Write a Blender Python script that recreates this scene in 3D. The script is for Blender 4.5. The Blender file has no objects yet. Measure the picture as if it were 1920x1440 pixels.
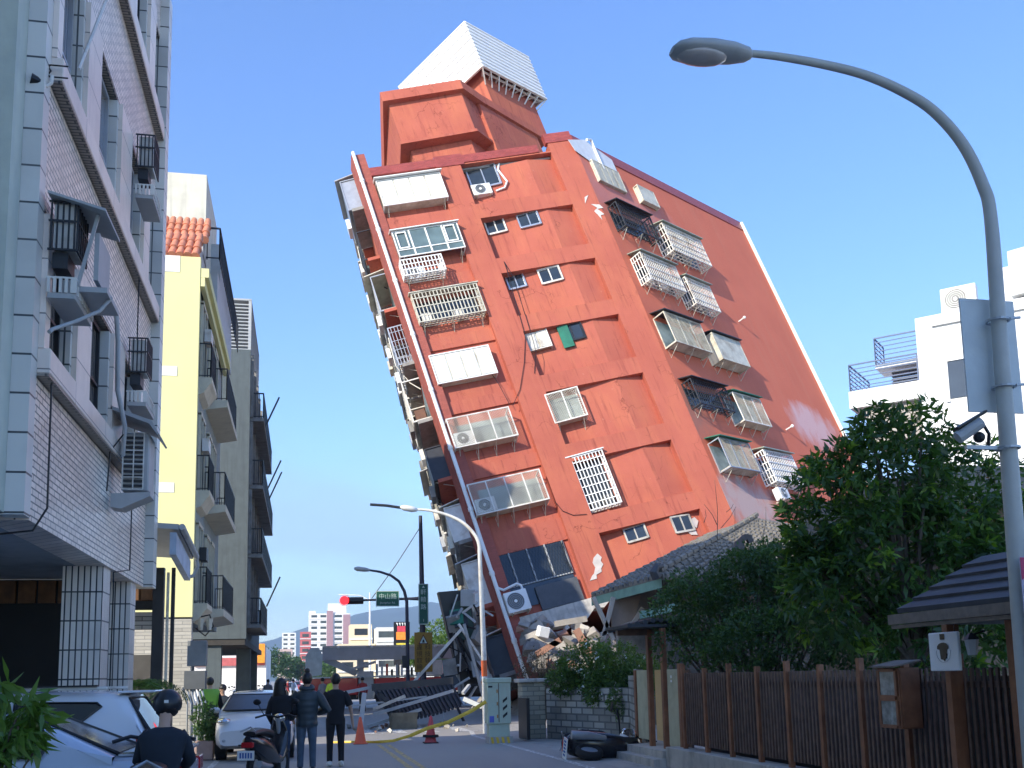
import bpy, math, random
import numpy as np
from mathutils import Matrix, Vector
random.seed(7)
rng = np.random.default_rng(11)
SC = bpy.context.scene
COL = SC.collection
# ------------------------------------------------------------------ camera
F_PX, PPX, PPY = 1923.0, 960.0, 990.0          # focal length and optical centre in photo pixels (1920 wide)
PITCH, ROLL, YAW, CAM_H = math.radians(8.2), 0.021, math.radians(11.6), 1.6
fw = np.array([math.sin(YAW)*math.cos(PITCH), math.cos(YAW)*math.cos(PITCH), math.sin(PITCH)])
r0 = np.array([math.cos(YAW), -math.sin(YAW), 0.0]); u0 = np.cross(r0, fw)
CR = r0*math.cos(ROLL) - u0*math.sin(ROLL); CU = r0*math.sin(ROLL) + u0*math.cos(ROLL); CF = fw
CP = np.array([0, 0, CAM_H])
cam = bpy.data.cameras.new('camera'); camo = bpy.data.objects.new('camera', cam); COL.objects.link(camo)
camo.matrix_world = Matrix(((CR[0], CU[0], -CF[0], 0), (CR[1], CU[1], -CF[1], 0), (CR[2], CU[2], -CF[2], CAM_H), (0, 0, 0, 1)))
cam.sensor_width = 36.0; cam.lens = 36.0*F_PX/1920.0; cam.shift_y = (PPY-720.0)/1920.0
cam.clip_start = 0.1; cam.clip_end = 30000
SC.camera = camo
# ------------------------------------------------------------------ light
SUN_EL, SUN_AZ = math.radians(26), math.radians(229)   # azimuth measured from +Y clockwise: sun stands behind the camera on the left
w = bpy.data.worlds.new('World'); SC.world = w; w.use_nodes = True
nt = w.node_tree; nt.nodes.clear()
sky = nt.nodes.new('ShaderNodeTexSky'); sky.sky_type = 'NISHITA'; sky.sun_disc = False
sky.sun_elevation = SUN_EL; sky.sun_rotation = SUN_AZ
sky.air_density = 1.0; sky.dust_density = 0.2; sky.ozone_density = 3.5; sky.altitude = 0
bg = nt.nodes.new('ShaderNodeBackground'); bg.inputs[1].default_value = 0.108
ow = nt.nodes.new('ShaderNodeOutputWorld')
hs_ = nt.nodes.new('ShaderNodeHueSaturation'); hs_.inputs['Saturation'].default_value = 1.14; hs_.inputs['Hue'].default_value = .511; nt.links.new(sky.outputs[0], hs_.inputs['Color']); 
tcw = nt.nodes.new('ShaderNodeTexCoord'); spw = nt.nodes.new('ShaderNodeSeparateXYZ'); nt.links.new(tcw.outputs['Generated'], spw.inputs[0])
mpw = nt.nodes.new('ShaderNodeMapping'); mpw.inputs['Scale'].default_value = (1, 1, 3.2); nt.links.new(tcw.outputs['Generated'], mpw.inputs[0])
nzw = nt.nodes.new('ShaderNodeTexNoise'); nzw.inputs['Scale'].default_value = 3.1; nzw.inputs['Detail'].default_value = 6; nt.links.new(mpw.outputs[0], nzw.inputs['Vector'])
def mrw(src, a, b_, c_, d_):
    n_ = nt.nodes.new('ShaderNodeMapRange'); n_.interpolation_type = 'SMOOTHSTEP'
    for i_, v_ in zip((1, 2, 3, 4), (a, b_, c_, d_)): n_.inputs[i_].default_value = v_
    nt.links.new(src, n_.inputs[0]); return n_.outputs[0]
m1 = nt.nodes.new('ShaderNodeMath'); m1.operation = 'MULTIPLY'; nt.links.new(mrw(nzw.outputs['Fac'], .42, .66, 0, .5), m1.inputs[0]); nt.links.new(mrw(spw.outputs[2], .1, .36, 1, 0), m1.inputs[1])
mxw = nt.nodes.new('ShaderNodeMix'); mxw.data_type = 'RGBA'; nt.links.new(m1.outputs[0], mxw.inputs[0]); nt.links.new(hs_.outputs[0], mxw.inputs[6]); mxw.inputs[7].default_value = (1.75, 2.0, 2.45, 1)
nt.links.new(mxw.outputs[2], bg.inputs[0]); nt.links.new(bg.outputs[0], ow.inputs[0])
sun = bpy.data.lights.new('sun', 'SUN'); sun.energy = 2.05; sun.angle = math.radians(0.5); sun.color = (1.0, 0.92, 0.77)
suno = bpy.data.objects.new('sun', sun); COL.objects.link(suno)
sdir = Vector((math.sin(SUN_AZ)*math.cos(SUN_EL), math.cos(SUN_AZ)*math.cos(SUN_EL), math.sin(SUN_EL)))
suno.rotation_euler = sdir.to_track_quat('Z', 'Y').to_euler()
SC.view_settings.view_transform = 'Standard'; SC.view_settings.look = 'None'
SC.view_settings.exposure = 1.72; SC.view_settings.gamma = 1.0; SC.view_settings.use_curve_mapping = False
# ------------------------------------------------------------------ photo pixel -> point on a real surface
def ray(x, y): return CR*(x-PPX)/F_PX + CU*(PPY-y)/F_PX + CF
def G(x, y, z=0.0):
    d = ray(x, y); return CP + d*((z-CAM_H)/d[2])
def OX(x, y, X):
    d = ray(x, y); return CP + d*(X/d[0])
def OY(x, y, Y):
    d = ray(x, y); return CP + d*(Y/d[1])
def nrm(v): v = np.array(v, float); return v/np.linalg.norm(v)
class Frame:
    """plane with origin o, x along the surface, y into it, z up it"""
    def __init__(s, o, x, z):
        s.o = np.array(o, float); s.z = nrm(z); x = np.array(x, float); s.x = nrm(x - s.z*(x@s.z)); s.y = np.cross(s.z, s.x)
    def M(s):
        return np.array([[s.x[0], s.y[0], s.z[0], s.o[0]], [s.x[1], s.y[1], s.z[1], s.o[1]], [s.x[2], s.y[2], s.z[2], s.o[2]], [0, 0, 0, 1.0]])
    def uv(s, px, py, d=0.0):
        p0 = s.o - s.y*d; r = ray(px, py); p = CP + r*((p0-CP)@s.y/(r@s.y)) - s.o
        return float(p@s.x), float(p@s.z)
    def P(s, u, v, d=0.0): return s.o + s.x*u + s.z*v - s.y*d     # d = outward
def T(x=0, y=0, z=0, rz=0.0, rx=0.0, ry=0.0, s=1.0):
    m = Matrix.Translation((x, y, z)) @ Matrix.Rotation(rz, 4, 'Z') @ Matrix.Rotation(ry, 4, 'Y') @ Matrix.Rotation(rx, 4, 'X')
    if s != 1.0: m = m @ Matrix.Scale(s, 4)
    return np.array(m)
I4 = np.eye(4)
# ------------------------------------------------------------------ mesh builder
class MB:
    def __init__(s, M=None): s.V = []; s.Fc = []; s.mi = []; s.pc = []; s.M = I4 if M is None else M; s.m = 0; s.n = 0
    def add(s, vs, fs, m=None):
        vs = np.asarray(vs, float).reshape(-1, 3)
        vs = vs @ s.M[:3, :3].T + s.M[:3, 3]
        k = s.n; s.V.append(vs); s.n += len(vs); s.pc.append(len(fs))
        mm = s.m if m is None else m
        for f in fs: s.Fc.append([i+k for i in f]); s.mi.append(mm)
    def box(s, x0, x1, y0, y1, z0, z1, m=None, b=0.0):
        if b > 0 and min(x1-x0, y1-y0, z1-z0) > 2.2*b:
            # chamfered box: three overlapping-free shells
            xs = (x0, x0+b, x1-b, x1); ys = (y0, y0+b, y1-b, y1); zs = (z0, z0+b, z1-b, z1); vs = []; idx = {}
            for i in (0, 3):
                for j in (1, 2):
                    for k in (1, 2): idx[(i, j, k)] = len(vs); vs.append((xs[i], ys[j], zs[k]))
            for j in (0, 3):
                for i in (1, 2):
                    for k in (1, 2): idx[(i, j, k)] = len(vs); vs.append((xs[i], ys[j], zs[k]))
            for k in (0, 3):
                for i in (1, 2):
                    for j in (1, 2): idx[(i, j, k)] = len(vs); vs.append((xs[i], ys[j], zs[k]))
            g = lambda *a: idx[a]
            fs = [[g(0,1,1), g(0,1,2), g(0,2,2), g(0,2,1)], [g(3,1,1), g(3,2,1), g(3,2,2), g(3,1,2)],
                  [g(1,0,1), g(2,0,1), g(2,0,2), g(1,0,2)], [g(1,3,1), g(1,3,2), g(2,3,2), g(2,3,1)],
                  [g(1,1,0), g(1,2,0), g(2,2,0), g(2,1,0)], [g(1,1,3), g(2,1,3), g(2,2,3), g(1,2,3)]]
            for i, ii in ((0, 1), (3, 2)):
                for j, jj in ((0, 1), (3, 2)): fs.append([g(i,jj,1), g(i,jj,2), g(ii,j,2), g(ii,j,1)])
                for k, kk in ((0, 1), (3, 2)): fs.append([g(i,1,kk), g(i,2,kk), g(ii,2,k), g(ii,1,k)])
            for j, jj in ((0, 1), (3, 2)):
                for k, kk in ((0, 1), (3, 2)): fs.append([g(1,j,kk), g(2,j,kk), g(2,jj,k), g(1,jj,k)])
            for i, ii in ((0, 1), (3, 2)):
                for j, jj in ((0, 1), (3, 2)):
                    for k, kk in ((0, 1), (3, 2)): fs.append([g(i,jj,kk), g(ii,j,kk), g(ii,jj,k)])
            s.add(vs, fs, m); return
        vs = [(x0,y0,z0),(x1,y0,z0),(x1,y1,z0),(x0,y1,z0),(x0,y0,z1),(x1,y0,z1),(x1,y1,z1),(x0,y1,z1)]
        s.add(vs, [[0,3,2,1],[4,5,6,7],[0,1,5,4],[1,2,6,5],[2,3,7,6],[3,0,4,7]], m)
    def quad(s, a, b, c, d, m=None): s.add([a, b, c, d], [[0,1,2,3]], m)
    def poly(s, pts, m=None): s.add(pts, [list(range(len(pts)))], m)
    def tube(s, pts, r, n=8, m=None, cap=True, sx=1.0, sy=1.0, up=None):
        """swept tube; r number or list; elliptical with sx (side) sy (up) factors"""
        pts = [np.array(p, float) for p in pts]; N = len(pts)
        rs = [r]*N if np.isscalar(r) else list(r)
        vs = []; fs = []; prev = None
        for i, p in enumerate(pts):
            if i == 0: t = pts[1]-p
            elif i == N-1: t = p-pts[i-1]
            else: t = nrm(pts[i+1]-p)+nrm(p-pts[i-1])
            t = nrm(t)
            if up is not None: a = np.array(up, float)
            elif prev is not None: a = prev
            else: a = np.array([0, 0, 1.0]) if abs(t[2]) < .9 else np.array([0, 1.0, 0])
            b = nrm(np.cross(t, a)); a = nrm(np.cross(b, t)); prev = a
            for k in range(n):
                an = 2*math.pi*(k+.5)/n
                vs.append(p + rs[i]*(b*math.cos(an)*(sx if np.isscalar(sx) else sx[i]) + a*math.sin(an)*(sy if np.isscalar(sy) else sy[i])))
        for i in range(N-1):
            for k in range(n):
                k2 = (k+1) % n; fs.append([i*n+k, i*n+k2, (i+1)*n+k2, (i+1)*n+k])
        if cap: fs.append([k for k in range(n)][::-1]); fs.append([(N-1)*n+k for k in range(n)])
        s.add(vs, fs, m)
    def bar(s, a, b, t, m=None, t2=None, up=None):
        s.tube([a, b], (t/2)*1.41421, 4, m, sx=1.0, sy=1.0 if t2 is None else t2/t, up=up)
    def cyl(s, c, r, z0, z1, n=16, m=None, r2=None):
        s.tube([(c[0], c[1], z0), (c[0], c[1], z1)], [r, r if r2 is None else r2], n, m)
    def prism(s, poly, z0, z1, m=None):
        n = len(poly); vs = [(p[0], p[1], z0) for p in poly]+[(p[0], p[1], z1) for p in poly]
        s.add(vs, [list(range(n))[::-1], [n+i for i in range(n)]]+[[i, (i+1) % n, n+(i+1) % n, n+i] for i in range(n)], m)
    def xprism(s, poly, x0, x1, m=None):      # polygon in (y,z), extruded along x
        n = len(poly); vs = [(x0, p[0], p[1]) for p in poly]+[(x1, p[0], p[1]) for p in poly]
        s.add(vs, [list(range(n))[::-1], [n+i for i in range(n)]]+[[i, (i+1) % n, n+(i+1) % n, n+i] for i in range(n)], m)
    def yprism(s, poly, y0, y1, m=None):      # polygon in (x,z), extruded along y
        n = len(poly); vs = [(p[0], y0, p[1]) for p in poly]+[(p[0], y1, p[1]) for p in poly]
        s.add(vs, [list(range(n)), [n+i for i in range(n)][::-1]]+[[i, n+i, n+(i+1) % n, (i+1) % n] for i in range(n)], m)
    def sphere(s, c, r, n=12, k=8, m=None, sc=(1, 1, 1), z0=-1.0):
        vs = []; fs = []
        for j in range(k+1):
            ph = -math.pi/2 + math.pi*j/k
            zz = max(math.sin(ph), z0); rr = math.cos(ph)
            for i in range(n):
                a = 2*math.pi*i/n; vs.append((c[0]+r*sc[0]*rr*math.cos(a), c[1]+r*sc[1]*rr*math.sin(a), c[2]+r*sc[2]*zz))
        for j in range(k):
            for i in range(n):
                i2 = (i+1) % n; fs.append([j*n+i, j*n+i2, (j+1)*n+i2, (j+1)*n+i])
        s.add(vs, fs, m)
    def loft(s, rings, m=None, cap=True):
        n = len(rings[0]); vs = [p for r in rings for p in r]; fs = []
        for i in range(len(rings)-1):
            for k in range(n):
                k2 = (k+1) % n; fs.append([i*n+k, i*n+k2, (i+1)*n+k2, (i+1)*n+k])
        if cap: fs.append(list(range(n))[::-1]); fs.append([(len(rings)-1)*n+k for k in range(n)])
        s.add(vs, fs, m)
    def build(s, name, mats, parent=None, smooth=None, label=None, cat=None, group=None, kind=None):
        if not isinstance(mats, (list, tuple)): mats = [mats]
        V = np.concatenate(s.V) if s.V else np.zeros((0, 3))
        if parent is not None and parent.name in ROOTM:
            Mi = np.linalg.inv(ROOTM[parent.name]); V = V @ Mi[:3, :3].T + Mi[:3, 3]
        me = bpy.data.meshes.new(name); me.from_pydata(V.tolist(), [], s.Fc); me.validate()
        for m in mats: me.materials.append(m)
        if len(mats) > 1 and len(me.polygons) == len(s.mi): me.polygons.foreach_set('material_index', s.mi)
        me.update()
        o = bpy.data.objects.new(name, me); COL.objects.link(o)
        if parent is not None:
            o.parent = parent
            if parent.name in ROOTM: ROOTM[o.name] = ROOTM[parent.name]
        if smooth is not None:
            me.polygons.foreach_set('use_smooth', [True]*len(me.polygons))
            me.set_sharp_from_angle(angle=math.radians(smooth))
        tag(o, label, cat, group, kind)
        return o
ROOTM = {}
def each(b, name, mats, parent=None, **k):
    """one object per solid recorded in the builder"""
    out = []; fi = 0; off = 0; nf = [0]
    for V_, cnt in zip(b.V, b.pc):
        q = MB(); q.V = [V_]; q.n = len(V_); q.Fc = [[i-off for i in f] for f in b.Fc[fi:fi+cnt]]; q.mi = b.mi[fi:fi+cnt]
        out.append(q.build(name, mats, parent, **k)); fi += cnt; off += len(V_)
    return out
def tag(o, label=None, cat=None, group=None, kind=None):
    if label: o['label'] = label
    if cat: o['category'] = cat
    if group: o['group'] = group
    if kind: o['kind'] = kind
    return o
def thing(name, label, cat, M, group=None):
    """an Empty at the thing's base; parts are given in world space and stored relative to it"""
    o = bpy.data.objects.new(name, None); COL.objects.link(o); o.empty_display_size = .3
    M = np.array(M, float)
    if M.shape == (3,): M = T(*M)
    o.matrix_world = Matrix(M.tolist()); ROOTM[o.name] = M
    return tag(o, label, cat, group)
# ------------------------------------------------------------------ materials
def newmat(name):
    m = bpy.data.materials.new(name); m.use_nodes = True; t = m.node_tree
    return m, t, t.nodes['Principled BSDF']
def N(t, typ, **kw):
    n = t.nodes.new(typ)
    for k, v in kw.items():
        if k.startswith('i_'): n.inputs[int(k[2:]) if k[2:].isdigit() else k[2:].replace('_', ' ')].default_value = v
        else: setattr(n, k, v)
    return n
def c4(c): return (c[0], c[1], c[2], 1.0)
def mix(t, fac, a, b, blend='MIX'):
    n = t.nodes.new('ShaderNodeMix'); n.data_type = 'RGBA'; n.blend_type = blend
    for s, v in ((0, fac), (6, a), (7, b)):
        if hasattr(v, 'links') or hasattr(v, 'is_linked'): t.links.new(v, n.inputs[s])
        else: n.inputs[s].default_value = v if s == 0 else c4(v)
    return n.outputs[2]
def noise(t, scale, vec=None, stretch=(1, 1, 1), detail=5, rough=.6):
    if vec is None: vec = N(t, 'ShaderNodeTexCoord').outputs['Object']
    mp = N(t, 'ShaderNodeMapping'); mp.inputs['Scale'].default_value = stretch
    t.links.new(vec, mp.inputs[0])
    n = N(t, 'ShaderNodeTexNoise'); n.inputs['Scale'].default_value = scale; n.inputs['Detail'].default_value = detail; n.inputs['Roughness'].default_value = rough
    t.links.new(mp.outputs[0], n.inputs['Vector']); return n.outputs['Fac']
def ramp(t, src, p0, p1, v0=0.0, v1=1.0):
    n = N(t, 'ShaderNodeMapRange'); n.inputs[1].default_value = p0; n.inputs[2].default_value = p1; n.inputs[3].default_value = v0; n.inputs[4].default_value = v1
    t.links.new(src, n.inputs[0]); return n.outputs[0]
def bump(t, bs, src, strength=.3, dist=.02):
    b = N(t, 'ShaderNodeBump'); b.inputs['Strength'].default_value = strength; b.inputs['Distance'].default_value = dist
    t.links.new(src, b.inputs['Height']); t.links.new(b.outputs[0], bs.inputs['Normal'])
def mat(name, col, rough=.7, metal=0.0, var=.18, scale=3.0, dirt=None, dirtamt=.4, streak=None, bmp=.15, alpha=None, coat=0.0, spec=None, emit=None, bscale=40):
    """paint / plaster / metal with mottling, optional dirt patches and vertical streaks"""
    m, t, bs = newmat(name)
    f = noise(t, scale)
    c = mix(t, ramp(t, f, .3, .7), tuple(x*(1-var) for x in col), tuple(min(1, x*(1+var)) for x in col))
    if dirt is not None:
        c = mix(t, ramp(t, noise(t, scale*.6, detail=8), .5, .72, 0, dirtamt), c, dirt)
    if streak is not None:
        c = mix(t, ramp(t, noise(t, 2.2, stretch=(3, 3, .18), detail=6), .5, .75, 0, .7), c, streak)
    t.links.new(c, bs.inputs['Base Color'])
    bs.inputs['Roughness'].default_value = rough; bs.inputs['Metallic'].default_value = metal
    if coat: bs.inputs['Coat Weight'].default_value = coat; bs.inputs['Coat Roughness'].default_value = .08
    if spec is not None: bs.inputs['Specular IOR Level'].default_value = spec
    if bmp: bump(t, bs, noise(t, bscale, detail=3), bmp, .01)
    if emit: bs.inputs['Emission Color'].default_value = c4(emit[0]); bs.inputs['Emission Strength'].default_value = emit[1]
    return m
def glass(name, tint=(.03, .04, .05), rough=.06, var=.5):
    m, t, bs = newmat(name)
    c = mix(t, noise(t, 1.3, detail=2), tuple(x*(1-var) for x in tint), tuple(x*(1+var) for x in tint))
    t.links.new(c, bs.inputs['Base Color']); bs.inputs['Roughness'].default_value = rough; bs.inputs['Specular IOR Level'].default_value = .8
    bump(t, bs, noise(t, 1.2, detail=1), .03, .1)
    return m
def tilemat(name, col, mortar, w, h, ms=.006, rough=.35, offset=.5, var=.2, axis='uz', dirt=None, streak=None, bmp=.5, freq=2):
    """rectangular tiles; u runs along x+y of the object so it works on both wall directions"""
    m, t, bs = newmat(name)
    tc = N(t, 'ShaderNodeTexCoord'); sp = N(t, 'ShaderNodeSeparateXYZ'); t.links.new(tc.outputs['Object'], sp.inputs[0])
    cb = N(t, 'ShaderNodeCombineXYZ')
    if axis == 'uz':
        ad = N(t, 'ShaderNodeMath', operation='ADD'); t.links.new(sp.outputs[0], ad.inputs[0]); t.links.new(sp.outputs[1], ad.inputs[1])
        t.links.new(ad.outputs[0], cb.inputs[0]); t.links.new(sp.outputs[2], cb.inputs[1])
    else:
        t.links.new(sp.outputs[0], cb.inputs[0]); t.links.new(sp.outputs[1], cb.inputs[1])
    br = N(t, 'ShaderNodeTexBrick'); br.offset = offset; br.offset_frequency = freq; br.squash = 1.0
    br.inputs['Scale'].default_value = 1.0; br.inputs['Mortar Size'].default_value = ms; br.inputs['Mortar Smooth'].default_value = .1
    br.inputs['Brick Width'].default_value = w; br.inputs['Row Height'].default_value = h; br.inputs['Bias'].default_value = 0
    br.inputs['Color1'].default_value = c4([x*(1-var) for x in col]); br.inputs['Color2'].default_value = c4([min(1, x*(1+var)) for x in col]); br.inputs['Mortar'].default_value = c4(mortar)
    t.links.new(cb.outputs[0], br.inputs['Vector'])
    c = br.outputs['Color']
    c = mix(t, ramp(t, noise(t, .9, detail=6), .45, .7, 0, .35), c, tuple(x*.55 for x in col) if dirt is None else dirt)
    if streak is not None: c = mix(t, ramp(t, noise(t, 2.2, stretch=(2.5, 2.5, .2), detail=6), .52, .75, 0, .6), c, streak)
    t.links.new(c, bs.inputs['Base Color']); bs.inputs['Roughness'].default_value = rough
    iv = N(t, 'ShaderNodeMath', operation='SUBTRACT'); iv.inputs[0].default_value = 1; t.links.new(br.outputs['Fac'], iv.inputs[1])
    bump(t, bs, iv.outputs[0], bmp, .008)
    return m
def leafmat(name, c1, c2, rough=.45, trans=.25):
    m, t, bs = newmat(name)
    g = N(t, 'ShaderNodeNewGeometry')
    f1 = ramp(t, g.outputs['Random Per Island'], 0, 1, 0, 1)
    c = mix(t, f1, c1, c2)
    c = mix(t, ramp(t, noise(t, 1.1, detail=3), .4, .65), c, tuple(x*.6 for x in c1))
    t.links.new(c, bs.inputs['Base Color']); bs.inputs['Roughness'].default_value = rough
    tr = N(t, 'ShaderNodeBsdfTranslucent'); mx = N(t, 'ShaderNodeMixShader'); mx.inputs[0].default_value = trans
    hs = mix(t, .5, c, (c2[0]*1.6, c2[1]*1.9, c2[2]*.6)); t.links.new(hs, tr.inputs[0])
    out = t.nodes['Material Output']; t.links.new(bs.outputs[0], mx.inputs[1]); t.links.new(tr.outputs[0], mx.inputs[2]); t.links.new(mx.outputs[0], out.inputs['Surface'])
    return m
MT = {}
MT['white'] = mat('white_paint', (.78, .78, .75), .45, var=.05, dirt=(.5, .47, .4), dirtamt=.25)
MT['white_grime'] = mat('weathered_white_metal', (.7, .68, .62), .5, var=.1, dirt=(.36, .27, .18), dirtamt=.75)
MT['cream_metal'] = mat('aged_cream_metal', (.56, .53, .43), .5, var=.15, dirt=(.26, .2, .13), dirtamt=.75)
MT['alu'] = mat('aluminium', (.55, .57, .58), .35, .7, var=.08)
MT['dark_metal'] = mat('dark_metal', (.03, .032, .036), .45, .3, var=.2)
MT['black'] = mat('black_plastic', (.012, .012, .014), .4, var=.2)
MT['rubber'] = mat('rubber', (.018, .018, .018), .85, var=.2)
MT['glass'] = glass('dark_glass')
MT['glass_teal'] = glass('pale_teal_glass', (.12, .17, .17), .12)
MT['concrete'] = mat('concrete', (.5, .47, .42), .85, var=.15, dirt=(.16, .15, .13), dirtamt=.6, streak=(.2, .19, .17), bmp=.3)
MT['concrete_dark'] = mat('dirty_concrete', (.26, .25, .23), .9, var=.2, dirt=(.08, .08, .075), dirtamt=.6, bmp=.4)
MT['steel'] = mat('galvanised_steel', (.4, .42, .44), .4, .6, var=.12)
MT['grey_paint'] = mat('grey_paint', (.4, .41, .41), .5, var=.08, dirt=(.2, .2, .2), dirtamt=.3)
MT['rust'] = mat('rusty_metal', (.16, .08, .05), .8, .2, var=.3)
MT['bark'] = mat('bark', (.12, .095, .07), .9, var=.3, scale=9, bmp=.6)
MT['skin'] = mat('skin', (.48, .29, .2), .55, var=.05, bmp=.05)
MT['hair'] = mat('black_hair', (.008, .007, .007), .42, var=.3, scale=30, bmp=.4, bscale=90)
MT['green_screen'] = mat('green_mesh_panel', (.02, .16, .1), .6, var=.2)

def unit(n):
    v = rng.normal(size=(n, 3)); return v/np.linalg.norm(v, axis=1, keepdims=True)
def leaves(name, tw, out, per, L, W, mt_, parent, droop=.25, spread=.9, jit=.03, label=None, kind=None):
    """leaf mesh: `per` leaves round every twig end tw, pointing roughly along out"""
    n = len(tw)*per; B = np.repeat(tw, per, 0)+rng.normal(size=(n, 3))*jit; O = np.repeat(out, per, 0)
    d = O*.6+unit(n)*spread; d[:, 2] -= droop; d /= np.linalg.norm(d, axis=1, keepdims=True)
    sd = np.cross(d, unit(n)); sd /= np.linalg.norm(sd, axis=1, keepdims=True)+1e-9
    ln = (L*(.6+.8*rng.random(n)))[:, None]; wd = (W*(.7+.6*rng.random(n)))[:, None]; nn = np.cross(d, sd)
    V = np.stack([B, B+d*ln*.45+sd*wd*.5+nn*wd*.12, B+d*ln-nn*ln*.08, B+d*ln*.45-sd*wd*.5+nn*wd*.12], 1).reshape(-1, 3)
    if parent is not None and parent.name in ROOTM:
        Mi = np.linalg.inv(ROOTM[parent.name]); V = V @ Mi[:3, :3].T + Mi[:3, 3]
    me = bpy.data.meshes.new(name); me.vertices.add(len(V)); me.vertices.foreach_set('co', V.astype(np.float32).ravel())
    me.loops.add(n*4); me.loops.foreach_set('vertex_index', np.arange(n*4, dtype=np.int32)); me.polygons.add(n)
    me.polygons.foreach_set('loop_start', np.arange(n, dtype=np.int32)*4); me.polygons.foreach_set('loop_total', np.full(n, 4, np.int32))
    me.materials.append(mt_); me.update(); me.validate()
    o = bpy.data.objects.new(name, me); COL.objects.link(o)
    if parent is not None: o.parent = parent
    tag(o, label, kind=kind); return o
def crown_points(blobs, n, shell=.55, gap=.0, gs=1.3):
    """twig ends spread through ellipsoids (cx,cy,cz,rx,ry,rz); gap removes clumps so that light shows through"""
    vol = np.array([b[3]*b[4]*b[5] for b in blobs])**.8; pr = vol/vol.sum(); idx = rng.choice(len(blobs), n, p=pr); bl = np.array(blobs)[idx]
    u = unit(n); r = (shell+(1-shell)*rng.random(n)**.8)[:, None]; r = np.where(rng.random((n, 1)) < .25, rng.random((n, 1))**.5, r)
    P = bl[:, :3]+u*r*bl[:, 3:6]
    if gap > 0:
        q = P*gs; f = np.sin(q[:, 0]*2.1+1.7*np.sin(q[:, 1]*1.3))*np.sin(q[:, 1]*2.3+q[:, 2]*1.1)*np.sin(q[:, 2]*2.7+1.3*np.sin(q[:, 0]*1.9))
        k = f > -1+2*gap*.5; P = P[k]; u = u[k]
    return P, u
def branches(mb, base, tips, r, nseg=5):
    for tp in tips:
        a = np.array(base, float); c_ = np.array(tp, float); mid = (a+c_)/2+np.array([0, 0, .12*np.linalg.norm(c_-a)]); pts = []
        for i in range(nseg+1):
            t_ = i/nseg; pts.append((1-t_)**2*a+2*t_*(1-t_)*mid+t_*t_*c_+rng.normal(size=3)*.02)
        mb.tube(pts, [max(.006, r*(1-.85*i/nseg)) for i in range(nseg+1)], 6)

def smoothline(pts, rs, n=5):
    """Catmull-Rom through the given points"""
    P = np.array(pts, float); R_ = np.array(rs, float); out = []; ro = []
    for i in range(len(P)-1):
        p0, p1, p2, p3 = P[max(i-1, 0)], P[i], P[i+1], P[min(i+2, len(P)-1)]
        for k in range(n):
            t_ = k/n; out.append(.5*((2*p1)+(p2-p0)*t_+(2*p0-5*p1+4*p2-p3)*t_**2+(3*p1-p0-3*p2+p3)*t_**3)); ro.append(R_[i]*(1-t_)+R_[i+1]*t_)
    out.append(P[-1]); ro.append(R_[-1]); return out, ro
# ================================================================== GROUND
mg, t, bs = newmat('ground_concrete')
c = mix(t, ramp(t, noise(t, .6), .3, .7), (.34, .32, .29), (.46, .43, .38)); c = mix(t, ramp(t, noise(t, 3, detail=9), .5, .7, 0, .5), c, (.12, .115, .11))
t.links.new(c, bs.inputs['Base Color']); bs.inputs['Roughness'].default_value = .9; bump(t, bs, noise(t, 30), .3, .01)
ma, t, bs = newmat('asphalt')
c = mix(t, ramp(t, noise(t, .35, stretch=(1, .25, 1)), .3, .7), (.27, .25, .225), (.36, .335, .3))
c = mix(t, ramp(t, noise(t, 60, detail=2), .35, .7, 0, .5), c, (.4, .38, .35)); c = mix(t, ramp(t, noise(t, 1.6, detail=9), .55, .7, 0, .5), c, (.36, .32, .27))
t.links.new(c, bs.inputs['Base Color']); bs.inputs['Roughness'].default_value = .82; bump(t, bs, noise(t, 90), .5, .008)
def sheet(name, x0, x1, y0, y1, z, m):
    b = MB(); b.quad((x0, y0, z), (x1, y0, z), (x1, y1, z), (x0, y1, z)); return b.build(name, m, kind='structure')
sheet('ground', -9000, 9000, -400, 12000, 0.0, mg)
sheet('road', -2.3, 5.35, -60, 2500, .004, ma)
b = MB(); b.quad((-200, 33.5, .008), (-2.3, 33.5, .008), (-2.3, 50, .008), (-200, 50, .008)); b.quad((5.35, 34.5, .008), (60, 34.5, .008), (60, 50, .008), (5.35, 50, .008))
b.build('cross_road', ma, kind='structure')
# kerb and pavement on the left, garden strip behind the fence on the right
b = MB(); b.box(-2.62, -2.45, -40, 33, 0, .1); b.build('kerb', MT['concrete'], kind='structure')
b = MB(); b.box(-9, -2.62, -40, 33, 0, .09); b.build('pavement', mg, kind='structure')
mp, t, bs = newmat('road_paint_white')
c = mix(t, ramp(t, noise(t, 14, detail=8), .42, .6), (.26, .25, .24), (.8, .78, .72)); t.links.new(c, bs.inputs['Base Color']); bs.inputs['Roughness'].default_value = .8
my, t, bs = newmat('road_paint_yellow')
c = mix(t, ramp(t, noise(t, 14, detail=8), .42, .62), (.25, .23, .2), (.75, .52, .14)); t.links.new(c, bs.inputs['Base Color']); bs.inputs['Roughness'].default_value = .8
b = MB(); 
for (xa, ya), (xb, yb) in (((5.05, 4), (4.84, 19.2)), ((4.84, 19.2), (4.58, 28.1)), ((4.58, 28.1), (4.9, 30.5)), ((4.9, 30.5), (6.4, 32.2))):
    b.quad((xa-.07, ya, .009), (xa+.07, ya, .009), (xb+.07, yb, .009), (xb-.07, yb, .009))
b.quad((-1.75, 5, .009), (-1.63, 5, .009), (-1.63, 31, .009), (-1.75, 31, .009))
for k in range(7): b.quad((-1.2+k*.95, 30.6, .009), (-.75+k*.95, 30.6, .009), (-.75+k*.95, 33.4, .009), (-1.2+k*.95, 33.4, .009))
b.build('white_road_marking', mp, kind='structure')
b = MB()
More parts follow.
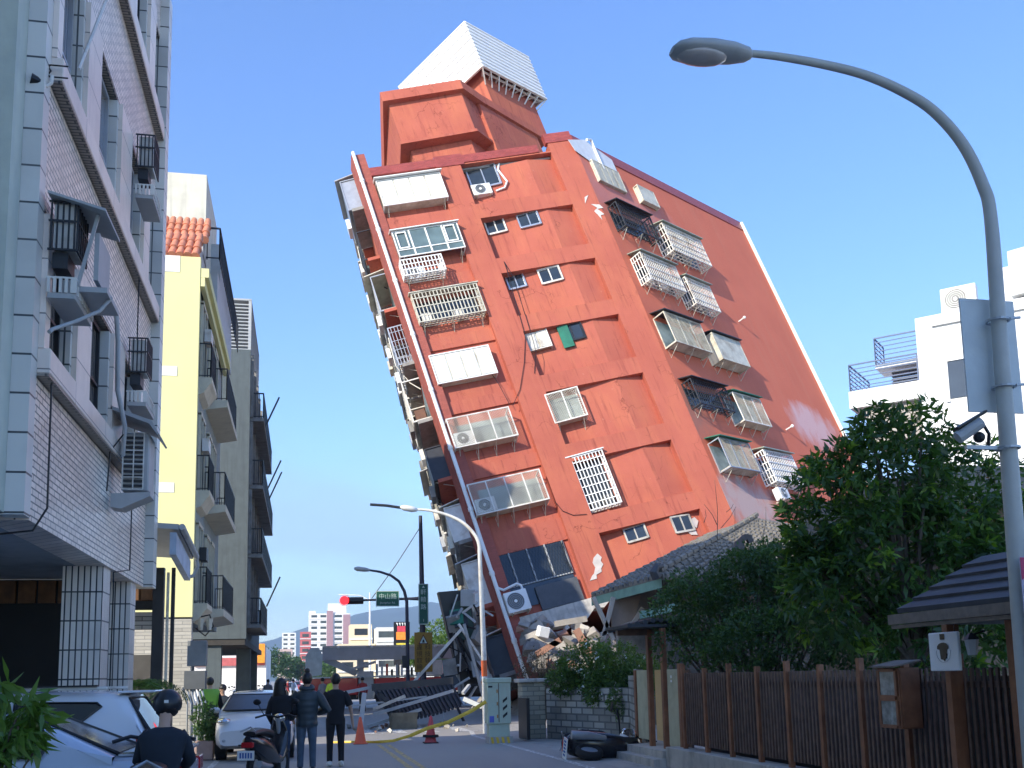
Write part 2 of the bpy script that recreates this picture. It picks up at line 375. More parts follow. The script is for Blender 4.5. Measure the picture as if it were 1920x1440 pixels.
for xx in (1.93, 2.15): b.quad((xx+.12, 2, .009), (xx+.23, 2, .009), (xx-.05, 25.6, .009), (xx-.16, 25.6, .009))
b.build('yellow_centre_line', my, kind='structure')
# ------------------------------------------------------------------ hills far away (real distance; the air does the fading)
b = MB(); vs = []; fs = []; nx, ny = 150, 26
prof = [(-9000, 320), (-4500, 500), (-2500, 480), (-1500, 260), (-700, 190), (-200, 255), (150, 345), (450, 420), (700, 455), (950, 440), (1300, 415), (2000, 440), (3500, 500), (6500, 480), (9500, 450)]
px_ = [p[0] for p in prof]; pz_ = [p[1] for p in prof]
for j in range(ny):
    for i in range(nx):
        x = -8500+17500*i/(nx-1); f = j/(ny-1); y = 4600+3400*f
        h = np.interp(x*(6300/y), px_, pz_)
        env = math.sin(min(1, f*1.6)*math.pi/2)**1.2
        n_ = .5*math.sin(x*.0031+1.3*math.sin(y*.002))+.35*math.sin(x*.0083+y*.004)+.2*math.sin(x*.019-y*.011)
        vs.append((x, y, -5+h*env*(1+.16*n_*min(1, f*2)*(1 if f < .6 else .25))))
for j in range(ny-1):
    for i in range(nx-1): k = j*nx+i; fs.append([k, k+1, k+nx+1, k+nx])
b.add(vs, fs); mh = mat('forest_hill', (.05, .075, .035), .95, var=.4, scale=.004, bmp=0)
b.build('hills', mh, smooth=180, kind='structure')
# ================================================================== LEFT: TILED BUILDING
mt_small = tilemat('small_white_wall_tiles', (.88, .76, .65), (.1, .1, .09), .24, .075, ms=.009, var=.14, streak=(.6, .52, .45))
mt_big = tilemat('large_grey_tiles', (.66, .65, .6), (.07, .08, .085), 1.3, .42, ms=.012, offset=0, var=.08)
mt_pier = tilemat('stone_slab_facing', (.84, .73, .63), (.2, .19, .18), 1.9, .62, ms=.008, offset=0, var=.06, streak=(.6, .52, .45))
mt_col = tilemat('upright_column_tiles', (.82, .77, .7), (.03, .035, .045), .085, .42, ms=.011, offset=0, var=.1)
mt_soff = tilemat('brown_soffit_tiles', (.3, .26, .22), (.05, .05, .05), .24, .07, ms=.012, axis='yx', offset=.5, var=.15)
plas = mat('pale_green_plaster', (.53, .57, .49), .85, var=.07, dirt=(.38, .43, .4), dirtamt=.5, streak=(.42, .48, .45))
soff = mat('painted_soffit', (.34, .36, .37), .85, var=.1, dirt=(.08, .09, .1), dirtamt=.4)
curt, t, bs = newmat('curtained_window')
wv = N(t, 'ShaderNodeTexWave', wave_type='BANDS', bands_direction='Y'); wv.inputs['Scale'].default_value = 3.2; wv.inputs['Distortion'].default_value = 1.5
tc = N(t, 'ShaderNodeTexCoord'); t.links.new(tc.outputs['Object'], wv.inputs['Vector'])
c = mix(t, wv.outputs['Fac'], (.06, .06, .06), (.24, .21, .18)); t.links.new(c, bs.inputs['Base Color']); bs.inputs['Roughness'].default_value = .1
A = thing('tiled_apartment_building', 'grey tiled apartment block filling the left edge, with square columns and slab ledges', 'building', (-5, 15, 0))
XA = -2.75; Y0, Y1 = 11.15, 19.35; TOP = 14.7
LV = [(3.32, 4.88)]; SP = 3.63
b = MB(); b.box(-5.6, -3.0, 11.3, 19.75, 3.5, TOP)          # core behind the windows
b.box(-8.4, -8.2, 11.3, 17.8, .09, 3.3); b.build('wall', plas, A)
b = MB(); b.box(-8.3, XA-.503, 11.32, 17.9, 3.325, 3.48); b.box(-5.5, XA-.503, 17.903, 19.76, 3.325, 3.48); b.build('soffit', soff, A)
for k in range(4):
    z0 = (3.32 if k == 0 else 6.78+SP*(k-1)); z1 = 4.9+SP*k if k == 0 else 4.9+SP*k-.2
    z1 = 4.88+SP*k - (.0 if k == 0 else .25)
    b = MB(); b.box(XA-.5, XA-.07, Y0+.25, Y1, z0, z1); b.build('tiled_spandrel', mt_small, A)
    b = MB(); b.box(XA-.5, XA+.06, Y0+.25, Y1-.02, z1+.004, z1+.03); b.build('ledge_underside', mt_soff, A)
    b = MB(); b.box(XA-.52, XA+.07, Y0+.25, Y1-.01, z1+.032, z1+.31, b=.01); b.build('ledge', mt_pier, A)
    if k: 
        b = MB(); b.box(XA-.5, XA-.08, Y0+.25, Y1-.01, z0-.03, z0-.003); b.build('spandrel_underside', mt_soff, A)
    zt = 6.75+SP*k
    if k == 3: continue
    for y0, y1 in ((11.4, 11.62), (12.98, 13.8), (15.4, 16.35), (17.75, 18.4)):
        b = MB(); b.box(XA-.5, XA+.0, y0, y1, z1+.313, zt-.035); b.build('pier', mt_pier, A)
        if y0 > 12:
            b = MB(); b.box(XA-.5, XA-.06, y0-.1, y0-.004, z1+.313, zt-.035); b.build('tiled_reveal', mt_big, A)
    for y0, y1 in ((11.62, 12.82), (13.8, 15.24), (16.35, 17.59), (18.4, 19.3)):
        gl = MB(); gl.box(XA-.24, XA-.22, y0, y1, z1+.32, zt-.04); wn = gl.build('window', curt, A)
        f = MB()
        for yy in (y0, (y0+y1)/2-.02, y1-.05): f.box(XA-.23, XA-.17, yy, yy+.05, z1+.32, zt-.04)
        f.box(XA-.23, XA-.172, y0, y1, z1+.32, z1+.37); f.box(XA-.23, XA-.172, y0, y1, zt-.1, zt-.04); f.box(XA-.23, XA-.174, y0, y1, z1+.95, z1+.99)
        f.build('window_frame', MT['dark_metal'] if k != 1 else MT['alu'], wn)
b = MB(); b.box(XA-.5, XA+.09, Y1, Y1+.42, 3.32, TOP+.3); b.build('corner_pilaster', mt_big, A)
b = MB(); b.box(XA-.3, XA-.06, Y0+.0, Y0+.246, 3.34, TOP+.3); b.build('corner_pilaster', mt_big, A)
b = MB(); b.box(-5.8, XA-.25, 10.75, 11.145, 3.36, TOP+.3); b.build('end_wall', plas, A)
for yy in (15.85, 18.3):
    b = MB(); b.box(-3.43, -2.87, yy, yy+.56, .09, 3.318); b.build('column', mt_col, A)
b = MB(); b.box(-8.2, -3.5, 17.8, 17.9, .09, 3.3); b.build('arcade_shade_wall', MT['black'], A)  # black colour stands in for the shade deep inside the arcade
wood = mat('wood_cladding', (.2, .09, .035), .6, var=.3, scale=6, streak=(.1, .045, .02))
b = MB(); 
for k in range(15): b.box(-8.1+k*.3, -7.84+k*.3, 17.74, 17.797, 2.92, 3.28)
b.build('wood_fascia', wood, A)
b = MB(); b.box(-6.2, -5.05, 17.72, 17.797, .09, 2.6); b.build('shop_door', mat('pale_wood_door', (.34, .24, .1), .5), A)
b = MB()
for r_ in ([(XA+.02, 11.7, 5.2), (XA+.03, 11.72, 3.5), (XA-.1, 11.7, 3.25), (XA-.9, 11.4, 3.1)], [(XA+.03, 17.2, 8.5), (XA+.03, 17.2, 3.4), (XA-.1, 16.55, 3.3), (-2.83, 16.47, 3.0), (-2.84, 16.47, .2)],
           [(XA+.2, 15.2, 5.15), (XA+.03, 15.2, 4.9), (XA+.02, 15.1, 4.3)]): b.tube(r_, .012, 6)
each(b, 'wall_cable', MT['black'], A)
# floodlight on a hooked bracket
flt = thing('floodlight', 'small dark floodlight hanging on a hooked black bracket from the tiled building', 'light', (XA, 11.4, 8.1))
b = MB()
for z in (8.42, 8.28): b.tube([(XA-.05, 11.32, z), (XA+.14, 11.32, z)], .01, 6)
b.tube([(XA-.05, 11.32, 8.42), (XA-.07, 11.32, 8.4), (XA-.04, 11.32, 8.35), (XA-.07, 11.32, 8.3), (XA-.05, 11.32, 8.28)], .012, 6); b.build('bracket', MT['black'], flt)
b = MB(); b.tube([(XA-.02, 11.3, 8.28), (XA-.02, 11.28, 8.18), (XA-.06, 11.25, 8.12), (XA-.1, 11.22, 8.12)], .02, 8); b.build('arm', MT['white_grime'], flt)
b = MB(); b.tube([(XA-.08, 11.2, 8.12), (XA-.2, 11.15, 8.14)], [.035, .06], 10); b.build('lamp_head', MT['black'], flt)
stay = MB(); stay.tube([(XA+.12, 11.9, 8.75), (XA+.15, 13.2, 10.6)], .02, 6); tag(stay.build('steel_stay', MT['white_grime']), 'thin pale steel stay rod slanting over the upper ledge of the tiled building', 'rod')
# AC cages hung on the tiled facade ---------------------------------------------------
def wall_ac(y0, z0, label, roof=False, two=True):
    r_ = thing('caged_air_conditioner', label, 'air conditioner', (XA, y0, z0), 'air conditioners in metal cages on the tiled building')
    W, D, H = (.3, .5, 1.0)
    b = MB(); b.box(XA+.05, XA+W-.04, y0+.03, y0+D, z0+.5, z0+H); b.build('casing', MT['white_grime'], r_)
    b = MB()
    for k in range(5): xx = XA+.03+k*(W-.06)/4; b.bar((xx, y0, z0+.46), (xx, y0, z0+H+.02), .018)
    for k in range(6): yy = y0+k*D/5; b.bar((XA+W, yy, z0+.46), (XA+W, yy, z0+H+.02), .018)
    for zz in (z0+.47, z0+.8, z0+H+.02): b.bar((XA, y0, zz), (XA+W, y0, zz), .02); b.bar((XA+W, y0, zz), (XA+W, y0+D, zz), .02)
    b.build('cage', MT['dark_metal'], r_)
    b = MB(); b.box(XA+.04, XA+W-.1, y0+.06, y0+D-.1, z0+.28, z0+.458); b.build('dark_tray', MT['dark_metal'], r_)
    if two:
        b = MB(); b.box(XA+.02, XA+W, y0+.0, y0+.9, z0-.08, z0-.02); b.build('shelf', MT['grey_paint'], r_)
        b = MB()
        for k in range(5): xx = XA+.03+k*(W-.06)/4; b.bar((xx, y0, z0-.02), (xx, y0, z0+.14), .03)
        for k in range(9): yy = y0+k*.9/8; b.bar((XA+W, yy, z0-.02), (XA+W, yy, z0+.14), .03)
        b.bar((XA, y0, z0+.15), (XA+W, y0, z0+.15), .02); b.bar((XA+W, y0, z0+.15), (XA+W, y0+.9, z0+.15), .02); b.build('rail', MT['white_grime'], r_)
    if roof:
        b = MB(); Mx = I4.copy(); 
        b.add([(XA, y0-.1, z0+1.1), (XA, y0+.8, z0+1.12), (XA+.6, y0+.8, z0+.96), (XA+.6, y0-.1, z0+.93), (XA, y0-.1, z0+1.07), (XA, y0+.8, z0+1.09), (XA+.6, y0+.8, z0+.93), (XA+.6, y0-.1, z0+.9)],
              [[0,3,2,1],[4,5,6,7],[0,1,5,4],[1,2,6,5],[2,3,7,6],[3,0,4,7]]); b.build('roof_sheet', MT['grey_paint'], r_)
        b = MB(); b.bar((XA+W, y0+.1, z0+.1), (XA+.5, y0+.1, z0+.98), .035); b.build('strut', MT['grey_paint'], r_)
        b = MB(); b.box(XA+.45, XA+.5, y0+.15, y0+.8, z0+.2, z0+.75); b.box(XA+.31, XA+.6, y0+.15, y0+.9, z0+.06, z0+.12); b.build('side_panel', MT['grey_paint'], r_)
        b = MB(); b.tube([(XA+.6, y0+.4, z0+.1), (XA+.5, y0+.3, z0-.1), (XA+.3, y0+.1, z0-.3), (XA+.1, y0-.05, z0-.45), (XA+.08, y0-.1, z0-.5)], .022, 8); b.build('pipe', MT['grey_paint'], r_, smooth=60)
    return r_
wall_ac(11.35, 5.82, 'caged air conditioner under a flat metal roof sheet, nearest one on the tiled facade', True)
wall_ac(16.6, 9.5, 'caged air conditioner high on the tiled facade near its corner, without a roof sheet')
wall_ac(16.5, 6.0, 'caged air conditioner one floor below the topmost one on the tiled facade')
# big condenser on a bracket with a pitched cover
r_ = thing('bracketed_air_conditioner', 'tall grey condenser under a sloping cover at the corner of the tiled building', 'air conditioner', (XA, 15.6, 4.0))
yc = 15.6
b = MB(); b.box(XA+.12, XA+.5, yc+.03, yc+.6, 4.4, 5.28, b=.02); b.build('casing', MT['grey_paint'], r_)
b = MB(); 
for k in range(11): b.box(XA+.15, XA+.42, yc, yc+.026, 4.46+k*.072, 4.46+k*.072+.035)
b.build('louvres', MT['dark_metal'], r_)
b = MB(); 
for xx in (XA+.14, XA+.29, XA+.43): b.bar((xx, yc-.02, 4.42), (xx, yc-.02, 5.27), .016)
for zz in (4.42, 4.6, 4.8, 5.0, 5.27): b.bar((XA+.14, yc-.02, zz), (XA+.43, yc-.02, zz), .014)
b.build('guard', MT['white_grime'], r_)
b = MB(); b.yprism([(XA-.02, 5.62), (XA+.55, 5.42), (XA+.66, 5.22), (XA+.64, 5.2), (XA+.52, 5.37), (XA-.02, 5.57)], yc-.2, yc+.75); b.build('cover', MT['grey_paint'], r_)
b = MB(); b.yprism([(XA, 4.34), (XA+.55, 4.37), (XA+.55, 4.31), (XA+.15, 4.12), (XA, 4.14)], yc-.1, yc+.3); b.build('bracket', MT['grey_paint'], r_)
b = MB(); b.tube([(XA+.08, yc-.6, 6.9), (XA+.1, yc-.5, 6.5), (XA+.1, yc-.4, 5.8), (XA+.2, yc-.3, 5.3), (XA+.15, yc-.1, 4.9)], .035, 8); b.build('duct', MT['grey_paint'], r_, smooth=60)
# ------------------------------------------------------------------ low porch between the tiled and the yellow building
P_ = thing('shop_porch', 'low porch with grey gutter, dark posts and wood cladding beside the tiled building', 'porch', (-3.2, 22, 0))
def slab(mb, pts, th): 
    a = [np.array(p, float) for p in pts]; mb.add(a+[p-np.array([0, 0, th]) for p in a], [[0,1,2,3],[7,6,5,4],[0,4,5,1],[1,5,6,2],[2,6,7,3],[3,7,4,0]])
b = MB(); slab(b, [(-4, 19.9, 4.65), (-2.3, 19.9, 4.55), (-2.3, 22.6, 4.3), (-4, 22.6, 4.4)], .1); b.build('roof', MT['grey_paint'], P_)
b = MB(); slab(b, [(-2.46, 19.95, 4.4), (-2.34, 19.95, 4.4), (-2.34, 22.5, 4.15), (-2.46, 22.5, 4.15)], .42); b.build('fascia_board', mat('pale_blue_fascia', (.42, .5, .6), .6, dirt=(.2, .25, .2)), P_)
b = MB(); b.tube([(-2.24, 19.9, 4.5), (-2.24, 22.7, 4.25)], .06, 8); b.tube([(-2.24, 22.65, 4.25), (-2.22, 22.75, 4.05), (-2.3, 22.7, 3.85), (-2.45, 22.6, 3.8)], .04, 8); b.build('gutter', MT['grey_paint'], P_, smooth=60)
b = MB(); b.box(-2.95, -2.74, 21.5, 21.7, .09, 3.9); b.box(-2.6, -2.53, 21.52, 21.6, .09, 3.9); each(b, 'post', MT['dark_metal'], P_)
b = MB(); b.tube([(-2.66, 21.5, .3), (-2.66, 21.5, 3.8)], .03, 8); b.build('downpipe', MT['cream_metal'], P_)
b = MB(); b.box(-4, -2.96, 21.85, 21.9, 3.25, 3.95); 
for k in range(4): b.box(-3.96+k*.25, -3.75+k*.25, 21.78, 21.846, 3.27, 3.93)
b.build('cladding', wood, P_)
b = MB(); b.box(-4, -2.96, 21.7, 21.84, 3.07, 3.248); b.build('beam', MT['black'], P_)
b = MB(); b.box(-4, -2.96, 22.3, 22.4, 2.7, 3.06); b.build('stone_course', tilemat('rough_stone_course', (.42, .4, .36), (.1, .1, .1), .5, .09, ms=.01, var=.3), P_)
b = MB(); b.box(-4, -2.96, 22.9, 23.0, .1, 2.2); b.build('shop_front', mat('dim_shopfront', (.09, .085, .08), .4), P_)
# ------------------------------------------------------------------ YELLOW BUILDING
B_ = thing('yellow_building', 'pale yellow rendered building with white bands and stone balconies, left of the street', 'building', (-5, 29, 0))
yel = mat('pale_yellow_render', (.72, .68, .34), .85, var=.04, scale=.8, dirt=(.66, .61, .33), dirtamt=.3)
yel2 = mat('grey_green_render', (.27, .3, .28), .85, var=.1, dirt=(.16, .17, .16))
crm = mat('cream_trim', (.6, .55, .42), .8, var=.08, dirt=(.35, .32, .25), dirtamt=.4)
XB, YB, YB2, TB = -2.76, 27.2, 35.6, 12.85
b = MB(); b.box(-11, XB, YB, YB+.25, 3.25, TB); b.build('end_wall', yel, B_)
b = MB(); b.box(-11, XB-.06, YB+.255, YB2, 3.25, TB-.1); b.build('wall', yel2, B_)
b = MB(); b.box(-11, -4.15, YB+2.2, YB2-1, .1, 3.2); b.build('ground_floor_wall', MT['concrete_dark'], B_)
b = MB(); b.box(-6.5, XB-.01, YB+.02, YB+.3, .09, 3.2); b.build('stone_base', tilemat('pale_stone_base', (.45, .42, .36), (.25, .24, .22), .45, .09, ms=.008, var=.15), B_)
b = MB()
for zz in (6.45, 9.55, 12.4): b.box(-6, -3.28, YB-.012, YB-.003, zz, zz+.26 if zz < 12 else TB+.003)
each(b, 'white_band', MT['white'], B_)
b = MB(); b.box(XB+.002, XB+.22, YB+.02, YB2, TB-.55, TB-.3); b.box(XB+.002, XB+.12, YB+.02, YB2, TB-.8, TB-.553); b.build('cornice', yel, B_)
b = MB(); b.box(-8, -3.0, YB+3.6, YB+7.4, TB-.1, 17.0); b.build('stair_tower', mat('stained_cream_render', (.62, .6, .5), .85, var=.06, dirt=(.4, .38, .32), dirtamt=.5, streak=(.45, .43, .36)), B_)
terr = mat('terracotta_tile', (.6, .22, .12), .7, var=.25, scale=5, dirt=(.4, .2, .14), dirtamt=.5)
b = MB()
def tile_row(mb, a, d, cnt, sp, nrm_=None):
    a = np.array(a, float); d = np.array(d, float); sp = np.array(sp, float)
    L = np.linalg.norm(d); n = max(1, int(L/.42))
    for i in range(cnt):
        for j in range(n):
            s0 = a+sp*i+d*(j/n); s1 = a+sp*i+d*((j+1.12)/n)
            mb.tube([s0+np.array([0, 0, .035*(n-j)/n]), s1], [.085, .125], 8)
tile_row(b, (-6.5, YB+1.2, 13.95), (0, -1.15, -1.05), 19, (.2, 0, 0)); b.build('tiled_roof', terr, B_, smooth=50); b = MB()
tile_row(b, (-6.5, YB+3.3, 15.35), (0, -.9, -.95), 19, (.2, 0, 0)); b.build('upper_tiled_roof', terr, B_, smooth=50)
b = MB(); b.box(-7, -2.95, YB+1.2, YB+3.5, TB, 14.0); b.box(-7, -2.95, YB+2.4, YB+3.5, 13.9, 14.3); b.build('roof_block', MT['concrete'], B_)
def rail(mb, pts, h, sp=.12, r=.02, mid=True, horiz=0):
    for a, c in zip(pts[:-1], pts[1:]):
        a = np.array(a, float); c = np.array(c, float); L = np.linalg.norm(c-a); up = np.array([0, 0, h])
        mb.bar(a+up, c+up, r*1.6); mb.bar(a+up*.06, c+up*.06, r)
        if horiz:
            for k in range(1, horiz): mb.bar(a+up*k/horiz, c+up*k/horiz, r)
            mb.bar(a, a+up, r*1.6); mb.bar(c, c+up, r*1.6)
        else:
            n = max(2, int(L/sp))
            for k in range(n+1): q = a+(c-a)*k/n; mb.bar(q, q+up, r)
for k, zz in enumerate((3.3, 6.3, 9.4)):
    z = zz+.35
    for (ya, yb, dx) in ((YB+.7, YB+2.3, .3), (YB+3.0, YB+7.4, .55)):
        b = MB(); b.yprism([(XB-.06, z), (XB+dx, z), (XB+dx, z-.14), (XB+dx*.75, z-.22), (XB+dx*.3, z-.42), (XB-.06, z-.5)] if dx < .4 else [(XB-.06, z), (XB+dx, z), (XB+dx, z-.2), (XB-.06, z-.3)], ya, yb); bl = b.build('balcony', crm, B_)
        b = MB(); rail(b, [(XB-.04, ya+.03, z), (XB+dx-.04, ya+.03, z), (XB+dx-.04, yb-.03, z), (XB-.04, yb-.03, z)], .95); b.build('railing', MT['dark_metal'], bl)
    for (ya, yb) in ((YB+.9, YB+2.1), (YB+3.4, YB+4.4), (YB+5.0, YB+5.9)):
        b = MB(); b.box(XB-.055, XB-.01, ya, yb, z+.05, z+2.1); wn = b.build('window', MT['glass'], B_)
        b = MB(); 
        for yy in (ya-.05, (ya+yb)/2-.02, yb): b.box(XB-.05, XB+.03, yy, yy+.05, z+.05, z+2.15)
        b.box(XB-.05, XB+.032, ya-.05, yb+.05, z+2.1, z+2.2); b.build('window_frame', crm, wn)
    b = MB(); b.box(XB+.02, XB+.2, YB+1.3, YB+1.9, z+1.2, z+1.55); b.build('air_conditioner_box', MT['white_grime'] if k else MT['dark_metal'], B_)
b = MB(); rail(b, [(-4, YB+3.4, 14.2), (XB+.2, YB+3.4, 14.2), (XB+.2, YB2+4, 14.2)], 1.0, .35, .03); b.build('roof_railing', MT['dark_metal'], B_)
b = MB(); b.box(XB-.25, XB+.1, YB+4.1, YB2+2, 12.7, 14.1); b.box(XB-.25, XB+.06, YB+5.5, YB2+2.3, 14.103, 15.6); b.build('dark_side_screen', MT['grey_paint'], B_)
for k, (yy, zz) in enumerate(((YB+6.3, 2.95),)):
    pass
# ------------------------------------------------------------------ GREY BUILDING with the pergola
C_ = thing('grey_concrete_building', 'dark grey concrete building with a slatted roof pergola and black balcony railings', 'building', (-5, 50, 0))
gry = mat('grey_green_cement', (.1, .122, .128), .9, var=.08, dirt=(.07, .08, .085), dirtamt=.5, streak=(.07, .08, .085))
XC, YC, YC2, TC = -2.3, 44.0, 62.0, 15.75
b = MB(); b.box(-12, XC, YC, YC+.3, 3.35, TC); b.box(-12, XC-.2, YC+.3, YC2, 3.35, TC-.05); b.build('wall', gry, C_)
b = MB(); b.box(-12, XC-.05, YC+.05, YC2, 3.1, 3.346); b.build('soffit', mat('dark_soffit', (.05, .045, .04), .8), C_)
b = MB(); b.box(XC-.75, XC-.1, YC+6, YC+6.6, .1, 3.1); b.box(XC-.75, XC-.1, YC+13, YC+13.6, .1, 3.1); b.box(-3.9, -3.3, YC+.2, YC+.8, .1, 3.1); each(b, 'column', gry, C_)
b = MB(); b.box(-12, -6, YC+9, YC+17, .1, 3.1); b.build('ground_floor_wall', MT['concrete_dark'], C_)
b = MB()
for k in range(14): b.box(-4.3, XC-.02, YC+.2, YC+.28, TC+.05+k*.155, TC+.1+k*.155)
for k in range(14): b.box(XC-.1, XC-.02, YC+.3, YC+8, TC+.05+k*.155, TC+.1+k*.155)
for xx in (-4.3, XC-.12): b.box(xx, xx+.12, YC+.1, YC+.19, TC, TC+2.25); b.box(xx, xx+.12, YC+8, YC+8.1, TC, TC+2.25)
b.box(-4.3, XC, YC+.1, YC+8.1, TC+2.24, TC+2.32); b.build('pergola', MT['grey_paint'], C_)
for k in range(4):
    z = 4.0+k*3.0; ln = (8, 15, 15, 12)[k]
    b = MB(); b.box(XC-.2, XC+.55, YC+1.0, YC+1.0+ln, z-.15, z); bl = b.build('balcony', MT['concrete_dark'], C_)
    b = MB(); rail(b, [(XC, YC+1.02, z), (XC+.52, YC+1.02, z), (XC+.52, YC+.98+ln, z), (XC, YC+.98+ln, z)], 1.1, .16, .035); b.build('railing', MT['dark_metal'], bl)
    for j in range(int(ln/2.4)):
        ya = YC+1.5+j*2.4
        b = MB(); b.box(XC-.198, XC-.12, ya, ya+1.5, z+.1, z+2.2); b.build('window', MT['glass'], C_)
    b = MB(); 
    for j in range(int(ln/2.4)+1): ya = YC+.9+j*2.4; b.box(XC-.2, XC+.1, ya, ya+.25, z, z+2.8)
    each(b, 'fin', MT['concrete_dark'], C_)
b = MB()
for zz, yy in ((13.3, 3), (11.4, 8), (11.2, 10), (5.6, 9)): b.bar((XC+.5, YC+yy, zz-.3), (XC+1.15, YC+yy, zz+1.2), .07)
each(b, 'flag_pole', MT['dark_metal'], C_)
# building off the left edge of the picture whose shade falls across the street
D_ = thing('neighbour_building', 'plain rendered building beside the camera, outside the left edge of the picture', 'building', (-9, 0, 0))
b = MB(); b.box(-16, -3.6, -22, 9.2, 0, 16.5); b.build('wall', plas, D_)
for k in range(5):
    for j in range(9):
        b = MB(); b.box(-3.598, -3.55, -20+j*3.2, -18.4+j*3.2, 1+k*3.2, 2.6+k*3.2); b.build('window', MT['glass'], D_)
# ================================================================== LEANING RED BUILDING
up_b = nrm(-1700*CR+4950*CU+1923*CF); fd_b = 3.637*CR+.861*CU+CF; rd_b = 1895*CR-282*CU+1923*CF; ld_b = 0*CR-739*CU+1923*CF
FR = Frame(OY(985, 1270, 39.0), fd_b, up_b)
RED = thing('leaning_apartment_building', 'red apartment tower of ten storeys tilted steeply to the left over its crushed ground floor', 'building', FR.M())
def toloc(p): return np.linalg.inv(FR.M())[:3, :3] @ np.array(p) 
UE = FR.uv(1226, 620)[0]                       # right edge of the front
rdl = np.linalg.inv(FR.M()[:3, :3]) @ nrm(rd_b); rdl[2] = 0; rdl = nrm(rdl)
RR = Frame(FR.P(UE, 0), FR.x*rdl[0]+FR.y*rdl[1], up_b)     # right face
LL_ang = None
ldl = np.linalg.inv(FR.M()[:3, :3]) @ nrm(ld_b); ldl[2] = 0; ldl = nrm(ldl)
RW = 16.35
red, t, bs = newmat('red_painted_render')
v = N(t, 'ShaderNodeTexCoord').outputs['Object']
c = mix(t, ramp(t, noise(t, .35), .3, .7), (.38, .103, .07), (.46, .13, .088))
c = mix(t, ramp(t, noise(t, .75, stretch=(1, 1, .45), detail=7), .46, .68, 0, .6), c, (.5, .155, .085))     # orange weathering
c = mix(t, ramp(t, noise(t, 1.3, stretch=(2.2, 2.2, .16), detail=6), .55, .75, 0, .35), c, (.56, .2, .11))       # runs
c = mix(t, ramp(t, noise(t, 2.6, stretch=(2.4, 2.4, .2), detail=8), .55, .7, 0, .55), c, (.2, .05, .04))   # dark runs
c = mix(t, ramp(t, noise(t, 5, detail=9, rough=.7), .62, .72, 0, .4), c, (.55, .27, .2))
vo = N(t, 'ShaderNodeTexVoronoi', feature='DISTANCE_TO_EDGE'); vo.inputs['Scale'].default_value = .55
wn_ = N(t, 'ShaderNodeTexNoise'); wn_.inputs['Scale'].default_value = 1.6; wn_.inputs['Detail'].default_value = 7; t.links.new(v, wn_.inputs['Vector'])
mv = N(t, 'ShaderNodeVectorMath', operation='MULTIPLY_ADD'); t.links.new(wn_.outputs['Color'], mv.inputs[0]); mv.inputs[1].default_value = (1.3, 1.3, 1.3); t.links.new(v, mv.inputs[2]); t.links.new(mv.outputs[0], vo.inputs['Vector'])
crk = N(t, 'ShaderNodeMath', operation='MULTIPLY'); t.links.new(ramp(t, vo.outputs['Distance'], .0, .012, .75, 0), crk.inputs[0]); t.links.new(ramp(t, noise(t, .5), .5, .6), crk.inputs[1])
c = mix(t, crk.outputs[0], c, (.12, .03, .02))
t.links.new(c, bs.inputs['Base Color']); bs.inputs['Roughness'].default_value = .85; bs.inputs['Specular IOR Level'].default_value = .2; bump(t, bs, noise(t, 6, detail=8), .25, .03)
brick_red = tilemat('red_parapet_tiles', (.36, .07, .055), (.2, .06, .05), .2, .06, ms=.006, var=.18)
redP = tilemat('dull_red_pillar_tiles', (.33, .085, .06), (.27, .075, .055), .3, .1, ms=.006, rough=.8, var=.12, bmp=.2, dirt=(.2, .05, .04))
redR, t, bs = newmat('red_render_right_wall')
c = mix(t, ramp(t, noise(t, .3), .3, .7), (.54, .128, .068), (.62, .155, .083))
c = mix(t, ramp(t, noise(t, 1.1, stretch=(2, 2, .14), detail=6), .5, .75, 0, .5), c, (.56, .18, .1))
sp = N(t, 'ShaderNodeSeparateXYZ'); t.links.new(N(t, 'ShaderNodeTexCoord').outputs['Object'], sp.inputs[0])
# pinkish worn patch near the upper windows and pale run near the foot: real paint wear with a shape of its own
def blob(cx, cz, rx, rz, soft=.5):
    a = N(t, 'ShaderNodeMath', operation='SUBTRACT'); t.links.new(sp.outputs[0], a.inputs[0]); a.inputs[1].default_value = cx
    a2 = N(t, 'ShaderNodeMath', operation='DIVIDE'); t.links.new(a.outputs[0], a2.inputs[0]); a2.inputs[1].default_value = rx
    d = N(t, 'ShaderNodeMath', operation='SUBTRACT'); t.links.new(sp.outputs[2], d.inputs[0]); d.inputs[1].default_value = cz
    d2 = N(t, 'ShaderNodeMath', operation='DIVIDE'); t.links.new(d.outputs[0], d2.inputs[0]); d2.inputs[1].default_value = rz
    p1 = N(t, 'ShaderNodeMath', operation='MULTIPLY'); t.links.new(a2.outputs[0], p1.inputs[0]); t.links.new(a2.outputs[0], p1.inputs[1])
    p2 = N(t, 'ShaderNodeMath', operation='MULTIPLY_ADD'); t.links.new(d2.outputs[0], p2.inputs[0]); t.links.new(d2.outputs[0], p2.inputs[1]); t.links.new(p1.outputs[0], p2.inputs[2])
    n_ = N(t, 'ShaderNodeMath', operation='MULTIPLY_ADD'); t.links.new(noise(t, 1.6, stretch=(1, 1, .5), detail=7), n_.inputs[0]); n_.inputs[1].default_value = 2.4; t.links.new(p2.outputs[0], n_.inputs[2])
    return ramp(t, n_.outputs[0], 2.4, 1.4)
def rloc(px, py): u, w_ = RR.uv(px, py); return UE+u*rdl[0], w_
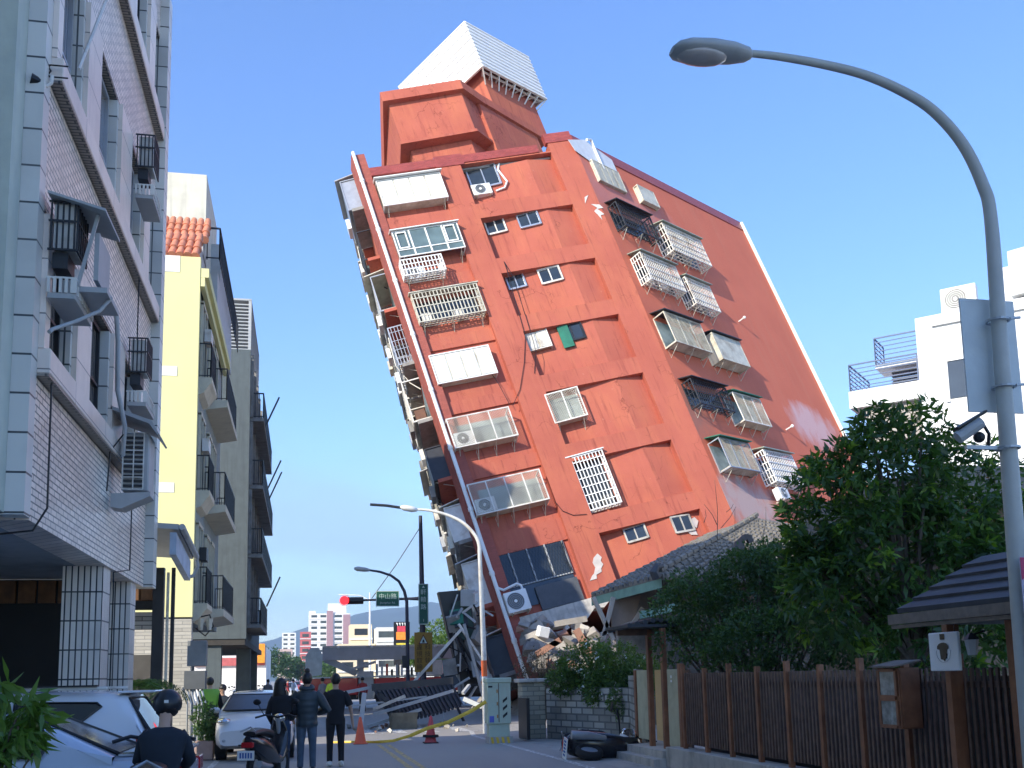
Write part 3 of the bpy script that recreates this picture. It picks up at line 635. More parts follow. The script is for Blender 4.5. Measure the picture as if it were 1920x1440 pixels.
for (px, py, rx, rz, col, am) in ((1185, 390, 3.6, 1.7, (.5, .2, .18), .7), (1110, 330, 1.2, 2.2, (.5, .17, .14), .6), (1525, 800, 2.2, 1.5, (.62, .42, .42), .8), (1270, 770, 2.4, 1.6, (.32, .15, .11), .7), (1400, 940, 2.5, 1.5, (.5, .42, .4), .8)):
    cx, cz = rloc(px, py); bb = blob(cx, cz, rx, rz); mm = N(t, 'ShaderNodeMath', operation='MULTIPLY'); t.links.new(bb, mm.inputs[0]); mm.inputs[1].default_value = am
    c = mix(t, mm.outputs[0], c, col)
t.links.new(c, bs.inputs['Base Color']); bs.inputs['Roughness'].default_value = .82; bump(t, bs, noise(t, 5, detail=8), .2, .03)

TOPW = FR.uv(1073, 262)[1]; DR = .3
fm = FR.M()
uLp = FR.uv(693, 320, 0)[0]                       # right edge of the left pillar
uL0 = FR.uv(658, 292)[0]
p2a = FR.uv(900, 600)[0]; 
# columns of the front, measured on the wall plane
c1 = .5*(FR.uv(836, 350)[0]+FR.uv(910, 600)[0]); c2 = .5*(FR.uv(870, 320)[0]+FR.uv(985, 640)[0])
c3 = FR.uv(1042, 297)[0]; c3 = .5*(c3+FR.uv(1260, 838)[0])
cm = .5*(FR.uv(985, 300)[0]+FR.uv(1165, 718)[0])
P2 = (UE+rdl[0]*RW, rdl[1]*RW)
Lb = (uL0+ldl[0]*13.5, ldl[1]*13.5)
# body
BOT = FR.uv(1010, 1165)[1]
b = MB(fm); b.prism([(uL0+.05, DR+.12), (c2+.3, DR+.9), (UE-.5, DR+.9), (UE-.02, .04), (P2[0]-.1, P2[1]), (P2[0]-2.2, P2[1]+6), (Lb[0], Lb[1])], BOT+.35, TOPW-.7)
b.build('wall', red, RED)
# left bay panel (recessed) and the pillars
b = MB(fm); b.box(uLp-.03, c1+.03, DR, DR+.12, BOT+.35, TOPW-.75); b.build('recessed_panel', red, RED)
b = MB(fm); b.box(uL0, uLp, -.02, DR+.6, -2.2, FR.uv(690, 288)[1]); b.build('corner_pillar', redP, RED)
b = MB(fm); b.box(c1, c2, 0, DR+1.3, BOT+.2, TOPW-.6); b.build('pillar', red, RED)
b = MB(fm); b.box(c3, UE, 0, DR+1.3, BOT-1.5, TOPW-.02); b.build('pillar', red, RED)
# bent middle wall
segL = Frame(FR.P(c2, 0, -.52), FR.x*(cm-c2)-FR.y*.42, up_b); segR = Frame(FR.P(cm, 0, -.1), FR.x*(c3-cm)+FR.y*.24, up_b)
b = MB(fm); b.prism([(c2, .52), (cm, .1), (c3, .34), (c3, 1.2), (c2, 1.2)], BOT-1.5, TOPW-.75); b.build('bent_wall', red, RED)
# beams over each storey
fl_l = [((700, 318), (692, 297)), ((733, 428), (722, 402)), ((768, 542), (757, 515)), ((805, 655), (790, 628)), ((840, 775), (826, 745)), ((878, 898), (864, 868)), ((921, 1042), (905, 1000))]
for k, (bt, tp) in enumerate(fl_l):
    w0 = FR.uv(*bt)[1]; w1 = w0+(.62 if k < 6 else 1.0)
    if k == 0: w1 = TOPW-.55
    b = MB(fm); b.box(uLp, c1, .05 if k in (0, 1) else .2, DR+.1, w0, w1); b.build('beam', red, RED)
fl_m = [(875, 312, 960, 290), (905, 412, 1000, 390), (938, 516, 1040, 492), (975, 625, 1090, 598), (1060, 728, 1130, 712), (1135, 852, 1190, 838), (1113, 998, 1290, 962)]
for k, q in enumerate(fl_m):
    w0 = .5*(FR.uv(q[0], q[1])[1]+FR.uv(q[2], q[3])[1])
    b = MB(fm); b.box(c2, c3, .01, .72, w0, w0+.85 if k else TOPW-.5); b.build('beam', red, RED)
# parapet
b = MB(fm); b.box(uLp, c1+.1, -.04, .25, TOPW-.55, TOPW-.08); b.box(c2+.2, c3-.6, -.04, .25, TOPW-.498, TOPW-.05); b.box(c3-.1, UE, -.04, .25, TOPW-.018, TOPW+.55)
b.box(c1+.1, c2+.2, -.04, .25, TOPW-.598, TOPW+.05)
b.build('parapet', brick_red, RED)
rm = RR.M()
b = MB(rm); b.box(0, RW, -.05, .25, TOPW-.35, TOPW+.3); b.build('parapet', brick_red, RED)
b = MB(rm); b.box(.02, RW, 0, .4, BOT-2.5, TOPW-.352); b.build('side_wall', redR, RED)
b = MB(fm); b.prism([(uL0, .2), (c3, .3), (UE, .3), P2, (P2[0]-2.2, P2[1]+6), Lb], TOPW-.72, TOPW-.62); b.build('flat_roof', MT['concrete_dark'], RED)
# downpipes
b = MB(fm); uw = FR.uv(661, 286, .12)[1]; b.tube([(.0, -.13, -2), (.0, -.13, uw)], .085, 10)
for k in range(9): b.tube([(.0, -.13, 1.4+k*2.9), (.0, -.13, 1.55+k*2.9)], .11, 10)
b.build('drainpipe', MT['white'], RED, smooth=50)
b = MB(rm); b.tube([(RW-.05, -.1, 0), (RW-.05, -.1, TOPW+.2)], .1, 8); b.box(RW-.02, RW+.3, .02, .3, 0, TOPW); b.build('drainpipe', MT['white'], RED)
b = MB(rm); b.box(RW-.02, RW+.02, .3, .6, 0, 1); 
# ---------------------------------------------------------------- windows
def window(fr, u0, u1, w0, w1, d, n=2, fm_=None, pane=None, t_=.06, trim=None):
    """sliding window set in the wall plane at outward depth d"""
    m = MB(fr.M()); m.box(u0, u1, -d-.02, -d+.05, w0, w1); wn = m.build('window', fm_ or MT['white_grime'], RED)
    m = MB(fr.M())
    for k in range(n):
        a = u0+t_+(u1-u0-t_)*k/n; c_ = u0+(u1-u0-t_)*(k+1)/n; m.box(a, c_, -d-.035-.012*(k % 2), -d-.022, w0+t_, w1-t_)
    m.build('pane', pane or MT['glass'], wn)
    m = MB(fr.M()); z = .045
    m.box(u0-.03, u0+t_*.6, -d-.075, -d-.024, w0-.03, w1+.03); m.box(u1-t_*.6, u1+.03, -d-.075, -d-.024, w0-.03, w1+.03)
    m.box(u0+t_*.6, u1-t_*.6, -d-.072, -d-.024, w1-t_*.6, w1+.03); m.box(u0+t_*.6, u1-t_*.6, -d-.09, -d-.024, w0-.05, w0+t_*.6)
    for k in range(1, n): a = u0+(u1-u0)*k/n; m.box(a-.025, a+.025, -d-.068, -d-.024, w0+t_*.6, w1-t_*.6)
    m.build('frame', trim or fm_ or MT['white_grime'], wn)
    return wn
def winpx(fr, q, d=0.0, **k):
    """q: four photo corners tl,tr,br,bl"""
    us = [fr.uv(x, y, d) for x, y in q]; u0 = .5*(us[0][0]+us[3][0]); u1 = .5*(us[1][0]+us[2][0]); w1 = .5*(us[0][1]+us[1][1]); w0 = .5*(us[2][1]+us[3][1])
    return window(fr, min(u0, u1), max(u0, u1), min(w0, w1), max(w0, w1), d, **k)
def box_uv(fr, q, d=0.0):
    us = [fr.uv(x, y, d) for x, y in q]; u0 = .5*(us[0][0]+us[3][0]); u1 = .5*(us[1][0]+us[2][0]); w1 = .5*(us[0][1]+us[1][1]); w0 = .5*(us[2][1]+us[3][1])
    return min(u0, u1), max(u0, u1), min(w0, w1), max(w0, w1)
def cage(fr, u0, u1, w0, w1, D, style, d0=0.0, roof=None, base=None, fmat=None, nb=None, rmat=None, label=None):
    """window cage: grille / louvre / mesh / glazed box on the wall, depth D outward from d0"""
    F_ = fmat or MT['white_grime']; M = fr.M(); W = u1-u0; H = w1-w0
    ya, yb = -d0-D, -d0
    m = MB(M)
    t_ = .05
    for (x, y) in ((u0, ya), (u1-t_, ya), (u0, yb-t_), (u1-t_, yb-t_)): m.box(x, x+t_, y, y+t_, w0, w1)
    for z in (w0, w1-t_):
        m.box(u0+t_, u1-t_, ya, ya+t_, z, z+t_); m.box(u0, u0+t_, ya+t_, yb-t_, z, z+t_); m.box(u1-t_, u1, ya+t_, yb-t_, z, z+t_)
    cg = m.build('window_cage', F_, RED, label=label)
    if style in ('grille', 'open'):
        m = MB(M); n = nb or int(W/.17); e = .022 if style == 'grille' else .014
        for k in range(1, n): x = u0+W*k/n; m.box(x-e, x+e, ya+.005, ya+.03, w0+t_, w1-t_)
        ns = max(3, int(D/.15))
        for k in range(1, ns):
            y = ya+D*k/ns
            for x in (u0, u1-.03): m.box(x, x+.03, y-e, y+e, w0+t_, w1-t_)
            m.box(u0+t_, u1-t_, y-e, y+e, w0+.005, w0+.03)
        for k in range(1, n, 2): x = u0+W*k/n; m.box(x-e, x+e, ya+t_, yb-t_, w0+.032, w0+.05)
        for z in np.linspace(w0+.32, w1-.3, max(2, int(H/.42))):
            m.box(u0+t_, u1-t_, ya-.012, ya+.003, z-e, z+e); m.box(u0-.01, u0-.002, ya+t_, yb, z-e, z+e); m.box(u1+.002, u1+.01, ya+t_, yb, z-e, z+e)
        m.build('grille_bars', F_, cg)
        m = MB(M); m.box(u0+.1, u1-.1, -d0-.03, -d0-.005, w0+.25, w1-.2); m.build('dark_opening', MT['glass'], cg)
        if style == 'grille' and W > 1.5:
            m = MB(M)
            for k in range(2): x = u0+.25+W*.42*k+random.random()*.2; m.box(x, x+.4, -d0-.32, -d0-.1, w0+.1, w0+.45+.3*random.random())
            each(m, 'stored_box', random.choice([MT['white_grime'], MT['cream_metal'], MT['concrete_dark']]), cg)
    if style == 'louvre':
        m = MB(M); n = nb or 4
        m.box(u0+t_, u1-t_, ya+.04, yb, w0+t_, w1-t_); m.build('backing', MT['cream_metal'], cg); m = MB(M)
        for k in range(n):
            a = u0+t_+(W-2*t_)*k/n; c_ = u0+t_+(W-2*t_)*(k+1)/n; nz = int(H/.075)
            for j in range(nz): z = w0+.08+(H-.16)*j/nz; m.box(a+.035, c_-.035, ya+.004, ya+.034, z, z+.052)
        m.build('louvre_panel', F_, cg)
    if style == 'mesh':
        m = MB(M); n = nb or 3
        for k in range(1, n): x = u0+W*k/n; m.box(x-.025, x+.025, ya+.003, ya+.04, w0+t_, w1-t_)
        m.build('mullion', F_, cg)
        m = MB(M); st = .11; e = .005
        nx_ = int(W/st)
        for k in range(-int(H/st), nx_+1):
            a = k*st; x0_, z0_ = u0+a, w0; x1_, z1_ = u0+a+H, w1
            if x0_ < u0: z0_ += u0-x0_; x0_ = u0
            if x1_ > u1: z1_ -= x1_-u1; x1_ = u1
            if x1_-x0_ > .05: m.bar((x0_, ya+.02, z0_), (x1_, ya+.02, z1_), .012); m.bar((u0+u1-x0_, ya+.012, z0_), (u0+u1-x1_, ya+.012, z1_), .012)
        m.build('wire_mesh', MT['cream_metal'], cg)
        m = MB(M); m.box(u0+.06, u1-.06, -d0-.05, -d0-.005, w0+.1, w1-.1); m.build('curtained_glass', MT['pale_int'], cg)
        m = MB(M); m.box(u0+.05, u1-.05, ya+.06, yb-.06, w0+.06, w0+.1); m.build('floor_tray', MT['cream_metal'], cg)
    if style == 'glazed':
        m = MB(M); m.box(u0+t_, u1-t_, ya+.02, ya+.035, w0+t_, w1-t_); m.box(u0+.02, u0+.035, ya+t_, yb, w0+t_, w1-t_); m.build('pane', MT['glass_teal'], cg)
        m = MB(M); n = nb or 3
        for k in range(1, n): x = u0+W*k/n; m.box(x-.035, x+.035, ya-.015, ya+.019, w0+t_, w1-t_)
        m.box(u0+t_, u1-t_, ya-.013, ya+.018, w0+.35, w0+.4); m.build('mullion', F_, cg)
    if style == 'panel':
        m = MB(M); m.box(u0+t_, u1-t_, ya+.01, yb-t_, w0+t_, w1-t_); m.build('cladding_panel', F_, cg)
    if roof:
        ov, rise = roof; m = MB(M)
        m.xprism([(yb, w1+.02+rise), (yb, w1+.06+rise), (ya-ov, w1+.05), (ya-ov, w1+.004)], u0-.08, u1+.08); m.build('awning', rmat or F_, cg)
    if base:
        m = MB(M)
        for x in np.linspace(u0+.2, u1-.2, base):
            m.tube([(x, ya+.05, w0-.02), (x, yb, w0-.03), (x, yb, w0-.42), (x, ya+.12, w0-.05)], .018, 4)
        each(m, 'bracket', MT['cream_metal'], cg)
    return cg
MT['pale_int'] = mat('pale_curtain', (.25, .3, .28), .5, var=.35, scale=1.6, dirt=(.08, .1, .09), dirtamt=.7)
def ac_unit(fr, u, w_, d, label, W=.85, H=.62, D=.32, fan=.42, grp='outdoor air conditioner units on the leaning building'):
    """condenser: back at outward depth d"""
    M = fr.M() @ T(u, -d-D, w_)
    r_ = thing('air_conditioner_unit', label, 'air conditioner', M, grp)
    m = MB(M); m.box(0, W, 0, D, 0, H, b=.015); m.build('casing', MT['white'], r_)
    m = MB(M); R_ = H*.4; cx = W*fan
    for rr in (R_, R_*.8, R_*.6, R_*.4): 
        pts = [(cx+rr*math.cos(a), -.02, H/2+rr*math.sin(a)) for a in np.linspace(0, 2*math.pi, 20)]; m.tube(pts, .008, 4)
    m.build('fan_guard', MT['steel'], r_)
    m = MB(M)
    ring = [(cx+R_*math.cos(a), -.004, H/2+R_*math.sin(a)) for a in np.linspace(0, 2*math.pi, 24, endpoint=False)]; m.poly(ring[::-1]); m.build('fan_opening', MT['fan_grey'], r_)
    m = MB(M)
    m.add([(cx+.07*math.cos(a), -.03, H/2+.07*math.sin(a)) for a in np.linspace(0, 2*math.pi, 12, endpoint=False)][::-1], [list(range(12))]); m.build('fan_hub', MT['white'], r_)
    m = MB(M)
    for x in (.12, W-.15): m.box(x, x+.05, -.03, D+.1, -.06, -.003)
    m.build('foot', MT['cream_metal'], r_)
    return r_
MT['fan_grey'] = mat('fan_interior', (.13, .13, .12), .6)
# left bay, from the top -----------------------------------------------------------------
def lb(q, D=.55): return box_uv(FR, q, D-DR)
u0, u1, w0, w1 = lb([(705, 345), (826, 318), (836, 366), (722, 392)]); cage(FR, u0, u1, w0, w1, .6, 'louvre', -DR, roof=(.18, .12), base=2, fmat=MT['white'])
u0, u1, w0, w1 = lb([(733, 440), (855, 415), (872, 462), (752, 487)]); cage(FR, u0, u1, w0, w1, .62, 'glazed', -DR, roof=(.12, .14), base=2, fmat=MT['white'], nb=4)
for (ua, ub) in ((u0+.12, u0+.62), (u1-.72, u1-.2)):
    m = MB(FR.M()); y = DR-.62
    m.box(ua, ua+.06, y-.05, y-.017, w0+.42, w1-.12); m.box(ub-.06, ub, y-.05, y-.017, w0+.42, w1-.12); m.box(ua, ub, y-.052, y-.017, w1-.18, w1-.12); m.box(ua, ub, y-.052, y-.017, w0+.42, w0+.48); m.build('casement_frame', MT['white'], RED)
u0, u1, w0, w1 = lb([(748, 490), (828, 472), (835, 503), (760, 519)], .8); cage(FR, u0, u1, w0, w1, .8, 'grille', -DR, base=2, fmat=MT['white'], nb=12)
ac_unit(FR, u0+.2, w0+.08, -DR+.1, 'air conditioner behind the short white grille of the second window from the top')
u0, u1, w0, w1 = lb([(768, 552), (895, 528), (909, 580), (790, 607)], .6); cage(FR, u0, u1, w0, w1, .6, 'grille', -DR, roof=(.05, .03), base=3, fmat=MT['cream_metal'])
u0, u1, w0, w1 = lb([(806, 668), (918, 643), (930, 697), (820, 723)], .45); cage(FR, u0, u1, w0, w1, .45, 'louvre', -DR, fmat=MT['white'])
u0, u1, w0, w1 = lb([(837, 787), (956, 759), (969, 815), (853, 842)], .7); cage(FR, u0, u1, w0, w1, .7, 'mesh', -DR, base=4)
ac_unit(FR, u0+.12, w0+.12, -DR+.28, 'air conditioner inside the wire mesh cage of the fifth window from the top')
u0, u1, w0, w1 = lb([(877, 908), (1012, 878), (1030, 935), (892, 968)], .7); cage(FR, u0, u1, w0, w1, .7, 'mesh', -DR, base=5, nb=4)
ac_unit(FR, u0+.12, w0+.12, -DR+.28, 'air conditioner inside the wire mesh cage of the sixth window from the top')
# lowest window: dark with mesh, grey panel beneath and a big condenser
u0, u1, w0, w1 = box_uv(FR, [(921, 1046), (1056, 1015), (1070, 1077), (935, 1110)], -.3)
m = MB(FR.M()); m.box(u0, u1, .235, .285, w0-.9, w1); m.build('window', MT['glass'], RED)
m = MB(FR.M())
for k in range(5): x = u0+(u1-u0)*k/4; m.box(x-.03, x+.03, .17, .232, w0, w1)
m.box(u0, u1, .175, .23, w0, w0+.05); m.build('window_frame', MT['grey_paint'], RED)
m = MB(FR.M())
for k in range(26): x = u0+(u1-u0)*k/25; m.bar((x, .15, w0), (min(u1, x+.5), .15, w1), .01); m.bar((x, .16, w1), (min(u1, x+.5), .16, w0), .01)
m.build('wire_mesh', MT['dark_metal'], RED)
q = box_uv(FR, [(1000, 1100), (1070, 1082), (1090, 1125), (1022, 1140)], 0); m = MB(FR.M()); m.box(q[0], u1+.05, .1, .22, q[2], q[3]); m.build('grey_panel', mat('dark_grey_panel', (.075, .08, .088), .6), RED)
q = box_uv(FR, [(943, 1113), (985, 1104), (997, 1141), (955, 1151)], .3); ac_unit(FR, q[0], q[2], 0.0, 'large air conditioner at the foot of the leaning building beside the grey panel', W=q[1]-q[0], H=q[3]-q[2], D=.36)
m = MB(FR.M()); m.tube([(q[0]-.15, -.1, q[3]+.9), (q[0]-.1, -.15, q[3]+.35), (q[0]+.1, -.2, q[3]+.18), (q[1]-.25, -.22, q[3]+.3), (q[1]-.1, -.22, q[3]+.2), (q[1]-.08, -.2, q[3]-.1)], .055, 8); m.build('refrigerant_pipe', MT['white'], RED, smooth=60)
q = box_uv(FR, [(950, 1165), (1095, 1125), (1110, 1160), (970, 1200)], 0); 
jag = [(uLp, q[2]+.25), (uLp, q[3]), (c2, q[3]+.05), (c2+.1, q[2]+.75), (c2-.5, q[2]+.62), (c2-.9, q[2]+.35), (c2-1.3, q[2]+.42), (c2-1.7, q[2]+.1), (uLp+1.6, q[2]+.05), (uLp+.8, q[2]+.12)]
m = MB(FR.M()); m.yprism(jag[::-1], -.02, .4); m.build('broken_concrete_band', MT['concrete'], RED)
# middle bay --------------------------------------------------------------------------------
winpx(segL, [(873, 318), (928, 308), (938, 345), (885, 357)], .02, fm_=MT['alu'])
winpx(segL, [(908, 416), (944, 410), (949, 434), (915, 441)], .02)
winpx(segL, [(968, 403), (1008, 397), (1013, 421), (975, 428)], .02, fm_=MT['alu'])
winpx(segL, [(947, 518), (980, 513), (986, 537), (955, 544)], .02, fm_=MT['alu'])
winpx(segL, [(1008, 507), (1048, 500), (1055, 526), (1015, 532)], .02)
q = box_uv(segL, [(981, 625), (1026, 617), (1034, 651), (990, 661)], .15); cage(segL, q[0], q[1], q[2], q[3], .25, 'louvre', 0, nb=2, fmat=MT['white_grime'])
winpx(segL, [(1046, 613), (1090, 608), (1097, 635), (1058, 641)], .02, fm_=MT['dark_metal'], pane=MT['glass'])
q = box_uv(segL, [(1045, 613), (1066, 610), (1075, 650), (1056, 654)], .1); m = MB(segL.M()); m.box(q[0], q[1], -.16, -.09, q[2], q[3]); m.build('green_screen', MT['green_screen'], RED)
q = box_uv(segL, [(1022, 738), (1085, 726), (1100, 778), (1038, 797)], .5); cage(segL, q[0], q[1], q[2], q[3], .55, 'mesh', 0, base=2, nb=2)
q = box_uv(segL, [(1066, 858), (1130, 842), (1165, 940), (1098, 962)], .5); cage(segL, q[0], q[1], q[2], q[3], .5, 'grille', 0, base=0, fmat=MT['white'], roof=(.06, .06), nb=10)
winpx(segL, [(1168, 992), (1208, 982), (1214, 1008), (1176, 1018)], .02, fm_=MT['alu'], trim=MT['concrete'])
winpx(segR, [(1257, 970), (1292, 966), (1300, 994), (1266, 1000)], .02, fm_=MT['alu'], trim=MT['concrete'])
q = box_uv(FR, [(885, 344), (923, 334), (928, 353), (890, 363)], .0); ac_unit(FR, q[0], q[2], -.5, 'air conditioner with a bent white pipe under the topmost middle window', W=.95, H=.62)
m = MB(FR.M()); m.tube([(q[1]+.1, .3, q[2]+.15), (q[1]+.55, .2, q[2]+.2), (q[1]+.75, .15, q[2]+.5), (q[1]+.55, .2, q[2]+1.3), (q[1]+.75, .3, q[2]+1.75)], .05, 8); m.build('refrigerant_pipe', MT['white'], RED, smooth=60)
# loose cables down the second pillar
m = MB(FR.M())
for pts in ([(945, 490), (955, 520), (965, 560), (985, 630), (983, 680), (975, 730), (962, 760)], [(946, 492), (960, 515), (985, 590), (1000, 640), (1005, 660), (1002, 700)], [(1040, 940), (1055, 958), (1075, 966), (1100, 964)], [(890, 655), (935, 720), (955, 757)]):
    m.tube([(lambda a: (a[0], -.04, a[1]))(FR.uv(*p, .04)) for p in pts], .014, 5)
m.build('loose_cable', MT['black'], RED)
# broken plaster patches (chipped shapes with thickness)
def chip(fr, pts, mt_, d=.01, name='chipped_plaster', th=.02):
    m = MB(fr.M()); pp = [fr.uv(x, y, d) for x, y in pts]; m.yprism([(a, c_) for a, c_ in pp][::-1], -d-th, -d+.004); m.build(name, mt_, RED)
chp = mat('bare_plaster', (.55, .5, .46), .9, var=.15, bmp=.6)
chip(FR, [(1113, 1046), (1120, 1038), (1128, 1045), (1126, 1052), (1131, 1058), (1127, 1066), (1128, 1072), (1118, 1078), (1119, 1085), (1106, 1089), (1110, 1080), (1114, 1075), (1116, 1064), (1111, 1055)], chp)
chip(segR, [(1292, 975), (1302, 970), (1309, 977), (1306, 990), (1300, 987), (1308, 1003), (1296, 1003), (1290, 998)], chp, .03)
chip(FR, [(1096, 370), (1103, 366), (1100, 374), (1097, 382)], chp); chip(FR, [(1108, 383), (1124, 384), (1131, 390), (1120, 392), (1133, 402), (1126, 404), (1129, 412), (1122, 404), (1114, 396), (1120, 390)], chp)
# right wall ----------------------------------------------------------------------------------
chip(RR, [(1065, 262), (1095, 262), (1147, 300), (1163, 335), (1110, 305), (1078, 282)], mat('white_patch_paint', (.6, .62, .65), .7, var=.08), .05, 'white_patch', .01)
def rc(px, py, W, H, D, style, **k):
    """px,py: photo position of the wall-side lower left corner"""
    u, w_ = RR.uv(px, py); return cage(RR, u, u+W, w_, w_+H, D, style, **k)
canopy = mat('canopy_sheet', (.3, .35, .28), .4, var=.2, dirt=(.2, .2, .15), dirtamt=.5)
cage(RR, *box_uv(RR, [(1104, 300), (1158, 330), (1172, 370), (1118, 335)], 0), .18, 'louvre', fmat=MT['cream_metal'])
cage(RR, *box_uv(RR, [(1186, 350), (1215, 368), (1235, 400), (1198, 380)], 0), .3, 'panel', fmat=MT['cream_metal'])
pos = [  # wall-side lower-left px, width, height, depth, style
 (1158, 435, 2.9, 1.5, .75, 'open', MT['dark_metal'], MT['dark_metal']),
 (1244, 484, 3.6, 1.75, .95, 'grille', MT['white_grime'], canopy),
 (1203, 537, 3.0, 1.6, .85, 'grille', MT['white_grime'], canopy),
 (1288, 582, 2.3, 1.65, .85, 'grille', MT['white_grime'], canopy),
 (1248, 655, 3.1, 1.7, .9, 'mesh', MT['cream_metal'], MT['dark_metal']),
 (1335, 687, 2.6, 1.55, .95, 'panel', MT['cream_metal'], MT['dark_metal']),
 (1297, 768, 3.0, 1.35, .75, 'open', MT['dark_metal'], MT['dark_metal']),
 (1378, 800, 2.6, 1.6, .8, 'mesh', MT['white_grime'], MT['green_screen']),
 (1350, 888, 2.6, 1.5, .85, 'mesh', MT['steel'], MT['green_screen']),
 (1436, 914, 2.8, 1.7, .85, 'grille', MT['white'], canopy)]
for (x, y, W, H, D, st, fm_, rm_) in pos:
    rc(x, y, W, H, D*.74, st, roof=(.15, .25), base=3, fmat=fm_, rmat=rm_)
ac_unit(RR, RR.uv(1300, 660)[0]+1.2, RR.uv(1330, 690)[1]+.05, .1, 'air conditioner on the floor of a cage on the right wall') if False else None
u, w_ = RR.uv(1448, 945); ac_unit(RR, u, w_, .25, 'tilted air conditioner below the lowest white cage on the right wall, beside the tree', W=.9, H=.6)
for (x, y) in ((1385, 603), (1474, 806)):
    u, w_ = RR.uv(x, y, .0); m = MB(RR.M()); m.tube([(u, 0, w_), (u, -.35, w_)], .04, 6); m.sphere((u, -.38, w_), .09, 8, 6); m.build('vent_cap', MT['white'], RED)
m = MB(RR.M()); uu = [RR.uv(*p, .12) for p in ((1100, 262), (1108, 262), (1116, 282), (1124, 300), (1132, 318))]
m.tube([(a, -.12, c_) for a, c_ in uu], .07, 8); m.build('refrigerant_pipe', MT['white'], RED, smooth=60)
# ---------------------------------------------------------------- street side (left face): balconies and cages stacked along it
LF = Frame(FR.P(uL0+ldl[0]*.0, 0, 0)+FR.y*.35, -(FR.x*ldl[0]+FR.y*ldl[1]), up_b)   # x runs towards the viewer, y points into the building
b = MB(LF.M()); b.box(-13.2, -.3, 0, .3, BOT, TOPW-.7); b.build('side_wall', redR, RED)
random.seed(3)
greys = [MT['white_grime'], MT['cream_metal'], MT['steel'], MT['white']]
for k in range(9):
    wb = .6+k*2.93
    for j in range(4):
        x1 = -.55-j*3.15; x0 = x1-2.7; D = .95-.03*k-.08*j+random.uniform(-.1, .1); st = random.choice(['grille', 'open', 'mesh', 'glazed', 'panel', 'open'])
        if k == 8 and j == 0: st = 'panel'
        if k == 7 and j == 0: st = 'glazed'
        if k >= 7 and j == 0: D = .8
        h = random.uniform(1.5, 2.1)
        m = MB(LF.M()); m.box(x0-.1, x1+.1, -D*.8, 0, wb-.18, wb-.02); m.build('balcony_slab', red if random.random() < .4 else MT['concrete_dark'], RED)
        cg = cage(LF, x0, x1, wb, wb+h, D, st, roof=(random.uniform(.1, .35), .15) if random.random() < .7 else None, base=random.choice([None, 2]), fmat=random.choice(greys) if random.random() < .8 else MT['dark_metal'], rmat=random.choice([MT['cream_metal'], canopy, MT['grey_paint'], MT['white_grime']]), nb=9)
        if random.random() < .85:
            m = MB(LF.M()); a = random.uniform(x0+.2, x1-1); m.box(a, a+.8, -D-.22, -D-.03, wb-.1, wb+.45); m.build('air_conditioner_box', random.choice(greys+[MT['concrete_dark']]), RED)
        if random.random() < .6:
            m = MB(LF.M()); a = random.uniform(x0, x1-.5); m.box(a, a+random.uniform(.3, .9), -D*.8, -D*.3, wb, wb+random.uniform(.3, 1.0)); m.build('balcony_clutter', random.choice([MT['concrete_dark'], MT['rust'], MT['cream_metal'], MT['dark_metal']]), RED)
        if random.random() < .5:
            m = MB(LF.M()); a = random.uniform(x0, x1); m.tube([(a, -D-.02, wb+h), (a+.15, -D-.1, wb+.4), (a-.1, -D*.6, wb-.5), (a, -.1, wb-1.0)], .025, 5); m.build('hanging_pipe', random.choice([MT['white_grime'], MT['black']]), RED)
# ---------------------------------------------------------------- penthouse, stair block and the white clad tank housing
def fz(q, d): return FR.uv(q[0], q[1], d)
def plan(px, py, w_):
    """point (x, depth) where the sight line meets the building's own level w_"""
    r = ray(px, py); p0 = FR.o+FR.z*w_; p = CP+r*((p0-CP)@FR.z/(r@FR.z))-FR.o; return (float(p@FR.x), float(p@FR.y))
WE = fz((862, 149), -1.7)[1]                 # top of the eaves
e0, e1, e2 = plan(712, 173, WE), plan(862, 149, WE), plan(903, 178, WE)
ins = lambda p, dx, dy: (p[0]+dx, p[1]+dy)
bk = [(e2[0]+.3, 9.0), (e0[0]+.4, 9.0)]; WS = fz((800, 258), -1.9)[1]
m = MB(FR.M()); m.prism([e0, e1, e2]+bk, WE-.62, WE); m.build('penthouse_eaves', red, RED)
m = MB(FR.M()); m.prism([ins(e0, .32, .3), ins(e1, -.08, .3), ins(e2, -.25, .3), ins(bk[0], -.3, -.1), ins(bk[1], 0, -.1)], WS+.17, WE-.622); m.build('penthouse', red, RED)
m = MB(FR.M()); m.prism([ins(e0, .75, .75), ins(e1, -.35, .75), ins(e2, -.5, .7), ins(bk[0], -.6, -.3), ins(bk[1], .2, -.3)], TOPW-.7, WS); m.build('penthouse_base', red, RED)
m = MB(FR.M()); m.prism([ins(e0, .2, .18), ins(e1, -.02, .18), ins(e2, -.15, .2), ins(bk[0], -.3, -.1), ins(bk[1], 0, -.1)], WS+.003, WS+.167); m.build('string_course', red, RED)
s0, s1 = plan(893, 172, WE), plan(1006, 240, WE)
dv = nrm([s1[0]-s0[0], s1[1]-s0[1]]); pv = (-dv[1], dv[0])
def off(p, a, b_): return (p[0]+dv[0]*a+pv[0]*b_, p[1]+dv[1]*a+pv[1]*b_)
m = MB(FR.M()); m.prism([s0, s1, off(s1, 0, 2.6), off(s0, 0, 2.6)], WE-.6, WE-.01); m.build('stair_block_beam', red, RED)
m = MB(FR.M()); m.prism([off(s0, .1, .15), off(s1, -.1, .15), off(s1, -.1, 2.5), off(s0, .1, 2.5)], TOPW-.7, WE-.602); m.build('stair_block', red, RED)
m = MB(FR.M()); m.prism([off(s0, 1.3, .1), off(s0, 3.2, .1), off(s0, 3.2, .16), off(s0, 1.3, .16)], TOPW+.25, TOPW+1.2); m.build('window', MT['glass'], RED)
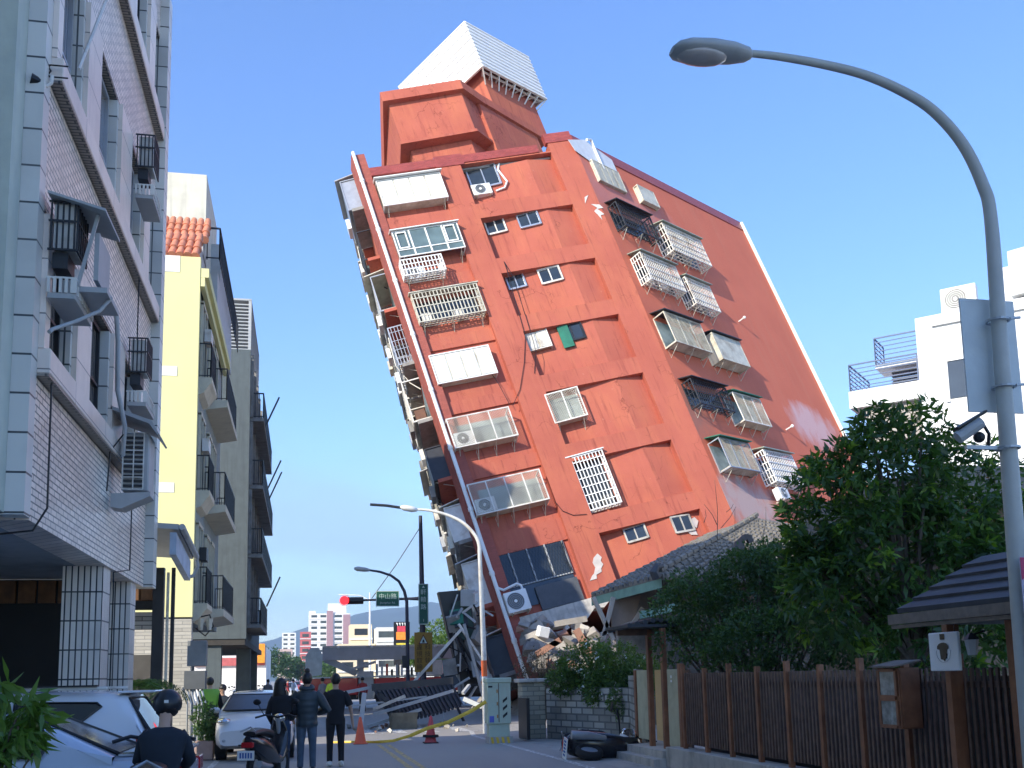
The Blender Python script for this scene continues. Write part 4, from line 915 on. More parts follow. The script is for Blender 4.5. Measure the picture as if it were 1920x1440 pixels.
wc0, wc1 = fz((902, 121), -3.6)[1], fz((871, 40), -3.6)[1]
k0 = plan(871, 40, wc1); kl = plan(747, 163, wc1); kr = plan(991, 107, wc1)
kb = (kl[0]+kr[0]-k0[0], kl[1]+kr[1]-k0[1])
wht = mat('white_corrugated_sheet', (.8, .8, .78), .4, var=.03, dirt=(.65, .63, .58), dirtamt=.2)
def clad(a, c_, z0, z1, name, n=11):
    m = MB(FR.M()); a = np.array(a); c_ = np.array(c_); d = nrm(c_-a); nn = np.array([d[1], -d[0]])
    H_ = (z1-z0)/n
    for i in range(n):
        z = z0+i*H_
        for (za, zb, o) in ((z, z+H_*.72, 0.0), (z+H_*.72, z+H_*.98, .05)):
            p = [tuple(a+nn*o), tuple(c_+nn*o), tuple(c_-nn*.06), tuple(a-nn*.06)]; m.prism(p, za, zb-.004)
    m.build(name, wht, RED)
clad(kl, k0, wc0-.05, wc1, 'white_cladding'); clad(k0, kr, wc0-.05, wc1, 'white_cladding'); clad(kr, kb, wc0-.05, wc1, 'white_cladding')
m = MB(FR.M()); m.prism([kl, k0, kr, kb], wc1+.002, wc1+.05); m.build('white_roof', wht, RED)
cen = np.mean([kl, k0, kr, kb], axis=0)
def tow(p, f): return tuple(np.array(p)*(1-f)+cen*f)
m = MB(FR.M()); m.prism([tow(p, .2) for p in (kl, k0, kr, kb)], WE-.3, wc1-.3); m.build('tank_room', red, RED)
m = MB(FR.M())
for i in range(9):
    f = i/8; p = np.array(k0)*(1-f)+np.array(kr)*f; q_ = tow(p, .2)
    m.bar((p[0], p[1], wc0-.12), (q_[0], q_[1], wc0-.12), .07); m.bar((p[0], p[1], wc0-.1), (q_[0], q_[1], wc0-.75), .06)
for a, c_ in ((k0, kr), (k0, kl)): m.bar((a[0], a[1], wc0-.1), (c_[0], c_[1], wc0-.1), .12)
q0, q1 = tow(k0, .1), tow(kr, .1); m.bar((q0[0], q0[1], wc0-.12), (q1[0], q1[1], wc0-.12), .09)
m.build('roof_truss', MT['white_grime'], RED)
# ================================================================== RIGHT SIDE OF THE STREET
dwood = mat('dark_stained_wood', (.16, .095, .07), .6, var=.3, scale=8, streak=(.09, .055, .042))
bwood = mat('reddish_brown_wood', (.26, .105, .05), .55, var=.3, scale=5, streak=(.14, .055, .03))
gwood = mat('grey_weathered_wood', (.2, .16, .13), .8, var=.25, scale=8)
# slatted fence ---------------------------------------------------------------
Fn = thing('slatted_fence', 'dark brown slatted timber fence with taller posts along the right side of the road', 'fence', (6.3, 12, 0))
b = MB(); b.box(6.12, 6.45, 3.0, 17.1, 0, .34, b=.01); tag(b.build('fence_base_wall', MT['concrete'], kind=None), 'low grey concrete base wall under the slatted timber fence', 'wall')
posts = [16.51, 15.55, 14.59, 13.6, 12.69, 11.79, 10.85, 9.95, 9.02, 8.1, 7.15, 6.2, 5.2]
for i, y in enumerate(posts):
    b = MB(); b.box(6.235, 6.3, y-.035, y+.035, .342, 1.72 if i % 2 == 0 else 1.66); b.build('post', bwood, Fn)
for y1, y0 in zip(posts[:-1], posts[1:]):
    b = MB(); n = 9
    for k in range(n): yy = y0+.035+(y1-y0-.07)*(k+.5)/n; b.box(6.262, 6.29, yy-.02, yy+.02, .42, 1.585, b=.004)
    b.box(6.292, 6.32, y0+.036, y1-.036, .5, .56); b.box(6.292, 6.32, y0+.036, y1-.036, 1.4, 1.46); b.build('slat_panel', dwood, Fn)
b = MB(); b.box(6.9, 7.0, 3, 17, 0, 1.5); b.build('backing_screen', MT['black'], Fn)
# mailbox ----------------------------------------------------------------------
mb_ = thing('wooden_letterbox', 'wooden double letterbox with two glass doors and slanted lid fixed to the slatted fence', 'letterbox', (6.1, 9.95, 1.0))
b = MB(); b.box(5.98, 6.225, 9.62, 10.02, .98, 1.6, b=.006); b.build('cabinet', bwood, mb_)
b = MB(); b.add([(5.92, 9.58, 1.605), (6.225, 9.58, 1.665), (6.225, 10.06, 1.665), (5.92, 10.06, 1.605), (5.92, 9.58, 1.62), (6.225, 9.58, 1.68), (6.225, 10.06, 1.68), (5.92, 10.06, 1.62)], [[0,3,2,1],[4,5,6,7],[0,1,5,4],[1,2,6,5],[2,3,7,6],[3,0,4,7]]); b.build('lid', gwood, mb_)
for z in (1.02, 1.32):
    b = MB(); b.box(5.972, 5.979, 9.68, 9.96, z, z+.24); 
    d_ = b.build('door', mat('letterbox_glass', (.3, .3, .27), .15, var=.5, scale=9), mb_)
    b = MB(); b.box(5.962, 5.971, 9.64, 9.68, z-.01, z+.25); b.box(5.962, 5.971, 9.96, 10.0, z-.01, z+.25); b.box(5.962, 5.971, 9.68, 9.96, z-.03, z+.0); b.box(5.962, 5.971, 9.68, 9.96, z+.24, z+.27); b.build('door_frame', bwood, d_)
b = MB(); b.box(5.995, 6.2, 9.6, 9.618, 1.0, 1.58); b.build('side_board', bwood, mb_)
# near gate with dark plank roof --------------------------------------------------
Gt = thing('roofed_gate', 'dark timber gate under a charcoal plank roof at the right edge of the picture', 'gate', (6.1, 7.6, 0))
b = MB()
A0, B0 = np.array([5.55, 8.85, 2.13]), np.array([5.55, 5.6, 2.11]); A1, B1 = np.array([6.15, 8.4, 2.6]), np.array([6.15, 5.6, 2.58])
for k in range(5):
    f0, f1 = k/5, (k+1.08)/5
    p = [A0+(A1-A0)*f0, B0+(B1-B0)*f0, B0+(B1-B0)*f1, A0+(A1-A0)*f1]
    up_ = np.array([-.02, 0, .025]); b.add([p[0]+up_, p[1]+up_, p[2], p[3], p[0]+up_*0-[0, 0, .02], p[1]-[0, 0, .02], p[2]-[0, 0, .02], p[3]-[0, 0, .02]], [[0,1,2,3],[7,6,5,4],[0,4,5,1],[1,5,6,2],[2,6,7,3],[3,7,4,0]])
b.build('roof', mat('charcoal_roof_plank', (.07, .072, .08), .6, var=.2), Gt)
b = MB(); b.box(5.54, 5.58, 5.6, 9.02, 2.01, 2.105); b.box(5.56, 5.6, 5.6, 9.0, 1.97, 2.005); b.build('eaves_board', gwood, Gt)
b = MB(); b.box(6.05, 6.75, 5.6, 8.9, 2.0, 2.1); b.box(6.62, 6.7, 5.6, 8.5, .1, 2.0); b.build('dark_back', MT['black'], Gt)
b = MB(); b.box(6.1, 6.22, 7.98, 8.08, .34, 2.0); b.box(6.05, 6.18, 8.85, 8.93, .34, 2.0); each(b, 'gate_post', bwood, Gt)
b = MB()
for k in range(9): b.box(6.25, 6.3, 5.6+k*.255, 5.84+k*.255, .1, 1.97)
b.box(6.225, 6.248, 5.6, 7.9, 1.25, 1.3); b.build('plank_door', bwood, Gt)
sg = thing('hanging_sign', 'white rectangular sign with a black head silhouette hanging from the dark gate eaves', 'sign', (5.98, 8.8, 1.55))
b = MB(); b.box(5.97, 6.0, 8.58, 9.04, 1.56, 1.925, b=.008); b.build('board', mat('sign_white', (.85, .86, .85), .5, var=.03), sg)
b = MB(); cy, cz = 8.81, 1.75; blk = MT['black']
def yz(pts, x=5.966, th=.003): m = MB(); m.xprism([(cy-a*.01, cz+c_*.01) for a, c_ in pts], x-th, x); return m
yz([(-9, 2), (-8.5, 4.5), (-6, 6.5), (-2, 7.6), (2, 7.8), (6, 6.8), (8.5, 4.6), (9, 2), (6, 1), (5.5, -2), (6.5, -4), (5.2, -4.8), (5.4, -7), (3, -7.6), (1.5, -10), (0, -8.5), (-4, -7.8), (-4.6, -3), (-5, 1)]).build('head_silhouette', blk, sg)
yz([(-3.4, 10.5), (-3.4, 16), (3.4, 16), (3.4, 10.5)]).build('square_mark', blk, sg)
b = MB(); b.tube([(5.967, cy+.12*math.cos(a)*.9, cz-.01+.1*math.sin(a)) for a in np.linspace(math.pi*.95, 2.05*math.pi, 16)], .002, 4); b.build('ring', MT['steel'], sg)
for yy in (8.64, 8.98):
    b = MB(); b.bar((5.985, yy, 1.925), (5.985, yy, 2.0), .006); b.build('hanger', MT['dark_metal'], sg)
ln = thing('wall_lantern', 'small white glass lantern with dark cap beside the hanging sign', 'lantern', (6.0, 8.42, 1.7))
b = MB(); b.tube([(6.0, 8.42, 1.7), (6.0, 8.42, 1.84)], [.04, .062], 6); b.build('glass_shade', mat('lantern_glass', (.45, .47, .48), .2), ln)
b = MB(); b.tube([(6.0, 8.42, 1.842), (6.0, 8.42, 1.9)], [.075, .02], 6); b.bar((6.0, 8.42, 1.88), (6.14, 8.42, 1.92), .015); b.build('cap', MT['black'], ln)
# second gate with pale panels -----------------------------------------------------
G2 = thing('panelled_gate', 'brown timber gate frame with pale olive and tan board panels beside the stone wall', 'gate', (6.4, 18.2, 0))
olive = mat('olive_pale_board', (.5, .48, .33), .75, var=.1, scale=5, dirt=(.24, .24, .16)); tan = mat('tan_board', (.66, .44, .2), .7, var=.08, scale=3)
for y0, y1, z0, m_ in ((18.68, 19.32, .36, olive), (17.8, 18.26, .38, tan), (17.05, 17.6, .32, olive)):
    b = MB(); b.box(6.38, 6.41, y0, y1, z0, 1.655, b=.005); b.build('board_panel', m_, G2)
for y, x, z1 in ((18.47, 6.36, 2.4), (17.7, 6.36, 2.4), (19.4, 6.4, 1.66), (16.86, 6.36, 1.75), (17.85, 7.2, 2.4)):
    b = MB(); b.box(x-.04, x+.05, y-.06, y+.06, .2, z1, b=.008); b.build('post', bwood if x < 7 else dwood, G2)
b = MB(); b.box(6.42, 6.45, 16.6, 17.0, .34, 1.64); b.build('side_board', dwood, G2)
b = MB(); b.box(6.376, 6.379, 17.35, 17.42, 1.5, 1.55); b.box(6.376, 6.379, 17.35, 17.42, 1.43, 1.47); b.build('paper_label', MT['white'], G2)
b = MB()
for k in range(7): xx = 5.75+k*.15; b.tube([(xx, 17.7, 2.56-abs(xx-6.3)*.2), (xx+.03, 19.0, 2.54-abs(xx-6.3)*.2)], .05, 6)
b.box(5.7, 6.75, 17.65, 19.05, 2.42, 2.47); b.build('small_roof', mat('dark_tiles', (.06, .06, .062), .7), G2)
b = MB(); b.box(5.75, 6.7, 18.42, 18.52, 2.3, 2.415); b.build('cross_beam', dwood, G2)
b = MB(); b.tube([(6.55, 18.0, 2.14), (6.55, 18.0, 2.3)], [.1, .1], 8); lampb = b.build('lamp_box', mat('lamp_white', (.6, .62, .7), .4), G2)
b = MB(); b.box(5.9, 6.4, 17.1, 20.2, 0, .13); b.box(6.1, 6.9, 17.2, 20.2, .13, .26); b.build('entry_step', MT['concrete'], G2)
# stone wall with pillar -------------------------------------------------------------
stone = tilemat('grey_stone_blocks', (.36, .35, .31), (.14, .14, .13), .3, .16, ms=.02, var=.35, rough=.9, bmp=.8, dirt=(.07, .08, .07))
Sw = thing('stone_garden_wall', 'old grey stone block wall with a pale capped pillar behind the green roadside cabinet', 'wall', (6, 25.5, 0))
b = MB(); b.box(5.5, 6.12, 26.0, 26.5, 0, 1.42, b=.02); b.build('pillar', tilemat('pale_pillar_stone', (.4, .37, .28), (.2, .19, .16), .31, .12, ms=.012, var=.25, rough=.9, bmp=.7), Sw)
b = MB(); b.box(5.42, 6.22, 25.92, 26.58, 1.423, 1.52, b=.015); b.build('pillar_cap', MT['concrete'], Sw)
b = MB(); b.prism([(6.13, 25.95), (7.25, 22.6), (7.55, 22.7), (6.4, 26.2)], 0, 1.28); b.build('wall_panel', stone, Sw)
b = MB(); b.prism([(7.25, 22.55), (6.55, 19.8), (6.75, 19.7), (7.5, 22.5)], 0, 1.55); b.build('wall_panel', stone, Sw)
b = MB(); b.box(6.42, 6.56, 19.45, 19.62, 0, 1.68); b.build('grey_post', MT['grey_paint'], Sw)
b = MB(); b.box(5.38, 5.46, 24.9, 25.9, .05, 1.05); b.build('dark_gap_board', MT['black'], Sw)
# ------------------------------------------------------------------ trees and shrubs
lf_big = leafmat('broad_leaf_green', (.045, .105, .028), (.1, .19, .04), .35, .35)
lf_yel = leafmat('young_and_lit_leaf_green', (.16, .28, .03), (.28, .42, .05), .4, .3)
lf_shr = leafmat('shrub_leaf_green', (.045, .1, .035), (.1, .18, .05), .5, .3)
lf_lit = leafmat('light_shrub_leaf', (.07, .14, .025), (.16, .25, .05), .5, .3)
Tr = thing('broadleaf_tree', 'large glossy dark green broadleaf tree rising behind the slatted fence', 'tree', (8.3, 12.8, 0))
blobs = [(8.3, 13, 4.35, .95, .9, 1.0), (7.3, 13, 3.9, .75, .8, .75), (9.3, 12.8, 3.9, .8, .8, .9), (8.2, 12.6, 3.1, 1.3, .9, .9), (7.1, 12.8, 2.6, .85, .8, .75), (9.1, 12.4, 2.7, 1.0, .8, .9), (8.4, 12.2, 2.0, 1.2, .7, .55), (6.95, 13, 3.45, .55, .6, .5), (8.75, 13, 5.0, .4, .4, .45), (8.0, 13, 4.95, .35, .4, .45), (7.5, 13.1, 4.5, .4, .4, .35), (9.75, 12.6, 3.2, .5, .6, .6), (6.75, 12.9, 3.0, .5, .5, .4)]
P_c, U_c = crown_points(blobs, 1500, .62, .35)
leaves('crown', P_c, U_c, 9, .17, .055, lf_big, Tr, .3, .85, .04)
k = rng.choice(len(P_c), 230); leaves('young_and_lit_leaves', P_c[k]+U_c[k]*.06, U_c[k], 9, .16, .05, lf_yel, Tr, .1, .9, .03)  # young growth; the extra pale tufts also put light into the leaf colour
b = MB(); b.tube([(8.25, 12.9, 0), (8.3, 12.85, .9), (8.2, 12.8, 1.7)], [.14, .11, .09], 10); b.build('trunk', MT['bark'], Tr, smooth=60)
b = MB(); branches(b, (8.2, 12.8, 1.6), [q[:3] for q in blobs]+[P_c[i] for i in rng.choice(len(P_c), 26)], .06); b.build('limbs', MT['bark'], Tr)
Sh = thing('dense_shrub', 'dense dark fine leaved shrub spilling over the fence beside the gate', 'shrub', (7.8, 17.6, 0))
blobs = [(7.2, 17.9, 2.7, 1.0, .8, .62), (8.2, 17.6, 3.0, 1.0, .9, .9), (9.1, 17.2, 2.9, 1.0, .9, .9), (6.9, 17.6, 2.15, .7, .6, .5), (8.0, 16.4, 2.1, 1.2, .7, .65), (8.8, 17.8, 3.6, .7, .7, .45), (7.2, 16.3, 1.9, .7, .5, .45), (8.9, 15.4, 2.3, .9, .7, .8), (8.2, 18.2, 3.5, .6, .6, .4), (7.3, 18.3, 3.1, .6, .5, .4)]
P_c, U_c = crown_points(blobs, 3400, .7, .2); leaves('foliage', P_c, U_c, 7, .088, .04, lf_shr, Sh, .1, 1.0, .05)
k = rng.choice(len(P_c), 600); leaves('lighter_foliage', P_c[k], U_c[k], 7, .075, .032, lf_lit, Sh, .1, 1.0, .04)  # paler leaves added as lit ones, the light is in their colour
b = MB(); branches(b, (8.0, 17.3, 0), [q[:3] for q in blobs]+[P_c[i] for i in rng.choice(len(P_c), 30)], .05); b.build('stems', MT['bark'], Sh)
S2 = thing('flowering_shrub', 'green shrub with small white blossoms hanging over the stone wall', 'shrub', (7.2, 24.4, 0))
blobs = [(6.9, 24.9, 1.85, .75, .5, .55), (7.5, 24.3, 1.75, .85, .6, .6), (6.5, 25.1, 1.5, .5, .5, .42), (7.7, 23.5, 1.55, .8, .6, .5), (7.2, 24.0, 1.25, .7, .5, .45), (7.3, 23.0, 1.0, .4, .3, .4), (7.15, 24.9, 2.25, .3, .3, .25)]
P_c, U_c = crown_points(blobs, 1700, .7, .25); lo = P_c[:, 0] > 7.2
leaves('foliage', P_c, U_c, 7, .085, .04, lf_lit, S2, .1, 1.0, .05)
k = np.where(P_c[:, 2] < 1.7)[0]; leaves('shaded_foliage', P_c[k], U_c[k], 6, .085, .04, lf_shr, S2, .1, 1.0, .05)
k = rng.choice(len(P_c), 90); leaves('blossoms', P_c[k]+U_c[k]*.06, U_c[k], 3, .06, .05, mat('blossom_white', (.7, .7, .62), .6), S2, 0, 1.0, .02)
b = MB(); branches(b, (7.6, 24.6, 0), [q[:3] for q in blobs], .045); b.build('stems', MT['bark'], S2)
tw = thing('bare_bush', 'bare brown twiggy bush in front of the broken building foot', 'bush', (6.4, 27.4, 0))
b = MB()
for i in range(90):
    a = rng.uniform(0, 6.28); r_ = rng.uniform(.1, .75); h = rng.uniform(1.3, 2.3); x, y = 6.45+r_*math.cos(a), 27.6+r_*.6*math.sin(a)
    b.tube([(6.45, 27.6, .3), (6.45+(x-6.45)*.5, 27.6+(y-27.6)*.5, h*.6), (x, y, h)], [.014, .009, .004], 4)
b.build('twigs', MT['bark'], tw)
P_c, U_c = crown_points([(6.4, 27.6, 1.8, .75, .5, .5), (6.2, 27.6, 1.4, .6, .5, .5)], 420, .4, .2); leaves('dry_leaves', P_c, U_c, 6, .06, .025, leafmat('dry_leaf', (.07, .06, .035), (.14, .11, .06)), tw, 0, 1, .05)
tw2 = thing('bare_twigs', 'thin bare twigs standing up in front of the tiled roof ridge', 'bush', (12.2, 27, 0))
b = MB()
for (x0_, y0_, x1_, y1_) in ((1345, 1010, 1340, 900), (1352, 990, 1380, 950), (1345, 985, 1320, 945), (1362, 960, 1375, 945), (1430, 1010, 1436, 950), (1365, 1100, 1345, 1020), (1330, 1100, 1305, 1050), (1372, 1075, 1378, 955), (1320, 980, 1322, 955)):
    b.tube([OY(x0_, y0_, 26.6), OY((x0_+x1_)/2+3, (y0_+y1_)/2, 26.6), OY(x1_, y1_, 26.6)], [.012, .009, .005], 4)
b.tube([(12.2, 26.6, 1), tuple(OY(1350, 1080, 26.6))], .015, 4); b.build('twigs', MT['bark'], tw2)
# ------------------------------------------------------------------ crushed tile roofed house
Ho = thing('crushed_tiled_house', 'crushed old house with wavy grey roof tiles and green fascia under the leaning building', 'house', (11, 29, 0))
grt = mat('grey_roof_tile', (.22, .2, .17), .85, var=.25, scale=4, dirt=(.09, .085, .08), dirtamt=.7)
c1_ = OY(1108, 1118, 31.5); c0_ = OY(1238, 1082, 27.5); t0_ = OY(1421, 975, 31.5); t1_ = OY(1515, 990, 32.5); c2_ = OY(1500, 1092, 27.5); tb_ = OY(1330, 1003, 33.5); cb_ = OY(1120, 1108, 34)
def tiled(mb, a, b_, c_, d_, n, r_=.085):
    """tile ribs from eave a-b up to ridge d-c"""
    a, b_, c_, d_ = map(np.array, (a, b_, c_, d_)); nn = nrm(np.cross(b_-a, d_-a)); nn = nn if nn[2] > 0 else -nn
    mb.add([a, b_, c_, d_, a-nn*.08, b_-nn*.08, c_-nn*.08, d_-nn*.08], [[0,1,2,3],[7,6,5,4],[0,4,5,1],[1,5,6,2],[2,6,7,3],[3,7,4,0]])
    for i in range(n):
        f = (i+.5)/n; p, q = a+(b_-a)*f, d_+(c_-d_)*f; L = np.linalg.norm(q-p); k = max(1, int(L/.34))
        for j in range(k):
            s0 = p+(q-p)*(j/k)+nn*(.03+.02*rng.random()); s1 = p+(q-p)*((j+1.0)/k)+nn*.01; mb.tube([s0, s1], [r_, r_*.8], 6)
b = MB(); tiled(b, c0_, c2_, t1_, t0_, 15); b.build('front_roof_slope', grt, Ho)
b = MB(); tiled(b, c1_, c0_, t0_, tb_, 14); b.build('left_roof_slope', grt, Ho)
b = MB(); n = 17
for i in range(n):
    f = i/n; p = c0_+(t0_-c0_)*f; q = c0_+(t0_-c0_)*(f+.8/n); z_ = np.array([0, 0, 1.0])
    b.tube([p+z_*.02, q+z_*.02], .11, 6); b.tube([p+z_*.2, q+z_*.2], .09, 6)
b.build('hip_ridge', grt, Ho)
b = MB(); b.tube([c0_+(-.1, 0, 0), c0_+np.array([-.2, -.05, .15]), c0_+np.array([-.1, -.05, .3]), c0_+np.array([.1, 0, .3])], [.16, .14, .11, .05], 8); 
b.build('ridge_end', mat('dark_ridge_tile', (.06, .06, .065), .6), Ho)
fin = MB(); fo = OY(1375, 1035, 27.8); fin.yprism([(fo[0]+x, fo[2]+z) for x, z in ((-.1, -.55), (-.05, 0), (.1, .32), (.35, .52), (.55, .5), (.62, .3), (.48, .25), (.42, .36), (.3, .3), (.35, .05), (.9, .1), (1.5, .3), (1.5, .1), (.6, -.45))], 27.7, 27.85); fin.build('ridge_ornament', mat('dark_ornament', (.07, .065, .065), .7), Ho)
grn = mat('green_fascia', (.2, .33, .25), .7, var=.15, dirt=(.1, .16, .13), dirtamt=.5)
def board(mb, a, c_, h, th=.06):
    a = np.array(a, float); c_ = np.array(c_, float); z_ = np.array([0, 0, h]); y_ = np.array([0, th, 0]); mb.add([a, c_, c_-z_, a-z_, a+y_, c_+y_, c_-z_+y_, a-z_+y_], [[0,3,2,1],[4,5,6,7],[0,1,5,4],[1,2,6,5],[2,3,7,6],[3,0,4,7]])
b = MB(); board(b, c1_+np.array([0, -.1, -.05]), c0_+np.array([0, -.1, -.05]), .26); b.build('fascia_board', grn, Ho)
b = MB(); board(b, OY(1200, 1146, 27.6), OY(1270, 1130, 27.6), .22); b.build('lower_fascia_board', grn, Ho)
pkw = mat('peeling_beige_panel', (.34, .25, .19), .85, var=.12, dirt=(.2, .14, .1), dirtamt=.5)
b = MB(); p = [OY(1147, 1128, 30), OY(1202, 1116, 30), OY(1190, 1158, 30), OY(1178, 1172, 30), OY(1148, 1178, 30)]; b.add([tuple(q) for q in p]+[tuple(q+np.array([0, .08, 0])) for q in p], [[0,4-0,3,2,1][:1]+[4,3,2,1]]+[[5,6,7,8,9]]+[[i, (i+1) % 5, 5+(i+1) % 5, 5+i] for i in range(5)]); b.build('beige_wall_panel', pkw, Ho)
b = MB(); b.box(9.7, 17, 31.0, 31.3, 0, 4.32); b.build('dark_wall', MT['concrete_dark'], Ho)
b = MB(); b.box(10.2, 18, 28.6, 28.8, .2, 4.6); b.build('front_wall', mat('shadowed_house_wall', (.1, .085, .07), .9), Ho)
wf = mat('pale_timber', (.5, .42, .34), .8, var=.2)
for a, c_ in (((1112, 1120), (1150, 1200)), ((1150, 1120), (1130, 1200)), ((1205, 1140), (1185, 1172)), ((1125, 1190), (1185, 1168))):
    b = MB(); b.bar(OY(*a, 29.9), OY(*c_, 29.9), .12); b.build('broken_timber', wf, Ho)
# ------------------------------------------------------------------ white house behind
Wh = thing('white_house', 'white rendered house with blue balcony railings behind the tree on the right', 'house', (24, 32, 0))
WM = T(20.25, 30, 0, math.radians(-45)) @ np.diag([.8, .8, 1, 1]) @ T(-20.25, -30, 0)
wr_ = mat('bright_white_render', (.8, .8, .78), .8, var=.03, dirt=(.7, .69, .66), dirtamt=.3)
b = MB(WM); b.box(20.25, 34, 30, 38, 0, 13.3); b.build('wall', wr_, Wh)
b = MB(WM); b.prism([(23.3, 30.6), (34, 30.6), (34, 38), (23.3, 38)], 13.303, 14.6); b.prism([(24.0, 29.9), (36, 27.5), (36, 29.5), (24, 30.5)], 13.4, 14.9); each(b, 'upper_storey', wr_, Wh)
b = MB(WM); b.box(20.9, 34.2, 29.85, 29.997, 12.9, 13.12); b.build('parapet_band', wr_, Wh)
b = MB(WM); b.box(17.3, 20.247, 30.0, 33.5, 10.55, 11.15); b.build('balcony', wr_, Wh)
b = MB(WM); b.prism([(17.9, 30.3), (20.247, 30.3), (20.247, 33.4), (17.9, 33.4)], 9.3, 10.547); b.build('balcony_bracket', mat('beige_soffit', (.4, .36, .32), .8), Wh)
blu = mat('blue_grey_railing', (.06, .1, .2), .5)
b = MB(WM); rail(b, [(17.37, 33.4, 11.15), (17.37, 30.05, 11.15), (20.2, 30.05, 11.15)], .95, r=.03, horiz=6); b.build('balcony_railing', blu, Wh)
b = MB(WM); b.box(18.4, 20.247, 30.4, 32.0, 11.9, 12.03); b.build('small_landing', wr_, Wh)
b = MB(WM); rail(b, [(18.43, 32, 12.03), (18.43, 30.42, 12.03), (20.2, 30.42, 12.03)], .95, r=.03, horiz=6); b.build('landing_railing', blu, Wh)
b = MB(WM)
for k in range(5): b.box(19.0, 20.2, 30.5+k*.04, 30.9, 11.17+k*.13, 11.22+k*.13)
b.build('stair_treads', MT['dark_metal'], Wh)
b = MB(WM); b.box(21.4, 22.6, 29.96, 29.998, 10.35, 11.6); wn = b.build('window', MT['glass'], Wh)
b = MB(WM); b.box(21.25, 21.397, 29.9, 29.997, 10.25, 11.75); b.box(21.4, 22.7, 29.9, 29.997, 11.61, 11.75); b.build('window_frame', wr_, wn)
ac_unit(Frame((WM @ np.array([21.3, 30.9, 13.3, 1]))[:3], (1, -1, 0), (0, 0, 1)), 0, .02, .2, 'air conditioner standing on the roof edge of the white house', W=1.1, H=.85, D=.4, grp='roof air conditioners')
Lh = thing('low_brown_house', 'low weathered house wall with stone roof edge just behind the lamp post', 'house', (12, 13, 0))
b = MB(); b.box(10.7, 16, 15.5, 20, 0, 4.3); b.build('wall', mat('brown_wall', (.2, .14, .09), .85), Lh)
b = MB(); b.box(10.5, 16.2, 15.3, 20.2, 4.303, 5.0); b.build('roof_edge', grt, Lh)
# ------------------------------------------------------------------ big street lamp, sign plate, camera, banner
lampm = mat('lamp_post_grey', (.46, .46, .42), .5, .0, var=.1, dirt=(.34, .34, .32), dirtamt=.4)
La = thing('street_lamp', 'large grey curved street lamp with a flat lamp head in the right foreground', 'street lamp', (5.45, 7, 0))
pts = [(5.42, 7, 0), (5.44, 7, 2), (5.475, 7, 4.2)]
for (x, y) in ((1858, 410), (1842, 345), (1805, 270), (1750, 208), (1690, 170), (1620, 140), (1540, 120), (1460, 106), (1405, 100)): pts.append(tuple(OY(x, y, 7.0)))
b = MB(); pts, rs_ = smoothline(pts, [.078, .074, .06]+list(np.linspace(.052, .028, 9))); b.tube(pts, rs_, 16); b.build('post', lampm, La, smooth=60)
b = MB(); b.cyl((5.44, 7), .16, 0, .06, 16); b.build('base_plate', MT['steel'], La)
h0, h1 = OY(1400, 103, 7), OY(1262, 95, 7); hd = h1-h0
rings = []
for f, wd, up_, dn in ((-.06, .04, .03, .03), (.0, .08, .05, .045), (.2, .12, .075, .055), (.5, .14, .09, .055), (.8, .14, .08, .05), (.95, .11, .055, .04), (1.02, .06, .02, .02)):
    c_ = h0+hd*f; rings.append([(c_[0], c_[1]+wd*math.cos(a), c_[2]+(up_ if math.sin(a) > 0 else dn)*math.sin(a)) for a in np.linspace(0, 2*math.pi, 16, endpoint=False)])
b = MB(); b.loft(rings); hdm = b.build('lamp_head', mat('lamp_head_grey', (.42, .43, .42), .45, var=.15), La, smooth=50)
b = MB(); ctr = h0+hd*.62
b.sphere((ctr[0], ctr[1], ctr[2]-.04), .21, 16, 8, sc=(1.0, .55, .22)); b.build('lamp_glass', mat('lamp_lens', (.5, .45, .42), .15), hdm, smooth=60)
Sp = thing('sign_plate', 'back of a pale grey metal sign plate clamped to the large lamp post', 'sign', (5.47, 7.1, 4.1))
b = MB()
for (x0_, x1_, dy) in ((5.22, 5.46, 0.0), (5.46, 5.72, .004)): b.box(x0_, x1_, 7.11+dy, 7.125+dy, 3.62, 4.57)
b.build('plate', mat('plate_grey', (.6, .64, .63), .5, .0, var=.08, dirt=(.45, .48, .48)), Sp)
for z in (4.35, 3.8):
    b = MB(); b.tube([(5.47+.085*math.cos(a), 7+.085*math.sin(a), z) for a in np.linspace(0, 2*math.pi, 17)], .012, 4); b.bar((5.53, 6.93, z), (5.6, 6.9, z), .018); b.build('clamp', MT['steel'], Sp)
Cm = thing('security_camera', 'black and white security camera on a short arm beside the large lamp post', 'camera', (5.3, 7, 3.3))
b = MB(); b.bar((5.08, 7, 3.3), (5.44, 7, 3.3), .03); b.tube([(5.45+.09*math.cos(a), 7+.09*math.sin(a), 3.3) for a in np.linspace(0, 2*math.pi, 17)], .012, 4); b.build('arm', MT['steel'], Cm)
b = MB(); b.tube([(4.98, 6.95, 3.36), (5.16, 6.9, 3.48)], .05, 10); b.build('housing', MT['grey_paint'], Cm); b = MB(); b.tube([(4.97, 6.95, 3.43), (5.2, 6.9, 3.56)], .055, 6, sy=.25); b.tube([(5.2, 6.95, 3.5), (5.26, 6.95, 3.4), (5.28, 7, 3.31)], .014, 6); b.build('hood', MT['black'], Cm)
b = MB(); b.sphere((5.17, 6.95, 3.37), .045, 10, 8); b.build('infrared_lamp', MT['black'], Cm)
Bn = thing('poster', 'narrow pink and white poster strip tied to the foot of the large lamp post', 'poster', (5.46, 6.85, 1.4))
b = MB(); b.box(5.36, 5.62, 6.86, 6.868, 1.38, 2.42); b.build('sheet', mat('poster_lilac', (.55, .5, .6), .5, var=.06), Bn)
